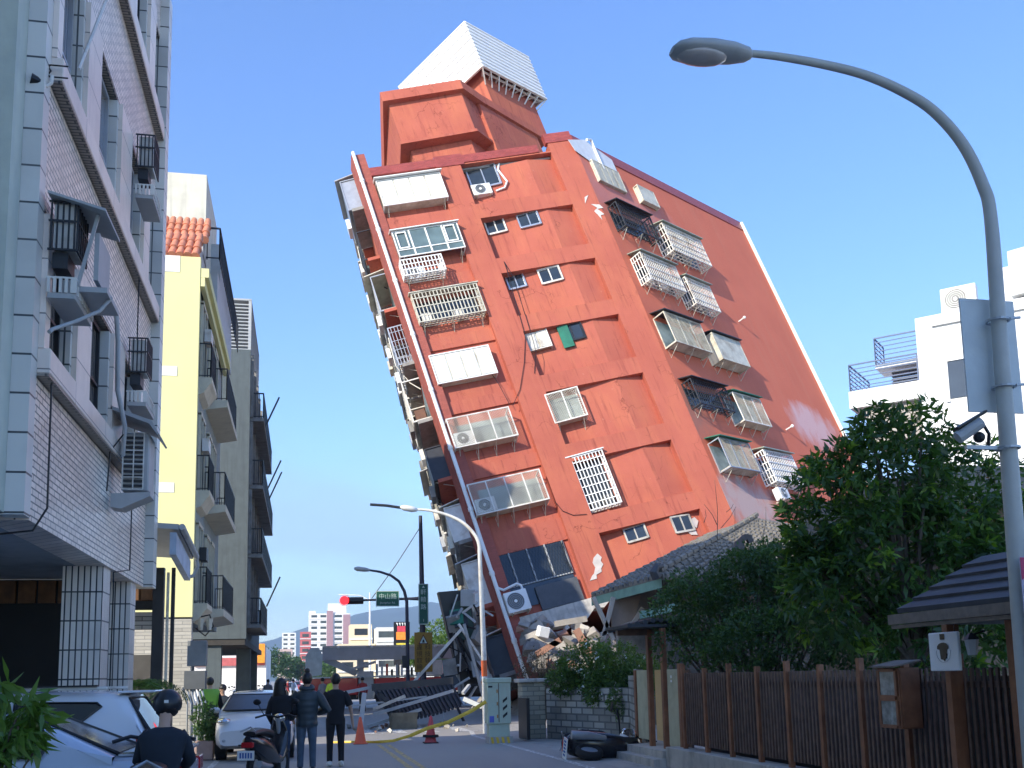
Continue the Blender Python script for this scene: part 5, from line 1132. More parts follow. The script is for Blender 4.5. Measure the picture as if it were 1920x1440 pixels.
b = MB(); b.add([(5.361, 6.857, 2.415), (5.619, 6.857, 2.415), (5.619, 6.857, 2.36), (5.45, 6.857, 2.3), (5.361, 6.857, 2.24)], [[4,3,2,1,0]]); b.build('pink_corner', mat('poster_pink', (.6, .08, .16), .5), Bn)
b = MB()
for k in range(3): b.box(5.372, 5.39, 6.854, 6.857, 2.02+k*.06, 2.055+k*.06)
b.build('dark_print', MT['black'], Bn)
b = MB(); b.box(5.361, 5.619, 6.854, 6.857, 1.75, 1.84); b.build('green_print', mat('poster_green', (.25, .4, .12), .5), Bn)
b = MB(); b.box(5.361, 5.619, 6.854, 6.857, 1.5, 1.74); b.build('grey_print', mat('poster_grey', (.3, .32, .36), .5, var=.4, scale=20), Bn)
# ================================================================== STREET PROPS
def text_part(s_, size, M, m_, name, parent, ext=.004, align='CENTER'):
    cu = bpy.data.curves.new(name, 'FONT'); cu.body = s_; cu.size = size; cu.extrude = ext; cu.align_x = align; cu.align_y = 'CENTER'
    o = bpy.data.objects.new('tmp', cu); COL.objects.link(o); dg = bpy.context.evaluated_depsgraph_get(); me = bpy.data.meshes.new_from_object(o.evaluated_get(dg))
    bpy.data.objects.remove(o); me.name = name
    V = np.empty(len(me.vertices)*3); me.vertices.foreach_get('co', V); V = V.reshape(-1, 3); V = V @ M[:3, :3].T + M[:3, 3]
    Mi = np.linalg.inv(ROOTM[parent.name]); V = V @ Mi[:3, :3].T + Mi[:3, 3]; me.vertices.foreach_set('co', V.ravel()); me.update()
    me.materials.clear(); me.materials.append(m_); p = bpy.data.objects.new(name, me); COL.objects.link(p); p.parent = parent; return p
def RX(): return np.array(Matrix.Rotation(math.pi/2, 4, 'X'))
def cone(x, y, col, label, tilt=0, band=False, h=.66):
    r_ = thing('traffic_cone', label, 'traffic cone', T(x, y, .008, 0, 0, tilt), 'traffic cones on the road')
    M = T(x, y, .008, 0, 0, tilt); m = MB(M); m.tube([(0, 0, .02), (0, 0, .05), (0, 0, h-.03), (0, 0, h)], [.15, .14, .035, .02], 18); m.build('cone_body', col, r_, smooth=50)
    m = MB(M); m.box(-.18, .18, -.18, .18, 0, .022, b=.006); m.build('base', col if not band else MT['rubber'], r_)
    if band: m = MB(M); m.tube([(0, 0, .14), (0, 0, .2)], [.2, .19], 16); m.build('weight_ring', MT['rubber'], r_)
    return r_
cone(1.42, 26.2, mat('orange_plastic', (.75, .11, .04), .5, var=.1, dirt=(.5, .12, .06)), 'faded orange traffic cone standing in the sunlit strip behind the two men')
cone(3.1, 25.6, mat('pink_red_plastic', (.6, .07, .08), .5, var=.12, dirt=(.5, .15, .15)), 'pinkish red traffic cone with a black weight ring beside the yellow tape', .02, True)
# yellow tape from the cabinet over the road
b = MB()
for pts, w_ in (([(4.35, 24.75, 1.0), (4.05, 24.9, .8), (3.5, 25.2, .52), (3.0, 25.35, .38), (2.6, 25.6, .2)], .045), ([(2.6, 25.6, .2), (2.2, 25.8, .08), (1.8, 26.3, .03), (1.2, 26.8, .02), (.7, 26.9, .02)], .035)):
    b.tube(pts, w_, 6, sx=.25)
tag(b.build('barrier_tape', mat('yellow_tape', (.75, .5, .06), .45, var=.15), smooth=60), 'twisted yellow barrier tape running from the green cabinet across the road', 'tape')
# green utility cabinet
Ca = thing('utility_cabinet', 'pale green roadside electrical cabinet with black and yellow warning stripes', 'cabinet', (4.7, 24.9, 0))
gc = mat('pale_green_cabinet', (.5, .58, .44), .5, var=.06, dirt=(.45, .38, .22), dirtamt=.5, streak=(.5, .48, .36))
b = MB(); b.box(4.38, 4.95, 24.7, 25.15, .46, 1.5, b=.012); b.build('housing', gc, Ca)
b = MB(); b.box(4.36, 4.97, 24.67, 25.18, 1.44, 1.56, b=.015); b.build('top', gc, Ca)
b = MB(); b.box(4.645, 4.66, 24.69, 24.699, .5, 1.43); b.build('door_seam', MT['rust'], Ca)
b = MB(); b.box(4.42, 4.92, 24.74, 25.1, .16, .458); b.build('plinth', gc, Ca)
b = MB(); b.box(4.4, 4.98, 24.66, 25.2, 0, .158); b.build('base', MT['concrete'], Ca)
b = MB()
for k in range(3):
    z = .62+k*.18; b.add([(4.75, 24.693, z-.03), (4.86, 24.693, z+.06), (4.86, 24.693, z+.13), (4.75, 24.693, z+.04)], [[0, 1, 2, 3]])
b.build('black_stripe', MT['black'], Ca)
b = MB()
for k in range(4): x = 4.46+k*.13; b.add([(x, 24.652, .0), (x+.06, 24.652, .0), (x+.03, 24.652, .15), (x-.03, 24.652, .15)], [[0, 1, 2, 3]])
b.build('yellow_stripe', mat('yellow_paint', (.75, .5, .05), .6), Ca)
b = MB(); b.box(4.42, 4.53, 24.688, 24.696, .5, .65); b.build('blue_label', mat('blue_sticker', (.12, .15, .5), .5), Ca)
b = MB(); b.box(4.4, 4.5, 24.688, 24.696, 1.33, 1.37); b.build('name_plate', MT['black'], Ca)
b = MB(); 
for k in range(3): b.box(4.6, 4.63, 24.688, 24.697, .6+k*.3, .68+k*.3)
b.build('rust_patch', mat('orange_rust', (.5, .25, .08), .8), Ca)
# second lamp: white post with orange band
L2 = thing('street_lamp', 'slim white street lamp with an orange band, in front of the leaning building', 'street lamp', (5.1, 29, 0))
pts = [(5.08, 29, 0), (5.05, 29, 2.6), (4.99, 29, 4.9)]+[tuple(OY(x, y, 29)) for x, y in ((898, 1020), (888, 1000), (868, 980), (840, 966), (805, 957), (775, 955))]
b = MB(); pts, rs_ = smoothline(pts, [.085, .075, .06, .055, .05, .048, .045, .04, .035]); b.tube(pts, rs_, 10); b.build('post', MT['white_grime'], L2, smooth=60)
b = MB(); b.tube([(5.065, 29, 1.6), (5.055, 29, 2.05)], .083, 10); b.build('orange_band', mat('orange_reflector', (.7, .14, .04), .5), L2)
b = MB(); a = OY(782, 956, 29); c_ = OY(750, 951, 29); b.loft([[tuple(a+(c_-a)*f+np.array([0, w_*math.cos(t_), h_*math.sin(t_)])) for t_ in np.linspace(0, 6.283, 10, endpoint=False)] for f, w_, h_ in ((0, .05, .05), (.3, .14, .09), (.8, .16, .08), (1, .06, .03))]); b.build('lamp_head', MT['white'], L2, smooth=60)
b = MB(); b.tube([OY(752, 952, 29), OY(725, 948, 29), OY(694, 946, 29)], .04, 6); b.build('end_arm', MT['dark_metal'], L2)
# traffic signal mast
Ms = thing('traffic_signal_mast', 'dark mast with a red traffic signal on a long arm at the crossing', 'traffic light', (5.27, 46, 0))
dk = mat('dark_navy_paint', (.03, .03, .05), .45)
b = MB(); b.tube([(5.27, 46, 0), (5.25, 46, 5), (5.2, 46, 8.9)], [.15, .12, .08], 12); b.build('pole', dk, Ms, smooth=60)
b = MB(); b.tube([(5.25, 46, 5.12), (4.6, 46, 5.12), (2.5, 46, 5.06)], [.1, .06, .05], 8); b.build('arm', dk, Ms, smooth=60)
b = MB(); rr_ = [tuple(np.array([2.15+dx, 46, 5.05])) for dx in (-.45, .45)]
b.tube([(1.72, 45.95, 5.04), (2.62, 45.95, 5.05)], .2, 14, sx=1.0, sy=.8); b.build('signal_housing', MT['black'], Ms)
b = MB(); b.tube([(1.78, 45.72, 5.04), (1.78, 45.82, 5.04)], .2, 16); b.build('red_light', mat('red_signal', (.6, .02, .02), .4, emit=((1, .02, .03), .8)), Ms)
b = MB(); b.tube([(1.78, 45.6, 5.04), (1.78, 45.83, 5.04)], .235, 16, cap=False); b.build('visor', mat('red_rim', (.35, .03, .03), .5), Ms)
b = MB(); b.tube([OY(790, 985, 46), OY(742, 1060, 46), OY(697, 1122, 46)], .02, 5); b.build('guy_wire', dk, Ms)
sgn = mat('sign_green', (.008, .085, .055), .5, var=.08); wt_ = mat('sign_lettering', (.4, .5, .46), .5)
S1 = thing('street_name_sign', 'green horizontal street name sign hanging on the traffic signal arm', 'sign', (3.68, 45.8, 4.8))
b = MB(); b.box(3.19, 4.18, 45.82, 45.86, 4.79, 5.44, b=.01); b.build('board', sgn, S1)
b = MB()
for q in ((3.17, 3.2, 4.77, 5.46), (4.17, 4.2, 4.77, 5.46), (3.2, 4.17, 4.77, 4.8), (3.2, 4.17, 5.43, 5.46)): b.box(q[0], q[1], 45.8, 45.87, q[2], q[3])
b.build('rim', wt_, S1)
text_part('中山路', .27, T(3.69, 45.81, 5.2) @ RX(), wt_, 'lettering', S1); text_part('Jhongshan Rd.', .12, T(3.69, 45.81, 4.93) @ RX(), wt_, 'lettering', S1)
S2_ = thing('vertical_street_sign', 'tall narrow green sign with white characters on the signal mast', 'sign', (5.28, 45.8, 4))
b = MB(); b.box(5.09, 5.47, 45.78, 45.82, 3.98, 5.74, b=.01); b.build('board', sgn, S2_)
b = MB()
for q in ((5.06, 5.095, 3.95, 5.77), (5.465, 5.5, 3.95, 5.77), (5.095, 5.465, 3.95, 3.985), (5.095, 5.465, 5.735, 5.77)): b.box(q[0], q[1], 45.765, 45.83, q[2], q[3])
b.build('rim', wt_, S2_)
for i, ch in enumerate('軒轅路'): text_part(ch, .27, T(5.28, 45.77, 5.38-i*.33) @ RX(), wt_, 'lettering', S2_)
text_part('▲', .14, T(5.28, 45.77, 5.63) @ RX(), wt_, 'arrow_mark', S2_); text_part('1', .18, T(5.28, 45.77, 4.13) @ RX(), wt_, 'number', S2_)
S3 = thing('warning_sign', 'ochre warning sign with a white triangle and two columns of characters', 'sign', (5.25, 45.7, 2))
b = MB(); b.box(4.86, 5.66, 45.76, 45.8, 1.85, 3.6, b=.01); b.build('board', mat('ochre_sign', (.3, .17, .02), .6, var=.1), S3)
def flat(pts, y, th, m_, nm, par): m = MB(); m.yprism(pts, y-th, y); return m.build(nm, m_, par)
flat([(5.04, 3.08), (5.48, 3.08), (5.26, 3.52)], 45.755, .004, mat('red_brown', (.12, .03, .01), .6), 'triangle_border', S3)
flat([(5.1, 3.12), (5.42, 3.12), (5.26, 3.43)], 45.749, .004, wt_, 'triangle', S3); flat([(5.2, 3.14), (5.32, 3.14), (5.29, 3.28), (5.23, 3.28)], 45.743, .004, MT['black'], 'camera_mark', S3)
brn = mat('sign_brown_text', (.07, .035, .008), .6)
for cx, tx in ((5.08, '違規取締'), (5.45, '科技執法')):
    for i, ch in enumerate(tx): text_part(ch, .28, T(cx, 45.75, 2.92-i*.29) @ RX(), brn, 'lettering', S3)
L3 = thing('street_lamp', 'dark slender street lamp between the red signal and the green vertical sign', 'street lamp', (4.17, 42, 0))
b = MB(); b.tube([(4.2, 42, 0), (4.16, 42, 4.7)]+[tuple(OY(x, y, 42)) for x, y in ((758, 1108), (748, 1090), (733, 1079), (712, 1072), (692, 1069))], [.09, .07, .065, .06, .055, .05, .045], 8); b.build('post', dk, L3, smooth=60)
b = MB(); a = OY(694, 1069, 42); c_ = OY(664, 1066, 42); b.loft([[tuple(a+(c_-a)*f+np.array([0, w_*math.cos(t_), h_*math.sin(t_)])) for t_ in np.linspace(0, 6.283, 10, endpoint=False)] for f, w_, h_ in ((0, .05, .05), (.3, .14, .09), (.8, .16, .1), (1, .06, .04))]); b.build('lamp_head', MT['grey_paint'], L3, smooth=60)
b = MB(); b.box(3.95, 4.15, 41.9, 42.0, 2.0, 2.5); b.build('signal_box', MT['black'], L3)
# ------------------------------------------------------------------ wreckage
dks = mat('dark_roof_steel', (.05, .05, .052), .55, .2, var=.25, dirt=(.1, .09, .08))
Cn = thing('collapsed_canopy', 'collapsed dark corrugated metal canopy lying on the road beside the leaning building', 'canopy', (4.5, 34, 0))
a_, b_, c_, d_ = OY(698, 1290, 35), OY(845, 1278, 36.5), OY(868, 1322, 34.5), OY(735, 1352, 33.2)
b = MB(); n = 18
for i in range(n):
    f0, f1, f2 = i/n, (i+.6)/n, (i+1)/n; L = lambda f, u: (a_+(b_-a_)*f)*(1-u)+(d_+(c_-d_)*f)*u; up_ = np.array([0, -.03, .06])
    for u in range(4):
        q = [L(f0, u/4), L(f1, u/4), L(f1, (u+1)/4), L(f0, (u+1)/4)]; sag = np.array([0, 0, -.12*math.sin(math.pi*(i/n))])
        b.add([p+sag for p in q]+[p+sag-np.array([0, 0, .02]) for p in q], [[0, 1, 2, 3], [7, 6, 5, 4]])
        q = [L(f1, u/4)+up_, L(f2, u/4)+up_, L(f2, (u+1)/4)+up_, L(f1, (u+1)/4)+up_]; b.add([p+sag for p in q]+[L(f1, u/4)+sag, L(f1, (u+1)/4)+sag, L(f2, u/4)+sag, L(f2, (u+1)/4)+sag], [[0, 1, 2, 3], [0, 3, 5, 4], [1, 6, 7, 2]])
b.build('corrugated_sheet', dks, Cn)
for p, q, w_ in (((640, 1300), (700, 1288), .1), ((698, 1289), (848, 1276), .22), ((700, 1340), (850, 1295), .1), ((690, 1362), (790, 1330), .1), ((710, 1300), (760, 1350), .12), ((735, 1345), (760, 1362), .1), ((650, 1325), (800, 1306), .06)):
    b = MB(); b.bar(OY(*p, 33.6), OY(*q, 33.9), w_); b.build('steel_beam', MT['grey_paint'] if w_ < .11 else dks, Cn)
bm = [((683, 1300), (676, 1362), 33.0, .14, 'upright broken steel post standing in the wreck behind the orange cone'), ((700, 1330), (760, 1305), 33.2, .1, 'slanting thin steel bar across the wrecked canopy'), ((770, 1285), (865, 1180), 37, .1, 'long grey beam leaning against the crushed corner'), ((862, 1300), (850, 1165), 38, .1, 'grey beam standing upright beside the crushed corner'), ((912, 1330), (870, 1170), 36.5, .1, 'pale slanted post leaning in front of the crushed corner'), ((905, 1240), (860, 1170), 37.5, .08, 'thin pale brace high in the crushed corner'), ((880, 1285), (868, 1300), 34, .1, 'short bent pipe end on the wreck heap'), ((870, 1310), (905, 1325), 33, .14, 'fallen pale round post on the wreck heap')]
for i, (p, q, Y, w_, lb_) in enumerate(bm):
    b = MB(); b.bar(OY(*p, Y), OY(*q, Y-.3), w_); tag(b.build('steel_beam', [MT['grey_paint'], MT['steel'], MT['white_grime']][i % 3]), lb_, 'beam', 'bent steel beams in the wreckage')
# crushed street side corner: dark arcade frames below the lowest balconies; black panel stands in for the shade inside
Cr = thing('crushed_arcade', 'dark crushed arcade frame with broken green panels at the foot of the leaning building', 'wreckage', (8, 38, 0))
for q, m_ in ((((822, 1110), (880, 1105), (905, 1300), (868, 1300)), MT['black']), (((850, 1130), (880, 1120), (890, 1200), (862, 1200)), mat('dark_green_panel', (.03, .07, .05), .6)), (((872, 1195), (898, 1195), (902, 1255), (876, 1258)), mat('grey_tank', (.2, .2, .19), .6))):
    m = MB(); p = [OY(x, y, 38.2 if m_ is MT['black'] else 37.9) for x, y in q]; m.add([tuple(v) for v in p]+[tuple(v+np.array([0, .5, 0])) for v in p], [[0, 3, 2, 1], [4, 5, 6, 7], [0, 1, 5, 4], [1, 2, 6, 5], [2, 3, 7, 6], [3, 0, 4, 7]]); m.build('arcade_panel', m_, Cr)
for i in range(26):
    x, y = rng.uniform(825, 905), rng.uniform(1110, 1320); m = MB(); m.bar(OY(x, y, 37.4+rng.uniform(-.4, .4)), OY(x+rng.uniform(-30, 30), y+rng.uniform(-45, 45), 37.4), rng.uniform(.04, .1)); m.build('bent_frame', [MT['dark_metal'], MT['grey_paint'], MT['steel'], MT['black']][i % 4], Cr)
for i in range(10):
    x, y = rng.uniform(828, 900), rng.uniform(1120, 1300); c_ = OY(x, y, 37.6); m = MB(T(c_[0], c_[1], c_[2], rng.uniform(-1, 1), rng.uniform(-.5, .5), rng.uniform(-.6, .6))); m.box(-.25, .25, -.1, .1, -.3, .3); m.build('dented_box', [MT['dark_metal'], MT['concrete_dark'], MT['green_screen'], MT['grey_paint']][i % 4], Cr)
def chunk(c, s_, m_, seed):
    r = np.random.default_rng(seed); m = MB(T(c[0], c[1], c[2], r.uniform(0, 6), r.uniform(-.6, .6), r.uniform(-.6, .6)))
    k = [(x*s_*r.uniform(.5, 1.1), y*s_*r.uniform(.4, .9), z*s_*r.uniform(.3, .8)) for x in (-1, 1) for y in (-1, 1) for z in (-1, 1)]
    m.add(k, [[0, 1, 3, 2], [4, 6, 7, 5], [0, 4, 5, 1], [2, 3, 7, 6], [0, 2, 6, 4], [1, 5, 7, 3]]); return m.build('concrete_chunk', m_)
chm = [mat('broken_concrete', (.33, .3, .26), .9, var=.2, bmp=.6), mat('broken_plaster', (.5, .46, .4), .9, var=.15, bmp=.6), mat('red_brick_rubble', (.36, .19, .13), .9, var=.2, bmp=.5), MT['concrete_dark']]
for i in range(80):                              # heap in front of the broken foot
    y = rng.uniform(1165, 1262); x = rng.uniform(662+.33*(y-290)+18, 1112); Y = 36.8+(1262-y)*.022
    tag(chunk(OY(x, y, Y), rng.uniform(.1, .36), chm[[0, 1, 3, 2, 0, 1, 0, 3][i % 8]], 100+i), 'jagged chunk of broken concrete and plaster in the pale heap under the red tower', 'rubble', 'rubble in the heap under the leaning building')
for i in range(26):
    x = rng.uniform(1.2, 5.2); y = rng.uniform(30, 36); tag(chunk((x, y, .06), rng.uniform(.03, .1), chm[i % 4], 300+i), 'small lump of rubble scattered flat on the road by the wreck', 'rubble', 'rubble scattered on the road')
for i, (p, q, Y, w_) in enumerate([((985, 1195), (1022, 1180), 36.6, .1), ((1005, 1228), (1050, 1200), 36.4, .12), ((1000, 1245), (1030, 1222), 36.4, .08), ((1000, 1190), (1060, 1215), 36.4, .12), ((1080, 1180), (1108, 1230), 35.5, .14), ((1040, 1170), (1100, 1160), 37, .12)]):
    b = MB(); b.bar(OY(*p, Y), OY(*q, Y), w_, t2=w_*1.8); tag(b.build('broken_slab', [chm[1], chm[2], chm[0]][i % 3]), 'broken slab sticking out of the pale rubble heap under the tower', 'rubble', 'broken slabs in the rubble heap')
# heap filling the crushed ground floor
hp = MB(); nx_, ny_ = 40, 26; vs = []; fs = []
for j in range(ny_):
    for i in range(nx_):
        x = 8.5+i*19/(nx_-1); y = 38.5+j*15/(ny_-1); e = min(1, i/4, (nx_-1-i)/4, j/3, (ny_-1-j)/3); z = (2.3+.15*(x-8.5))*e*(.85+.3*math.sin(x*1.7+y)*math.sin(y*2.3-x*.6))+rng.normal()*.12*e; vs.append((x, y, max(0, z)))
for j in range(ny_-1):
    for i in range(nx_-1): k = j*nx_+i; fs.append([k, k+1, k+nx_+1, k+nx_])
hp.add(vs, fs); hp.build('rubble_heap', chm[0], label='grey heap of crushed masonry filling the space under the leaning building', kind='stuff')
# white sheet metal box on the heap
b = MB(T(*OY(1018, 1185, 36.2), .3, .15, .2)); b.box(-.22, .22, -.13, .13, -.2, .2, b=.03); tag(b.build('bent_white_box', MT['white']), 'crumpled white sheet metal box on the rubble heap', 'box')
b = MB(T(3.15, 33.2, 0, .1)); b.box(-.4, .4, -.25, .25, 0, .5); b.box(-.42, .42, -.27, -.25, .4, .52); tag(b.build('wooden_crate', mat('old_crate', (.16, .14, .1), .9, var=.3)), 'squat wooden crate among the wreckage under the dark canopy', 'crate')
# ================================================================== VEHICLES
def carpaint(name, col, rough=.25): return mat(name, col, rough, .0, var=.03, scale=.8, bmp=0, coat=.8)
def car(M, L, W, H, prof, green, paint, label, cat='car', group=None, panels=(), name='parked_car', tumble=.22, zb=.22, wheels=(.8, None), wr=.31):
    """prof: (x, belt/deck height) pairs front to rear; green: greenhouse outline (x,z) pairs; x=0 front"""
    r_ = thing(name, label, cat, M, group); hw = W/2
    xs = [p[0] for p in prof]; zs = [p[1] for p in prof]; rings = []; belt = max(zs)
    for x in np.linspace(0, L, 26):
        z = np.interp(x, xs, zs); e = min(1, (x+.12)/.55, (L-x+.12)/.5); w_ = hw*(.78+.22*math.sin(min(1, e)*math.pi/2)); zl = zb+.1*(1-min(1, min(x, L-x)/.5))
        H_ = z-zl; half = [(0, zl), (w_*.86, zl), (w_*.97, zl+.14*H_), (w_, zl+.38*H_), (w_*.995, zl+.7*H_), (w_*.97, zl+.87*H_), (w_*.92, zl+.96*H_), (w_*.8, z), (w_*.4, z+.02), (0, z+.025)]
        rings.append([(x, y, zz) for y, zz in half]+[(x, -y, zz) for y, zz in half[::-1][1:-1]])
    b = MB(M); b.loft(rings); b.build('body', paint, r_, smooth=40)
    gx = [g[0] for g in green]; gz = [g[1] for g in green]; zt = max(gz)
    def yw(z): return hw*.95-tumble*max(0, z-belt)/max(.01, zt-belt)*1.0
    rings = []
    for x in np.linspace(gx[0], gx[-1], 30):
        z = np.interp(x, gx, gz); zz = [belt-.1, belt+(z-belt)*.5, z-.07, z-.02, z, z+.015]; f = [1, 1, 1, .94, .8, 0]
        h = [(yw(a)*k, a) for a, k in zip(zz, f)]; rings.append([(x, y, a) for y, a in h]+[(x, -y, a) for y, a in h[::-1][1:]])
    b = MB(M); b.loft(rings); b.build('cabin', paint, r_, smooth=40)
    for kind, pts, m_ in panels:
        if kind == 'side':
            for s_ in (-1, 1):
                b = MB(M); p = [(x, s_*(yw(z)+.012), z) for x, z in pts]; p2 = [(x, s_*(yw(z)-.01), z) for x, z in pts]; n = len(p)
                b.add(p+p2, [list(range(n))]+[[i, n+i, n+(i+1) % n, (i+1) % n] for i in range(n)]); wn = b.build('side_window', m_, r_)
                b = MB(M); b.tube([(x, s_*(yw(z)+.014), z) for x, z in pts+[pts[0]]], .014, 5); b.build('window_trim', MT['black'], wn)
        elif kind == 'end':           # pts: (x,z) top, (x,z) bottom, half width top, bottom
            (x0, z0), (x1, z1), w0, w1, o = pts; b = MB(M); b.add([(x0+o, -w0, z0), (x0+o, w0, z0), (x1+o, w1, z1), (x1+o, -w1, z1), ((x0+x1)/2+o*1.5, 0, (z0+z1)/2+.01)], [[0, 1, 4], [1, 2, 4], [2, 3, 4], [3, 0, 4]]); wn = b.build('windscreen', m_, r_, smooth=60)
            b = MB(M); b.tube([(x0+o, -w0, z0), (x0+o, w0, z0), (x1+o, w1, z1), (x1+o, -w1, z1), (x0+o, -w0, z0)], .016, 5); b.build('window_trim', MT['black'], wn)
        elif kind == 'box':
            x0, x1, y0, y1, z0, z1, nm = pts; b = MB(M); b.box(x0, x1, y0, y1, z0, z1, b=.01); b.build(nm, m_, r_)
        elif kind == 'blob':
            x, y, z, rx, ry, rz, nm = pts; b = MB(M); b.sphere((x, y, z), 1, 14, 8, sc=(rx, ry, rz)); b.build(nm, m_, r_, smooth=60)
    wf_, wrr = wheels; wrr = wrr or L-.85
    for x in (wf_, wrr):
        for s_ in (-1, 1):
            b = MB(M); b.tube([(x, s_*(hw-.2), wr), (x, s_*(hw+.005), wr)], wr, 20); wl = b.build('wheel', MT['rubber'], r_, smooth=50)
            b = MB(M); b.tube([(x, s_*(hw+.006), wr), (x, s_*(hw+.014), wr)], wr*.64, 12); b.build('rim', MT['steel'], wl)
    return r_
gl = glass('car_glass', (.02, .025, .03), .04)
silver = carpaint('silver_blue_paint', (.5, .55, .64)); silver.node_tree.nodes['Principled BSDF'].inputs['Metallic'].default_value = .25
pearl = carpaint('white_car_paint', (.76, .78, .82)); pearl2 = carpaint('pearl_white_paint', (.76, .73, .7))
redl = mat('red_lamp', (.45, .01, .015), .15); chrome = mat('chrome', (.7, .7, .7), .1, 1.0, bmp=0)
# silver saloon, nose into the arcade: car x axis runs from nose (-X world) to tail (+X world)
car(T(-5.35, 10.35, .02), 4.35, 1.74, 1.36, [(0, .62), (.25, .75), (1.2, .9), (2.6, .93), (3.4, .95), (4.15, .95), (4.35, .82)], [(.95, .9), (1.75, 1.28), (2.3, 1.34), (2.85, 1.33), (3.2, 1.22), (3.75, .96)], silver, 'silver blue saloon with sloping rear window parked nose-in, nearest the camera', panels=[
    ('side', [(1.5, .98), (1.9, 1.22), (2.3, 1.28), (2.8, 1.27), (3.05, 1.17), (3.2, 1.05), (3.17, .98)], gl), ('end', ((3.0, 1.29), (3.72, .975), .48, .62, .05), mat('rear_glass_reflecting', (.2, .2, .22), .08, .6, var=.3, coat=.5)),
    ('box', (3.78, 4.33, -.7, .7, .955, .972, 'boot_lid_edge'), silver), ('box', (4.25, 4.36, -.8, -.45, .72, .86, 'tail_light'), redl), ('box', (4.25, 4.36, .45, .8, .72, .86, 'tail_light'), redl), ('box', (3.8, 4.3, -.6, .6, .974, .984, 'chrome_strip'), chrome)])
car(T(-6.1, 12.75, .02), 4.5, 1.78, 1.5, [(0, .7), (.2, .85), (1.0, .98), (2.6, 1.0), (4.2, 1.0), (4.5, .92)], [(.85, .98), (1.7, 1.42), (2.5, 1.5), (3.9, 1.5), (4.2, 1.46), (4.45, 1.0)], pearl, 'white people carrier with roof rails and triangular rear side window, behind the silver saloon', panels=[
    ('side', [(1.3, 1.04), (1.75, 1.34), (2.5, 1.4), (3.0, 1.4), (3.0, 1.04)], gl), ('side', [(3.06, 1.04), (3.06, 1.4), (3.9, 1.38), (3.95, 1.34), (3.6, 1.05)], gl), ('end', ((4.17, 1.42), (4.42, 1.06), .6, .72, .05), gl),
    ('box', (1.9, 4.0, -.7, -.66, 1.52, 1.555, 'roof_rail'), MT['white_grime']), ('box', (1.9, 4.0, .66, .7, 1.52, 1.555, 'roof_rail'), MT['white_grime']), ('box', (2.9, 3.9, -.72, -.6, 1.556, 1.575, 'black_roof_bar'), MT['black']), ('box', (4.1, 4.5, -.66, .66, 1.48, 1.505, 'rear_spoiler'), pearl),
    ('box', (4.34, 4.52, -.87, -.68, .82, 1.02, 'tail_light'), redl), ('box', (4.34, 4.52, .68, .87, .82, 1.02, 'tail_light'), redl)])
car(T(-.95, 21.6, .012, math.pi/2), 3.95, 1.56, 1.38, [(0, .6), (.15, .78), (.5, .9), (1.05, .98), (3.7, .95), (3.95, .85)], [(.75, .95), (1.55, 1.34), (2.2, 1.38), (3.3, 1.34), (3.85, .98)], pearl2, 'small white hatchback facing the camera, parked behind the motorcycle', panels=[
    ('end', ((1.5, 1.31), (.8, 1.0), .52, .66, -.05), mat('windscreen_grey', (.09, .09, .1), .1, var=.1)), ('side', [(1.25, 1.02), (1.7, 1.28), (2.4, 1.3), (3.2, 1.26), (3.4, 1.02)], gl),
    ('blob', (.22, -.6, .8, .22, .14, .07, 'headlight'), chrome), ('blob', (.22, .6, .8, .22, .14, .07, 'headlight'), chrome), ('box', (-.02, .05, -.2, .2, .42, .5, 'number_plate'), MT['white']), ('box', (-.01, .04, -.3, .3, .3, .34, 'lower_grille'), MT['black']),
    ('blob', (.05, -.58, .42, .06, .07, .06, 'fog_light'), MT['steel']), ('blob', (.05, .58, .42, .06, .07, .06, 'fog_light'), MT['steel']), ('blob', (1.15, -.86, 1.0, .1, .12, .07, 'mirror'), pearl2), ('blob', (1.15, .86, 1.0, .1, .12, .07, 'mirror'), pearl2)])
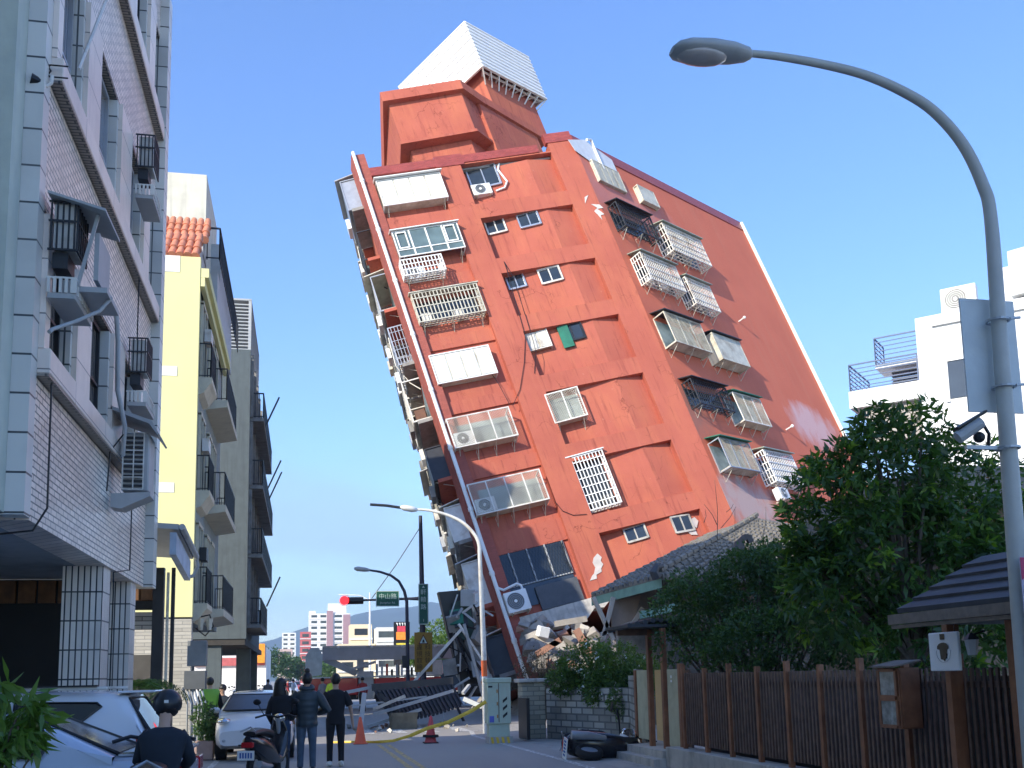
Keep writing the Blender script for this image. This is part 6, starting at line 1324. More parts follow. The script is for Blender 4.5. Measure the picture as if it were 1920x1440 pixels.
# ---------------------------------------------------------------- two wheelers (x forward, z up)
def two_wheeler(M, label, body, cat='motor scooter', name='motor_scooter', tall=False, group=None, mirrors=True):
    r_ = thing(name, label, cat, M, group)
    for x, nm in ((-.62, 'rear_wheel'), (.62, 'front_wheel')):
        m = MB(M); m.tube([(x+.2*math.cos(a), 0, .26+.2*math.sin(a)) for a in np.linspace(0, 2*math.pi, 21)], .055, 8); wl = m.build(nm, MT['rubber'], r_, smooth=60)
        m = MB(M); m.tube([(x, -.03, .26), (x, .03, .26)], .15, 12); m.build('rim', MT['steel'], wl)
    m = MB(M)
    ring = lambda x, zc, w_, h: [(x, w_*math.cos(a), zc+h*math.sin(a)) for a in np.linspace(0, 2*math.pi, 14, endpoint=False)]
    m.loft([ring(-.92, .72, .05, .06), ring(-.8, .66, .13, .12), ring(-.5, .58, .18, .19), ring(-.15, .5, .17, .2), ring(.1, .36, .15, .1), ring(.35, .34, .14, .08), ring(.45, .5, .16, .2), ring(.5, .72, .15, .2), ring(.46, .95, .08, .06)]); m.build('body_panels', body, r_, smooth=50)
    m = MB(M); m.loft([ring(-.85, .8, .1, .04), ring(-.5, .82, .15, .06), ring(-.1, .78, .13, .06), ring(.08, .72, .07, .04)]); m.build('seat', MT['black'], r_, smooth=60)
    m = MB(M); m.loft([ring(.35, .34, .05, .03), ring(.62, .5, .09, .04), ring(.85, .42, .06, .03)]); m.build('front_mudguard', body, r_, smooth=60)
    m = MB(M); m.tube([(.62, 0, .27), (.5, 0, .7), (.42, 0, .98)], .035, 8); m.build('fork', MT['steel'], r_)
    m = MB(M); m.tube([(.3, -.34, 1.0), (.38, -.2, 1.04), (.42, 0, 1.0), (.38, .2, 1.04), (.3, .34, 1.0)], .018, 8); hb = m.build('handlebar', MT['black'], r_, smooth=60)
    for s_ in ((-1, 1) if mirrors else ()):
        m = MB(M); m.tube([(.38, s_*.22, 1.04), (.34, s_*.3, 1.2)], .008, 5); m.sphere((.33, s_*.32, 1.25), 1, 10, 6, sc=(.02, .07, .05)); m.build('mirror', MT['black'], hb)
    m = MB(M); m.sphere((.5, 0, .98), 1, 12, 8, sc=(.08, .1, .08)); m.build('headlight', chrome, r_, smooth=60)
    m = MB(M); m.box(-.99, -.975, -.13, .13, .42, .56); pl = m.build('number_plate', MT['white'], r_)
    m = MB(M)
    for k in range(5): m.box(-.993, -.9905, -.1+k*.042, -.075+k*.042, .45, .53)
    m.build('plate_marks', mat('plate_blue', (.05, .12, .35), .5) if 'plate_blue' not in bpy.data.materials else bpy.data.materials['plate_blue'], pl)
    m = MB(M); m.box(-.95, -.88, -.09, .09, .6, .68, b=.01); m.build('tail_light', redl, r_)
    m = MB(M); m.tube([(-.3, -.16, .28), (-.65, -.2, .3), (-.95, -.2, .36)], [.03, .05, .055], 8); m.build('exhaust', MT['steel'], r_, smooth=60)
    m = MB(M); m.tube([(-.9, .12, .84), (-.8, 0, .9), (-.9, -.12, .84)], .014, 6); m.build('grab_rail', MT['steel'], r_)
    return r_
dkb = mat('gloss_black_bodywork', (.012, .013, .018), .25, var=.2, coat=.5)
two_wheeler(T(-.52, 17.1, .01, math.radians(72)), 'black motorcycle standing beside the woman, blue and white plate towards the camera', dkb, 'motorcycle', 'motorcycle')
two_wheeler(T(6.0, 18.9, .06, math.radians(10), math.radians(-74), 0, 1.05) @ np.diag([1, 1.5, 1.1, 1]), 'black scooter lying on its side in the road by the panelled gate', dkb)
two_wheeler(T(-1.25, 9.35, .1, math.radians(95)), 'dark scooter under the seated rider with the helmet, mostly below the picture', dkb, mirrors=False)
# ================================================================== PEOPLE
def skinmesh(name, J, E_, M, m_, parent, sub=1):
    """one continuous body: joints with radii, edges, grown with a skin modifier and baked"""
    names = list(J); me = bpy.data.meshes.new('tmp'); P = [J[k][0] for k in names]; ix = {k: i for i, k in enumerate(names)}
    me.from_pydata([tuple(p) for p in P], [(ix[a], ix[b_]) for a, b_ in E_], []); o = bpy.data.objects.new('tmp', me); COL.objects.link(o)
    md = o.modifiers.new('s', 'SKIN'); md.use_smooth_shade = True
    for i, k in enumerate(names):
        r_ = J[k][1]; o.data.skin_vertices[0].data[i].radius = r_ if isinstance(r_, tuple) else (r_, r_); o.data.skin_vertices[0].data[i].use_root = (k == names[0])
    if sub: s_ = o.modifiers.new('u', 'SUBSURF'); s_.levels = sub; s_.render_levels = sub
    dg = bpy.context.evaluated_depsgraph_get(); nm = bpy.data.meshes.new_from_object(o.evaluated_get(dg)); bpy.data.objects.remove(o)
    V = np.empty(len(nm.vertices)*3); nm.vertices.foreach_get('co', V); V = V.reshape(-1, 3) @ M[:3, :3].T + M[:3, 3]
    Mi = np.linalg.inv(ROOTM[parent.name]); V = V @ Mi[:3, :3].T + Mi[:3, 3]; nm.vertices.foreach_set('co', V.ravel()); nm.update(); nm.name = name
    nm.materials.clear(); nm.materials.append(m_); p = bpy.data.objects.new(name, nm); COL.objects.link(p); p.parent = parent; ROOTM[p.name] = ROOTM[parent.name]; return p
def person(M, label, h=1.72, top=None, bottom=None, hair='short', arms=((.26, 0, -.0), (.26, 0, 0)), puffer=False, hips=.55, sleeve='long', legs=.09, sw=.2, seated=False, look=0.0, hairm=None, shoes=None, tee=None):
    """x right, y forward; arms = (elbow offset, hand target) per side given as absolute joints when 6-tuples"""
    r_ = thing('person', label, 'person', M); k = h/1.72
    S = lambda x, y, z: (x*k, y*k, z*k)
    zh = .93; sh = 1.42; lean = 0.0
    if seated: zh, sh, lean = .78, 1.2, .16
    J = {'pel': (S(0, 0, zh), .1*k), 'abd': (S(0, lean*.3, zh+.16*(1 if not seated else .9)), .1*k), 'che': (S(0, lean*.8, sh-.12), .115*k), 'nkb': (S(0, lean, sh+.02), .06*k), 'nk': (S(0, lean+.015, sh+.09), .052*k),
         'h1': (S(0, lean+.03+(.06 if seated else 0), sh+.15), .072*k), 'h2': (S(0, lean+.03+(.1 if seated else 0), sh+.22), .085*k), 'h3': (S(0, lean+.015+(.12 if seated else 0), sh+.27), .07*k)}
    E_ = [('pel', 'abd'), ('abd', 'che'), ('che', 'nkb'), ('nkb', 'nk'), ('nk', 'h1'), ('h1', 'h2'), ('h2', 'h3')]
    ca, sa = math.cos(look), math.sin(look); fwd = lambda d, x=0: (x*ca+d*sa, d*ca-x*sa)
    nx_, ny_ = fwd(.105); J['nose'] = (S(nx_, lean+.03+ny_, sh+.185), .012*k); E_.append(('h1', 'nose'))
    for s_, side in ((-1, 'l'), (1, 'r')):
        ex, ey = fwd(0, .085*s_); J['ear'+side] = (S(ex, lean+.03+ey, sh+.2), .012*k); E_.append(('h2', 'ear'+side))
        e_, hnd = arms[0 if s_ < 0 else 1]
        e_ = S(*e_); hnd = S(*hnd)
        J['sh'+side] = (S(sw*.85*s_, lean, sh-.03), .055*k); J['el'+side] = (e_, .04*k); J['wr'+side] = (hnd, .026*k)
        d = nrm(np.array(hnd)-np.array(e_)); c_ = np.array(hnd)+d*.07*k; J['pa'+side] = (tuple(c_), (.016*k, .034*k))
        E_ += [('che', 'sh'+side), ('sh'+side, 'el'+side), ('el'+side, 'wr'+side), ('wr'+side, 'pa'+side)]
        sd = nrm(np.cross(d, (s_*1.0, .2, .1))); 
        for f, (o_, l_) in enumerate(((-.027, .065), (-.009, .078), (.009, .072), (.027, .055))):
            p1 = c_+sd*o_*k+d*l_*.5*k; p2 = c_+sd*o_*k+d*l_*k+np.array([0, .02*k, 0]); J[f'f{side}{f}'] = (tuple(p1), .009*k); J[f'g{side}{f}'] = (tuple(p2), .008*k); E_ += [('pa'+side, f'f{side}{f}'), (f'f{side}{f}', f'g{side}{f}')]
        p1 = np.array(hnd)+d*.03*k+np.array([0, .035*k, 0]); p2 = p1+d*.04*k+np.array([0, .015*k, 0]); J['t1'+side] = (tuple(p1), .01*k); J['t2'+side] = (tuple(p2), .009*k); E_ += [('wr'+side, 't1'+side), ('t1'+side, 't2'+side)]
        if seated: q = [(S(.1*s_, .05, zh-.02), .085*k), (S(.16*s_, .46, zh-.02), .06*k), (S(.16*s_, .5, .35), .045*k), (S(.16*s_, .5, .3), .04*k)]
        else: q = [(S(legs*s_, 0, zh-.08), .08*k), (S((legs+.015)*s_, .01, .5), .055*k), (S((legs+.02)*s_, -.01, .1), .04*k), (S((legs+.03)*s_, .13, .04), .035*k)]
        for n_, v in zip(('hp', 'kn', 'an', 'to'), q): J[n_+side] = v
        E_ += [('pel', 'hp'+side), ('hp'+side, 'kn'+side), ('kn'+side, 'an'+side), ('an'+side, 'to'+side)]
    body = skinmesh('body', J, E_, M, MT['skin'], r_)
    # clothes: lofted shells that follow the body
    def ell(c, a, b_, n=18): return [(c[0]+a*math.cos(t_), c[1]+b_*math.sin(t_), c[2]) for t_ in np.linspace(0, 2*math.pi, n, endpoint=False)]
    if top:
        zb = zh-.12 if not seated else zh-.02; zs = np.linspace(zb, sh+.04, 22); rings = []
        for z in zs:
            f = (z-zb)/(sh+.04-zb); wd = np.interp(f, [0, .3, .6, .85, .93, 1], [.175, .16, .19, .215, .17, .075]); dp = np.interp(f, [0, .3, .6, .85, .93, 1], [.12, .115, .13, .12, .1, .075])
            if puffer: q = .014+.012*abs(math.sin(f*math.pi*6)); wd += q; dp += q+.02
            rings.append(ell(S(0, lean*f**1.2, z), wd*k, dp*k))
        m = MB(M); m.loft(rings)
        for s_, side in ((-1, 'l'), (1, 'r')):
            a = np.array(J['sh'+side][0]); e_ = np.array(J['el'+side][0]); hnd = np.array(J['wr'+side][0]); pts = [a-(s_*.03*k, 0, 0), a+(e_-a)*.33, a+(e_-a)*.66, e_]; rr2 = [.078, .072, .062, .056]
            if sleeve == 'long': pts += [e_+(hnd-e_)*.5, hnd]; rr2 += [.05, .042]
            if puffer:
                rr2 = [x+.022 for x in rr2]
            if sleeve == 'short': pts = pts[:3]+[a+(e_-a)*.85]; rr2 = [.078, .076, .074, .074]
            m.tube(pts, [x*k for x in rr2], 12)
        m.build('top', top, r_, smooth=70)
    if puffer:
        m = MB(M); c_ = S(0, -.03, sh+.07); m.tube([(c_[0]+.1*k*math.cos(t_), c_[1]+.09*k*math.sin(t_), c_[2]+.02*math.sin(t_)) for t_ in np.linspace(0, 2*math.pi, 17)], .045*k, 8); m.sphere(S(0, -.1, sh+.0), .1*k, 12, 8, sc=(1.1, .5, .8)); m.build('hood', top, r_, smooth=70)
    if bottom:
        m = MB(M)
        for s_, side in ((-1, 'l'), (1, 'r')):
            hp_, kn, an = [np.array(J[n_+side][0]) for n_ in ('hp', 'kn', 'an')]; m.tube([hp_+(0, 0, .06*k), hp_, hp_+(kn-hp_)*.5, kn, kn+(an-kn)*.5, an+(0, 0, .0)], [x*k for x in (.095, .098, .085, .068, .06, .056)], 12)
        m.loft([ell(S(0, 0, zh+z), wd*k, dp*k) for z, wd, dp in ((-.14, .15, .11), (-.06, .172, .122), (.04, .165, .115), (.1, .155, .11))]); m.build('trousers', bottom, r_, smooth=70)
        for s_, side in ((-1, 'l'), (1, 'r')):
            an = np.array(J['an'+side][0]); m = MB(M); m.loft([[tuple(an+np.array([w_*math.cos(t_), y, max(-.09, -.05+h_*math.sin(t_))])) for t_ in np.linspace(0, 6.283, 12, endpoint=False)] for y, w_, h_ in ((-.09, .02, .03), (-.06, .045, .06), (.03, .05, .06), (.12, .05, .035), (.19, .03, .02))]); m.build('shoe', shoes or MT['black'], r_, smooth=60)
    hc = np.array(J['h2'][0]); hm = hairm or MT['hair']
    m = MB(M)
    if hair in ('short', 'tall', 'bun'): 
        m.sphere(tuple(hc+np.array([-sa*.02, -.024*ca, .015])*k), .104*k, 16, 10, sc=(.9, 1.02, 1.0 if hair == 'short' else 1.16), z0=-.78)
        m.build('hair', hm, r_, smooth=70)
    if hair == 'bun': m = MB(M); m.sphere(tuple(hc+np.array([0, -.02, .15])*k), .05*k, 10, 8, sc=(1, 1, 1.1)); m.build('hair_bun', hm, r_, smooth=70)
    if hair == 'long':
        m.sphere(tuple(hc+np.array([-sa*.02, -.02*ca, .015])*k), .112*k, 16, 10, z0=-.6)
        m.loft([[tuple(hc+np.array([-sa*.03+w_*math.cos(t_), -.04+d_*math.sin(t_), z])*k) for t_ in np.linspace(0, 6.283, 14, endpoint=False)] for z, w_, d_ in ((.03, .1, .08), (-.1, .115, .08), (-.25, .14, .075), (-.42, .13, .06), (-.52, .06, .03))]); m.build('hair', hm, r_, smooth=70)
    if hair == 'helmet':
        m.sphere(tuple(hc+np.array([0, 0, .02])*k), .135*k, 20, 12, sc=(.95, 1.05, 1.0), z0=-.45); hl = m.build('helmet', mat('matt_black_helmet', (.015, .017, .022), .35, var=.1), r_, smooth=70)
        m = MB(M); m.box(*(hc[0]-.006, hc[0]+.03, hc[1]-.144*k, hc[1]-.138*k, hc[2]+.03, hc[2]+.055)); m.build('badge', MT['white'], hl)
        m = MB(M); m.loft([[tuple(hc+np.array([w_*math.cos(t_), -.02+d_*math.sin(t_), z])*k) for t_ in np.linspace(0, 6.283, 14, endpoint=False)] for z, w_, d_ in ((.0, .1, .1), (-.06, .098, .095), (-.09, .07, .07))]); m.build('hair', hm, r_, smooth=70)
    for s_ in (-1, 1):
        ex, ey = fwd(.082, .032*s_); m = MB(M); m.sphere(tuple(hc+np.array([ex, ey, -.012])*k), .011*k, 8, 6); m.build('eye', MT['black'], r_)
    ex, ey = fwd(.086, 0); m = MB(M); m.sphere(tuple(hc+np.array([ex, ey, -.075])*k), .02*k, 8, 6, sc=(1, .5, .3)); m.build('mouth', mat('lips', (.35, .12, .1), .5) if 'lips' not in bpy.data.materials else bpy.data.materials['lips'], r_)
    return r_
jean = mat('blue_grey_jeans', (.07, .1, .14), .85, var=.2, scale=8); jean2 = mat('dark_blue_jeans', (.03, .05, .09), .85, var=.2); blackc = mat('black_cloth', (.012, .012, .015), .85, var=.25); navy = mat('navy_cotton', (.014, .02, .03), .9, var=.2)
puf = mat('dark_teal_puffer', (.03, .045, .055), .5, var=.2)
person(T(.08, 18.6, .01, math.radians(-3)), 'man in dark quilted jacket and blue jeans with a topknot, standing back to the camera', 1.68, puf, jean, 'bun', arms=(((-.34, .02, 1.1), (-.27, .16, .95)), ((.36, .0, 1.1), (.2, .2, 1.05))), puffer=True)
person(T(.61, 19.7, .01, math.radians(2)), 'man in black t-shirt and tight black trousers, rightmost of the three onlookers', 1.66, blackc, blackc, 'tall', arms=(((-.25, .0, 1.12), (-.16, .2, 1.08)), ((.29, .0, 1.1), (.33, .05, .82))), sleeve='short', shoes=MT['white_grime'])
person(T(-.36, 18.5, .01, math.radians(-12)), 'woman with long black hair in a black top, head turned right, beside the motorcycle', 1.6, blackc, jean2, 'long', arms=(((-.24, .0, 1.1), (-.18, .15, .9)), ((.24, .1, 1.1), (.14, .28, 1.12))), look=math.radians(70), sw=.17)
person(T(-1.17, 9.25, .03, math.radians(-3)), 'seated rider in black helmet and dark long sleeved top, back to the camera', 1.66, navy, blackc, 'helmet', arms=(((-.22, .2, .95), (-.12, .45, .85)), ((.22, .2, .95), (.12, .45, .85))), seated=True, sw=.17)
hiv = mat('hi_vis_yellow', (.55, .75, .06), .6, var=.1)
def vest(M, r_, m_):
    k = 1.0; m = MB(M); rings = []
    for z, wd, dp in ((.95, .19, .135), (1.1, .185, .13), (1.25, .21, .145), (1.38, .225, .14), (1.43, .18, .12)): rings.append([(wd*math.cos(t_), dp*math.sin(t_), z) for t_ in np.linspace(0, 6.283, 14, endpoint=False)])
    m.loft(rings); m.build('vest', m_, r_, smooth=60)
Mv = T(-2.02, 24.0, .02, .2); r_ = person(Mv, 'officer in a green high visibility vest standing behind the white hatchback', 1.66, blackc, blackc, 'short', arms=(((-.25, 0, 1.1), (-.25, .1, .85)), ((.25, 0, 1.1), (.25, .1, .85)))); vest(Mv, r_, mat('hi_vis_green', (.2, .45, .05), .6))
person(T(-1.78, 24.6, .02, 2.6), 'person in dark clothes leaning down beside the green vested officer', 1.5, navy, blackc, 'short', arms=(((-.25, .05, 1.1), (-.2, .25, .95)), ((.25, .05, 1.1), (.2, .25, .95))))
Mv = T(1.35, 48.5, .01, 0); r_ = person(Mv, 'rescue worker in bright yellow jacket standing beside the fire engine', 1.7, hiv, navy, 'short', arms=(((-.26, 0, 1.1), (-.25, .1, .85)), ((.26, 0, 1.1), (.25, .1, .85))))
crowd = [(-1.9, 60, 0), (-1.35, 66, 1), (-.6, 70, 2), (.1, 74, 0), (-1.1, 80, 1), (.35, 52, 3), (.95, 50.5, 0), (2.9, 51.5, 1)]
cl = [mat('grey_shirt', (.25, .25, .27), .8), mat('red_jacket', (.4, .05, .05), .8), mat('pale_shirt', (.5, .5, .52), .8), blackc]
for i, (x, y, c_) in enumerate(crowd):
    person(T(x, y, .01, rng.uniform(-2, 2)), ['distant person in grey shirt walking far down the street', 'distant person in a red jacket standing at the far crossing', 'distant person in a pale shirt in the far street', 'dark clothed bystander by the tail of the fire engine'][c_], 1.66, cl[c_], blackc, 'short', arms=(((-.25, 0, 1.1), (-.25, .1, .85)), ((.25, 0, 1.1), (.25, .1, .85))))['group'] = ['people in grey far down the street', 'people in red near the crossing', 'people in pale shirts far away', 'dark bystanders'][c_]
# ================================================================== FIRE ENGINE
M = T(.3, 56, .01); Fe = thing('fire_engine', 'red ladder fire engine with grey telescopic boom crossing behind the wreckage', 'fire engine', M)
fr = mat('fire_engine_red', (.5, .035, .035), .3, var=.06, coat=.5); bg_ = mat('boom_grey', (.45, .46, .48), .45, var=.08, dirt=(.35, .35, .36))
m = MB(M); m.box(-.2, 2.6, 0, 2.4, .75, 1.65, b=.04); m.build('rear_locker', fr, Fe)
m = MB(M); m.box(3.5, 9.6, 0, 2.4, .85, 1.62, b=.04); m.box(3.52, 9.5, -.01, 0, .86, .9); m.build('body', fr, Fe)
m = MB(M); m.box(9.7, 12.2, -.05, 2.45, .6, 2.9, b=.15); m.build('cab', fr, Fe); m = MB(M); m.box(10.2, 11.9, -.065, -.053, 1.7, 2.5); m.build('cab_window', MT['glass'], Fe)
m = MB(M); m.box(-.2, 9.6, -.02, 2.42, 1.66, 1.74); m.build('deck_edge', MT['steel'], Fe)
m = MB(M); m.box(2.65, 3.45, .1, 2.3, .5, 2.0); m.build('outrigger_box', bg_, Fe)
m = MB(M); m.box(-.2, 9.6, .3, 2.1, .5, .8); m.build('chassis', MT['black'], Fe)
m = MB(M); m.xprism([(.9, 2.62), (1.6, 2.62), (1.6, 3.38), (.9, 3.38)], .75, 11.5); m.build('boom', bg_, Fe)
m = MB(M); m.box(.8, 11.5, .86, .897, 3.3, 3.4); m.build('boom_rail', MT['white_grime'], Fe)
m = MB(M); 
for x in (1.6, 3.4, 5.1, 6.9): m.sphere((x, .85, 3.3), .09, 8, 6)
each(m, 'work_light', MT['white'], Fe)
m = MB(M); m.yprism([(.0, 1.75), (-.15, 2.1), (-.15, 2.85), (.1, 3.3), (.55, 3.3), (.75, 2.9), (.7, 1.85)], .4, 1.9); m.build('rescue_basket', mat('basket_grey', (.45, .52, .56), .4, .2), Fe)
m = MB(M); m.bar((.9, 1.2, 2.7), (2.6, 1.2, 1.9), .35); m.bar((2.8, 1.2, 2.0), (2.8, 1.2, 2.7), .35); m.bar((2.2, .7, 2.1), (3.6, .7, 2.5), .14); each(m, 'boom_strut', bg_, Fe)
m = MB(M); m.box(6.0, 7.2, .4, 2.0, 1.75, 2.55); m.build('turntable_cabin', mat('white_cabin', (.6, .6, .6), .5), Fe); m = MB(M); m.box(7.4, 8.3, .2, 2.2, 1.75, 2.55, b=.05); m.build('red_locker', mat('bright_red', (.65, .02, .03), .35), Fe)
for i in range(9): m = MB(M); x = 3.6+i*.27; m.box(x, x+.12, .5, .6, 1.75, 1.95+.5*rng.random()); m.build('hose_reel' if i % 2 else 'equipment_post', [MT['steel'], MT['white'], fr, MT['dark_metal']][i % 4], Fe)
for x in (4.1, 5.6, 10.6):
    m = MB(M); m.tube([(x, -.02, .55), (x, .35, .55)], .54, 20); wl = m.build('wheel', MT['rubber'], Fe, smooth=50); m = MB(M); m.tube([(x, -.035, .55), (x, -.022, .55)], .3, 14); m.build('rim', MT['steel'], wl)
m = MB(M); m.tube([(4.1+.68*math.cos(a), -.03, .55+.68*math.sin(a)) for a in np.linspace(0, math.pi, 12)], .06, 6); m.build('wheel_arch', MT['white_grime'], Fe)
# ================================================================== PLANTS BY THE CAMERA AND THE ARCADE
Pl = thing('leafy_plant', 'bright green drooping leafy plant in the bottom left corner', 'plant', (-1.75, 6.5, 0))
lfp = leafmat('drooping_green_leaf', (.06, .14, .025), (.18, .3, .06), .35, .25)
blobs = [(-1.74, 6.5, 1.52, .2, .2, .16), (-1.9, 6.5, 1.3, .28, .25, .2), (-1.65, 6.45, 1.2, .24, .2, .2), (-1.95, 6.4, 1.02, .25, .2, .2), (-1.62, 6.5, 1.4, .16, .2, .12)]
P_c, U_c = crown_points(blobs, 110, .55); leaves('foliage', P_c, U_c, 9, .15, .042, lfp, Pl, .75, .75, .02)
b = MB(); branches(b, (-1.85, 6.5, .45), [q[:3] for q in blobs]+[P_c[i] for i in range(14)], .014); b.build('stems', MT['bark'], Pl)
b = MB(); b.tube([(-1.85, 6.5, .09), (-1.85, 6.5, .42), (-1.85, 6.5, .46)], [.14, .19, .2], 16); b.build('pot', mat('clay_pot', (.25, .1, .06), .8), Pl, smooth=50)
Pm = thing('potted_palm', 'small palm with arching fronds behind the tiled columns', 'palm', (-2.95, 19.2, 0)); b = MB(); b.tube([(-2.95, 20.2, .3), (-2.9, 20.2, 1.0), (-2.95, 20.2, 1.6)], .04, 6); b.build('trunk', MT['bark'], Pm)
tw_, ou_ = [], []
for i in range(13):
    a = i*2.4; L = rng.uniform(.7, 1.15)
    for s_ in np.linspace(.1, 1, 16):
        p = np.array([-2.95+math.cos(a)*L*s_, 20.2+math.sin(a)*L*s_, 1.6+.5*s_-.75*s_*s_]); q = np.array([-math.sin(a), math.cos(a), -.3]); tw_ += [p, p]; ou_ += [q, -q+np.array([0, 0, -.6])]
leaves('fronds', np.array(tw_), np.array(ou_), 2, .26, .02, lf_big, Pm, .2, .25, .01)
b = MB(); b.tube([(-2.95, 20.2, .09), (-2.95, 20.2, .45)], [.14, .2], 12); b.build('pot', MT['black'], Pm)
Pp = thing('potted_shrub', 'bushy potted plant in a square pinkish pot beside the white hatchback', 'plant', (-1.98, 22.6, 0)); P_c, U_c = crown_points([(-1.98, 22.6, .85, .28, .25, .4), (-1.95, 22.6, .55, .22, .2, .2)], 190, .5)
leaves('foliage', P_c, U_c, 6, .09, .035, lf_shr, Pp, .1, 1, .03); b = MB(); b.box(-2.17, -1.8, 22.42, 22.78, .01, .4, b=.02); b.build('pot', mat('pinkish_planter', (.4, .28, .24), .8), Pp)
# meter boxes and pipes on the arcade post beside the porch
Mt = thing('meter_cabinets', 'grey wall meter boxes with bundled conduit pipes beside the porch post', 'meter box', (-2.5, 23.5, 0))
b = MB(); b.box(-2.45, -2.05, 23.3, 23.6, 1.95, 2.5, b=.01); b.build('meter_box', mat('grey_box', (.2, .21, .21), .6), Mt); b = MB(); b.box(-2.5, -2.05, 23.25, 23.55, 1.45, 1.85, b=.01); b.build('meter_box', mat('dark_box', (.09, .1, .11), .6), Mt)
b = MB()
for k in range(6): x = -2.42+k*.075; b.tube([(x, 23.3, .1), (x, 23.3, 1.15), (x-.06, 23.32, 1.35), (x-.1, 23.35, 1.5)], .024, 6)
each(b, 'conduit_pipe', MT['steel'], Mt)
b = MB(); b.box(-2.9, -2.72, 23.2, 23.35, .1, 1.3); b.build('pale_board', MT['cream_metal'], Mt)
Wl = thing('wall_lamps', 'ornate black double wall lantern on the yellow building corner', 'lantern', (-2.6, 28, 3)); 
for dx in (0, .22):
    b = MB(); b.tube([(-2.62+dx, 28, 2.95), (-2.62+dx, 28, 3.25)], [.06, .1], 6); b.build('lantern_glass', MT['cream_metal'], Wl)
b = MB(); b.tube([(-2.75, 28, 3.0), (-2.5, 28, 2.8), (-2.3, 28, 3.05), (-2.4, 28, 3.35), (-2.62, 28, 3.3)], .02, 6); b.build('scroll_bracket', MT['black'], Wl)
HAZE, HAZE_D = True, 0.0002
# ================================================================== CITY BEYOND THE CROSSING
def block(name, label, x0, x1, y, d, z, m_, floors=0, win=None, wm=None, cols=0, z0=0, extra=None):
    r_ = thing(name, label, 'building', ((x0+x1)/2, y, 0)); b = MB(); b.box(x0, x1, y, y+d, z0, z); b.build('wall', m_, r_)
    if floors:
        fh = (z-z0)/floors
        for k in range(floors):
            for (a, c_) in (win or [(.1, .9)]):
                b = MB(); b.box(x0+(x1-x0)*a, x0+(x1-x0)*c_, y-.06, y-.01, z0+fh*(k+.3), z0+fh*(k+.72)); b.build('window', wm or MT['glass'], r_)
            b = MB(); b.box(x0-.1, x1+.1, y-.35, y-.003, z0+fh*k+.003, z0+fh*(k+.1)); b.build('ledge', MT['white'], r_)
    if extra: extra(r_)
    return r_
wl_ = mat('far_white_wall', (.75, .73, .7), .8, var=.04); mau = mat('mauve_wall', (.36, .22, .24), .8); crw = mat('far_cream_wall', (.68, .56, .38), .8, var=.05); rdw = mat('far_red_wall', (.5, .12, .12), .8); pal = mat('far_pale_wall', (.62, .6, .55), .8, var=.08)
def ex(r_):
    for (a, c_, zt) in ((12.3, 15.6, 37.5), (20.8, 24.5, 35.5)): b = MB(); b.box(a, c_, 549.2, 549.95, 8, zt); b.build('mauve_strip', mau, r_)
    b = MB(); b.box(13, 22.5, 551, 560, 36.203, 41.5); b.build('roof_block', wl_, r_)
    b = MB(); b.box(3, 6.5, 551, 556, 36.203, 37.6); b.build('roof_block', wl_, r_)
block('white_tower_block', 'tall white tower block with mauve strips rising left of the red signal', 3, 24.5, 550, 22, 36.2, wl_, 12, [(.06, .2), (.28, .42), (.62, .8)], extra=ex)
block('cream_building', 'cream low building with flat roof terrace above the fire engine boom', 7.6, 15.8, 230, 12, 9.3, crw, 3, [(.1, .4), (.55, .85)])
block('cream_roof_house', 'small cream rooftop storey with brown band behind the street lamp', 10.5, 15.4, 236, 8, 13.9, crw, 4, [(.2, .8)])
block('pale_flat_block', 'pale balconied block right of the cream building', 15.9, 20.4, 228, 12, 12.8, pal, 4, [(.1, .9)])
block('pale_low_block', 'pale low block between the tall shop sign and the warning sign', 21, 27, 225, 12, 9.8, pal, 3, [(.1, .45), (.55, .9)])
block('narrow_red_tower', 'narrow red and white building left of the white tower', -1.2, 3.6, 470, 14, 23, rdw, 7, [(.2, .8)])
block('slim_white_tower', 'slim white twin tower furthest down the street', -13.5, -4.5, 700, 15, 33, wl_, 11, [(.1, .4), (.6, .9)])
block('pinkish_far_block', 'pinkish low block far down the left of the street', -9.5, -4, 420, 12, 14, mat('far_pink_wall', (.55, .4, .36), .8), 4, [(.1, .9)])
block('far_grey_block', 'grey green low block at the end of the street', -14, -8, 600, 14, 13, pal, 4, [(.1, .9)])
block('white_corner_shop', 'white shop with a red and orange fascia just beyond the grey building', -9.5, -3.2, 95, 14, 4.6, wl_, 0, extra=lambda r_: (lambda b1, b2: (b1.box(-9.4, -3.3, 94.7, 94.97, 3.0, 3.7), b1.build('red_fascia', rdw, r_), b2.box(-4.1, -3.3, 94.4, 94.69, 3.2, 4.9), b2.build('orange_sign', mat('orange_sign', (.8, .3, .03), .5), r_)))(MB(), MB()))
block('pale_side_shop', 'pale shopfront seen through the arcade of the grey building', -22, -9.6, 100, 12, 6.5, pal, 2, [(.05, .3), (.4, .6), (.7, .95)])
block('right_far_block', 'white low block behind the roadside tree right of the warning sign', 12, 17, 100, 10, 4.4, wl_, 1, [(.1, .4), (.6, .9)])
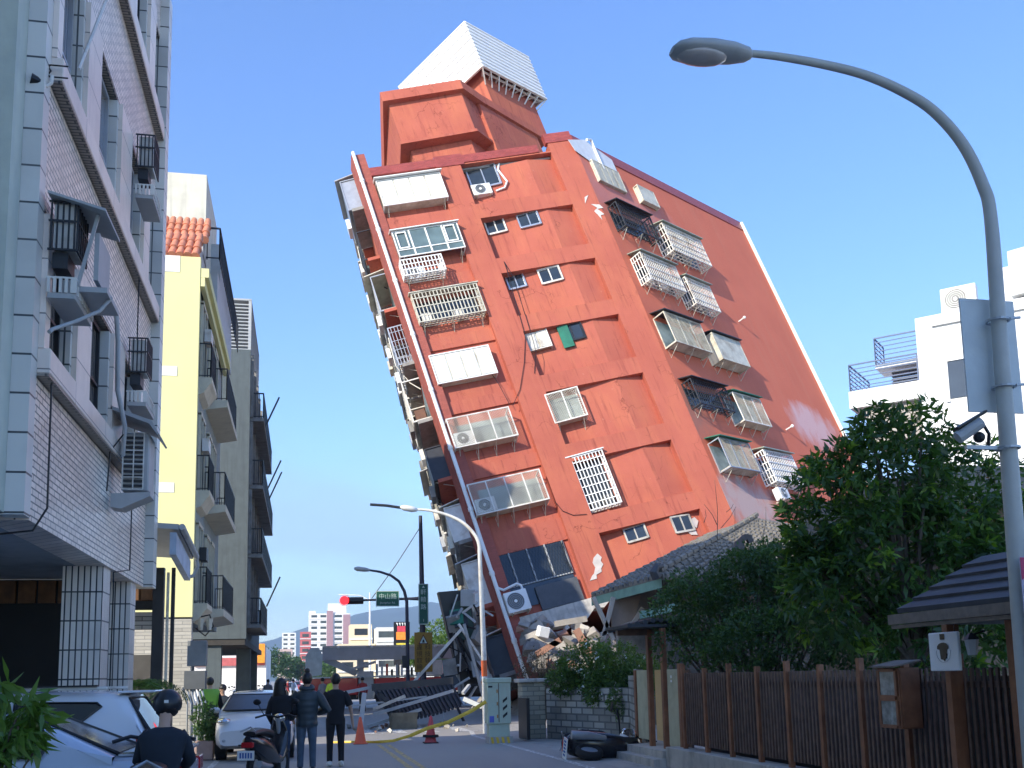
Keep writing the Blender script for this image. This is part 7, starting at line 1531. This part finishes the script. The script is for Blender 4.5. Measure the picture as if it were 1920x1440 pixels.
# shop sign tower
Sg = thing('tall_shop_sign', 'tall black shop sign with red and orange picture and yellow boxes above the fire engine', 'sign', (10.4, 110, 0))
b = MB(); b.box(9.5, 11.2, 110, 110.4, 3.0, 7.55); b.box(9.7, 9.9, 110.1, 110.3, 0, 3); b.box(10.9, 11.1, 110.1, 110.3, 0, 3); b.build('frame', MT['black'], Sg)
for nm, q, c_ in (('red_panel', (9.85, 11.1, 6.5, 7.1), (.55, .05, .08)), ('orange_panel', (9.75, 11.1, 5.65, 6.48), (.85, .25, .03)), ('yellow_box', (9.75, 11.1, 5.0, 5.3), (.6, .5, .05)), ('yellow_box', (9.75, 11.1, 4.4, 4.7), (.6, .5, .05)), ('pale_panel', (9.75, 11.1, 3.8, 4.3), (.6, .5, .5))):
    b = MB(); b.box(q[0], q[1], 109.95, 109.99, q[2], q[3]); b.build(nm, mat(nm, c_, .5), Sg)
b = MB()
for k in range(5): b.add([(9.72+k*.3, 109.93, 7.45), (9.9+k*.3, 109.93, 7.45), (9.92+k*.26, 109.93, 7.08)], [[0, 1, 2]])
b.build('white_rays', MT['white'], Sg)
for (x, y, h, s_) in ((12.5, 95, 7.2, 1.9), (14.2, 100, 6.2, 1.6), (10.2, 90, 5.4, 1.2)):
    tr = thing('roadside_tree', ['rounded grey green roadside tree behind the warning sign', 'smaller roadside tree to the right of the rounded one', 'low roadside tree left of the crushed corner'][[12.5, 14.2, 10.2].index(x)], 'tree', (x, y, 0))
    P_c, U_c = crown_points([(x, y, h-s_, s_, s_, s_*.9), (x+s_*.6, y, h-s_*1.7, s_*.8, s_*.8, s_*.7), (x-s_*.6, y, h-s_*1.6, s_*.8, s_*.7, s_*.7)], 420, .65, .2); leaves('crown', P_c, U_c, 7, .28, .16, lf_lit, tr, .1, 1, .15)
    b = MB(); b.tube([(x, y, 0), (x, y, h-s_*1.5)], [.2, .12], 8); b.build('trunk', MT['bark'], tr)
for i, (x, y, h) in enumerate(((-18, 300, 13), (-10, 330, 12), (-27, 310, 15), (-3.5, 340, 9), (-37, 320, 14), (5, 300, 7), (8.5, 280, 6.5))):
    tr = thing('street_tree', 'leafy street tree number in the far row', 'tree', (x, y, 0)); tr['label'] = 'dark leafy tree in the far row at the end of the street'; tr['group'] = 'far street trees'
    P_c, U_c = crown_points([(x, y, h*.65, h*.45, 3, h*.35), (x+h*.3, y, h*.5, h*.35, 3, h*.3)], 260, .7); leaves('crown', P_c, U_c, 7, .8, .5, lf_shr, tr, .1, 1, .5)
    b = MB(); b.tube([(x, y, 0), (x, y, h*.4)], [.3, .2], 8); b.build('trunk', MT['bark'], tr)
# white far lamp post
b = MB(); b.tube([(7.6, 120, 0), (7.6, 120, 11.5)], [.16, .1], 8); b.tube([(7.6, 120, 10.6), (6.5, 120, 11.2), (4.0, 120, 11.3)], .06, 6); fl = thing('street_lamp', 'far white lamp post rising below the red signal arm', 'street lamp', (7.6, 120, 0)); b.build('post', MT['white'], fl)
# distant vehicles and scooters in the busy street
cols = [(.6, .6, .62), (.05, .05, .06), (.3, .32, .36), (.4, .05, .05), (.1, .16, .3)]
nmz = ['white', 'black', 'grey', 'red', 'blue']
cp = [carpaint('distant_paint_'+n_, c_) for n_, c_ in zip(nmz, cols)]
spots = [(-1.2, 92, 0), (1.0, 98, 2), (3.2, 105, 0), (-1.4, 118, 1), (1.2, 125, 4), (3.6, 135, 0), (-1.0, 150, 3), (1.4, 165, 0), (4, 180, 2), (-1.5, 200, 0), (1.5, 215, 4), (4.5, 240, 0)]
for i, (x, y, c_) in enumerate(spots):
    car(T(x, y, .012, math.pi/2), 4.3, 1.7, 1.45, [(0, .7), (.4, .85), (1.2, .95), (4.0, .95), (4.3, .85)], [(1.0, .95), (1.8, 1.42), (3.2, 1.42), (4.0, .98)], cp[c_], f'{nmz[c_]} car far away in the busy street beyond the fire engine', group=f'{nmz[c_]} cars in the far traffic', panels=[('end', ((1.7, 1.38), (1.05, .98), .5, .65, -.06), gl)], name='distant_car')
for i in range(11):
    x = rng.uniform(-4.6, -2.8); y = rng.uniform(66, 84); two_wheeler(T(x, y, .01, rng.uniform(1.2, 1.9)), 'scooter parked in the distant row beyond the grey building', [dkb, MT['white'], cp[3]][i % 3], group='scooters parked beyond the grey building')
# ------------------------------------------------------------------ air
hz = MB(); hz.box(-9500, 10200, -380, 8400, -7, 640)
mz = bpy.data.materials.new('haze'); mz.use_nodes = True; t = mz.node_tree; t.nodes.clear(); ou = t.nodes.new('ShaderNodeOutputMaterial'); pv_ = t.nodes.new('ShaderNodeVolumePrincipled')
pv_.inputs['Color'].default_value = (.62, .8, 1.0, 1); pv_.inputs['Density'].default_value = HAZE_D; pv_.inputs['Anisotropy'].default_value = .2
t.links.new(pv_.outputs[0], ou.inputs['Volume'])
if HAZE: hz.build('haze', mz, kind='stuff', label='pale blue air between the camera and the hills')
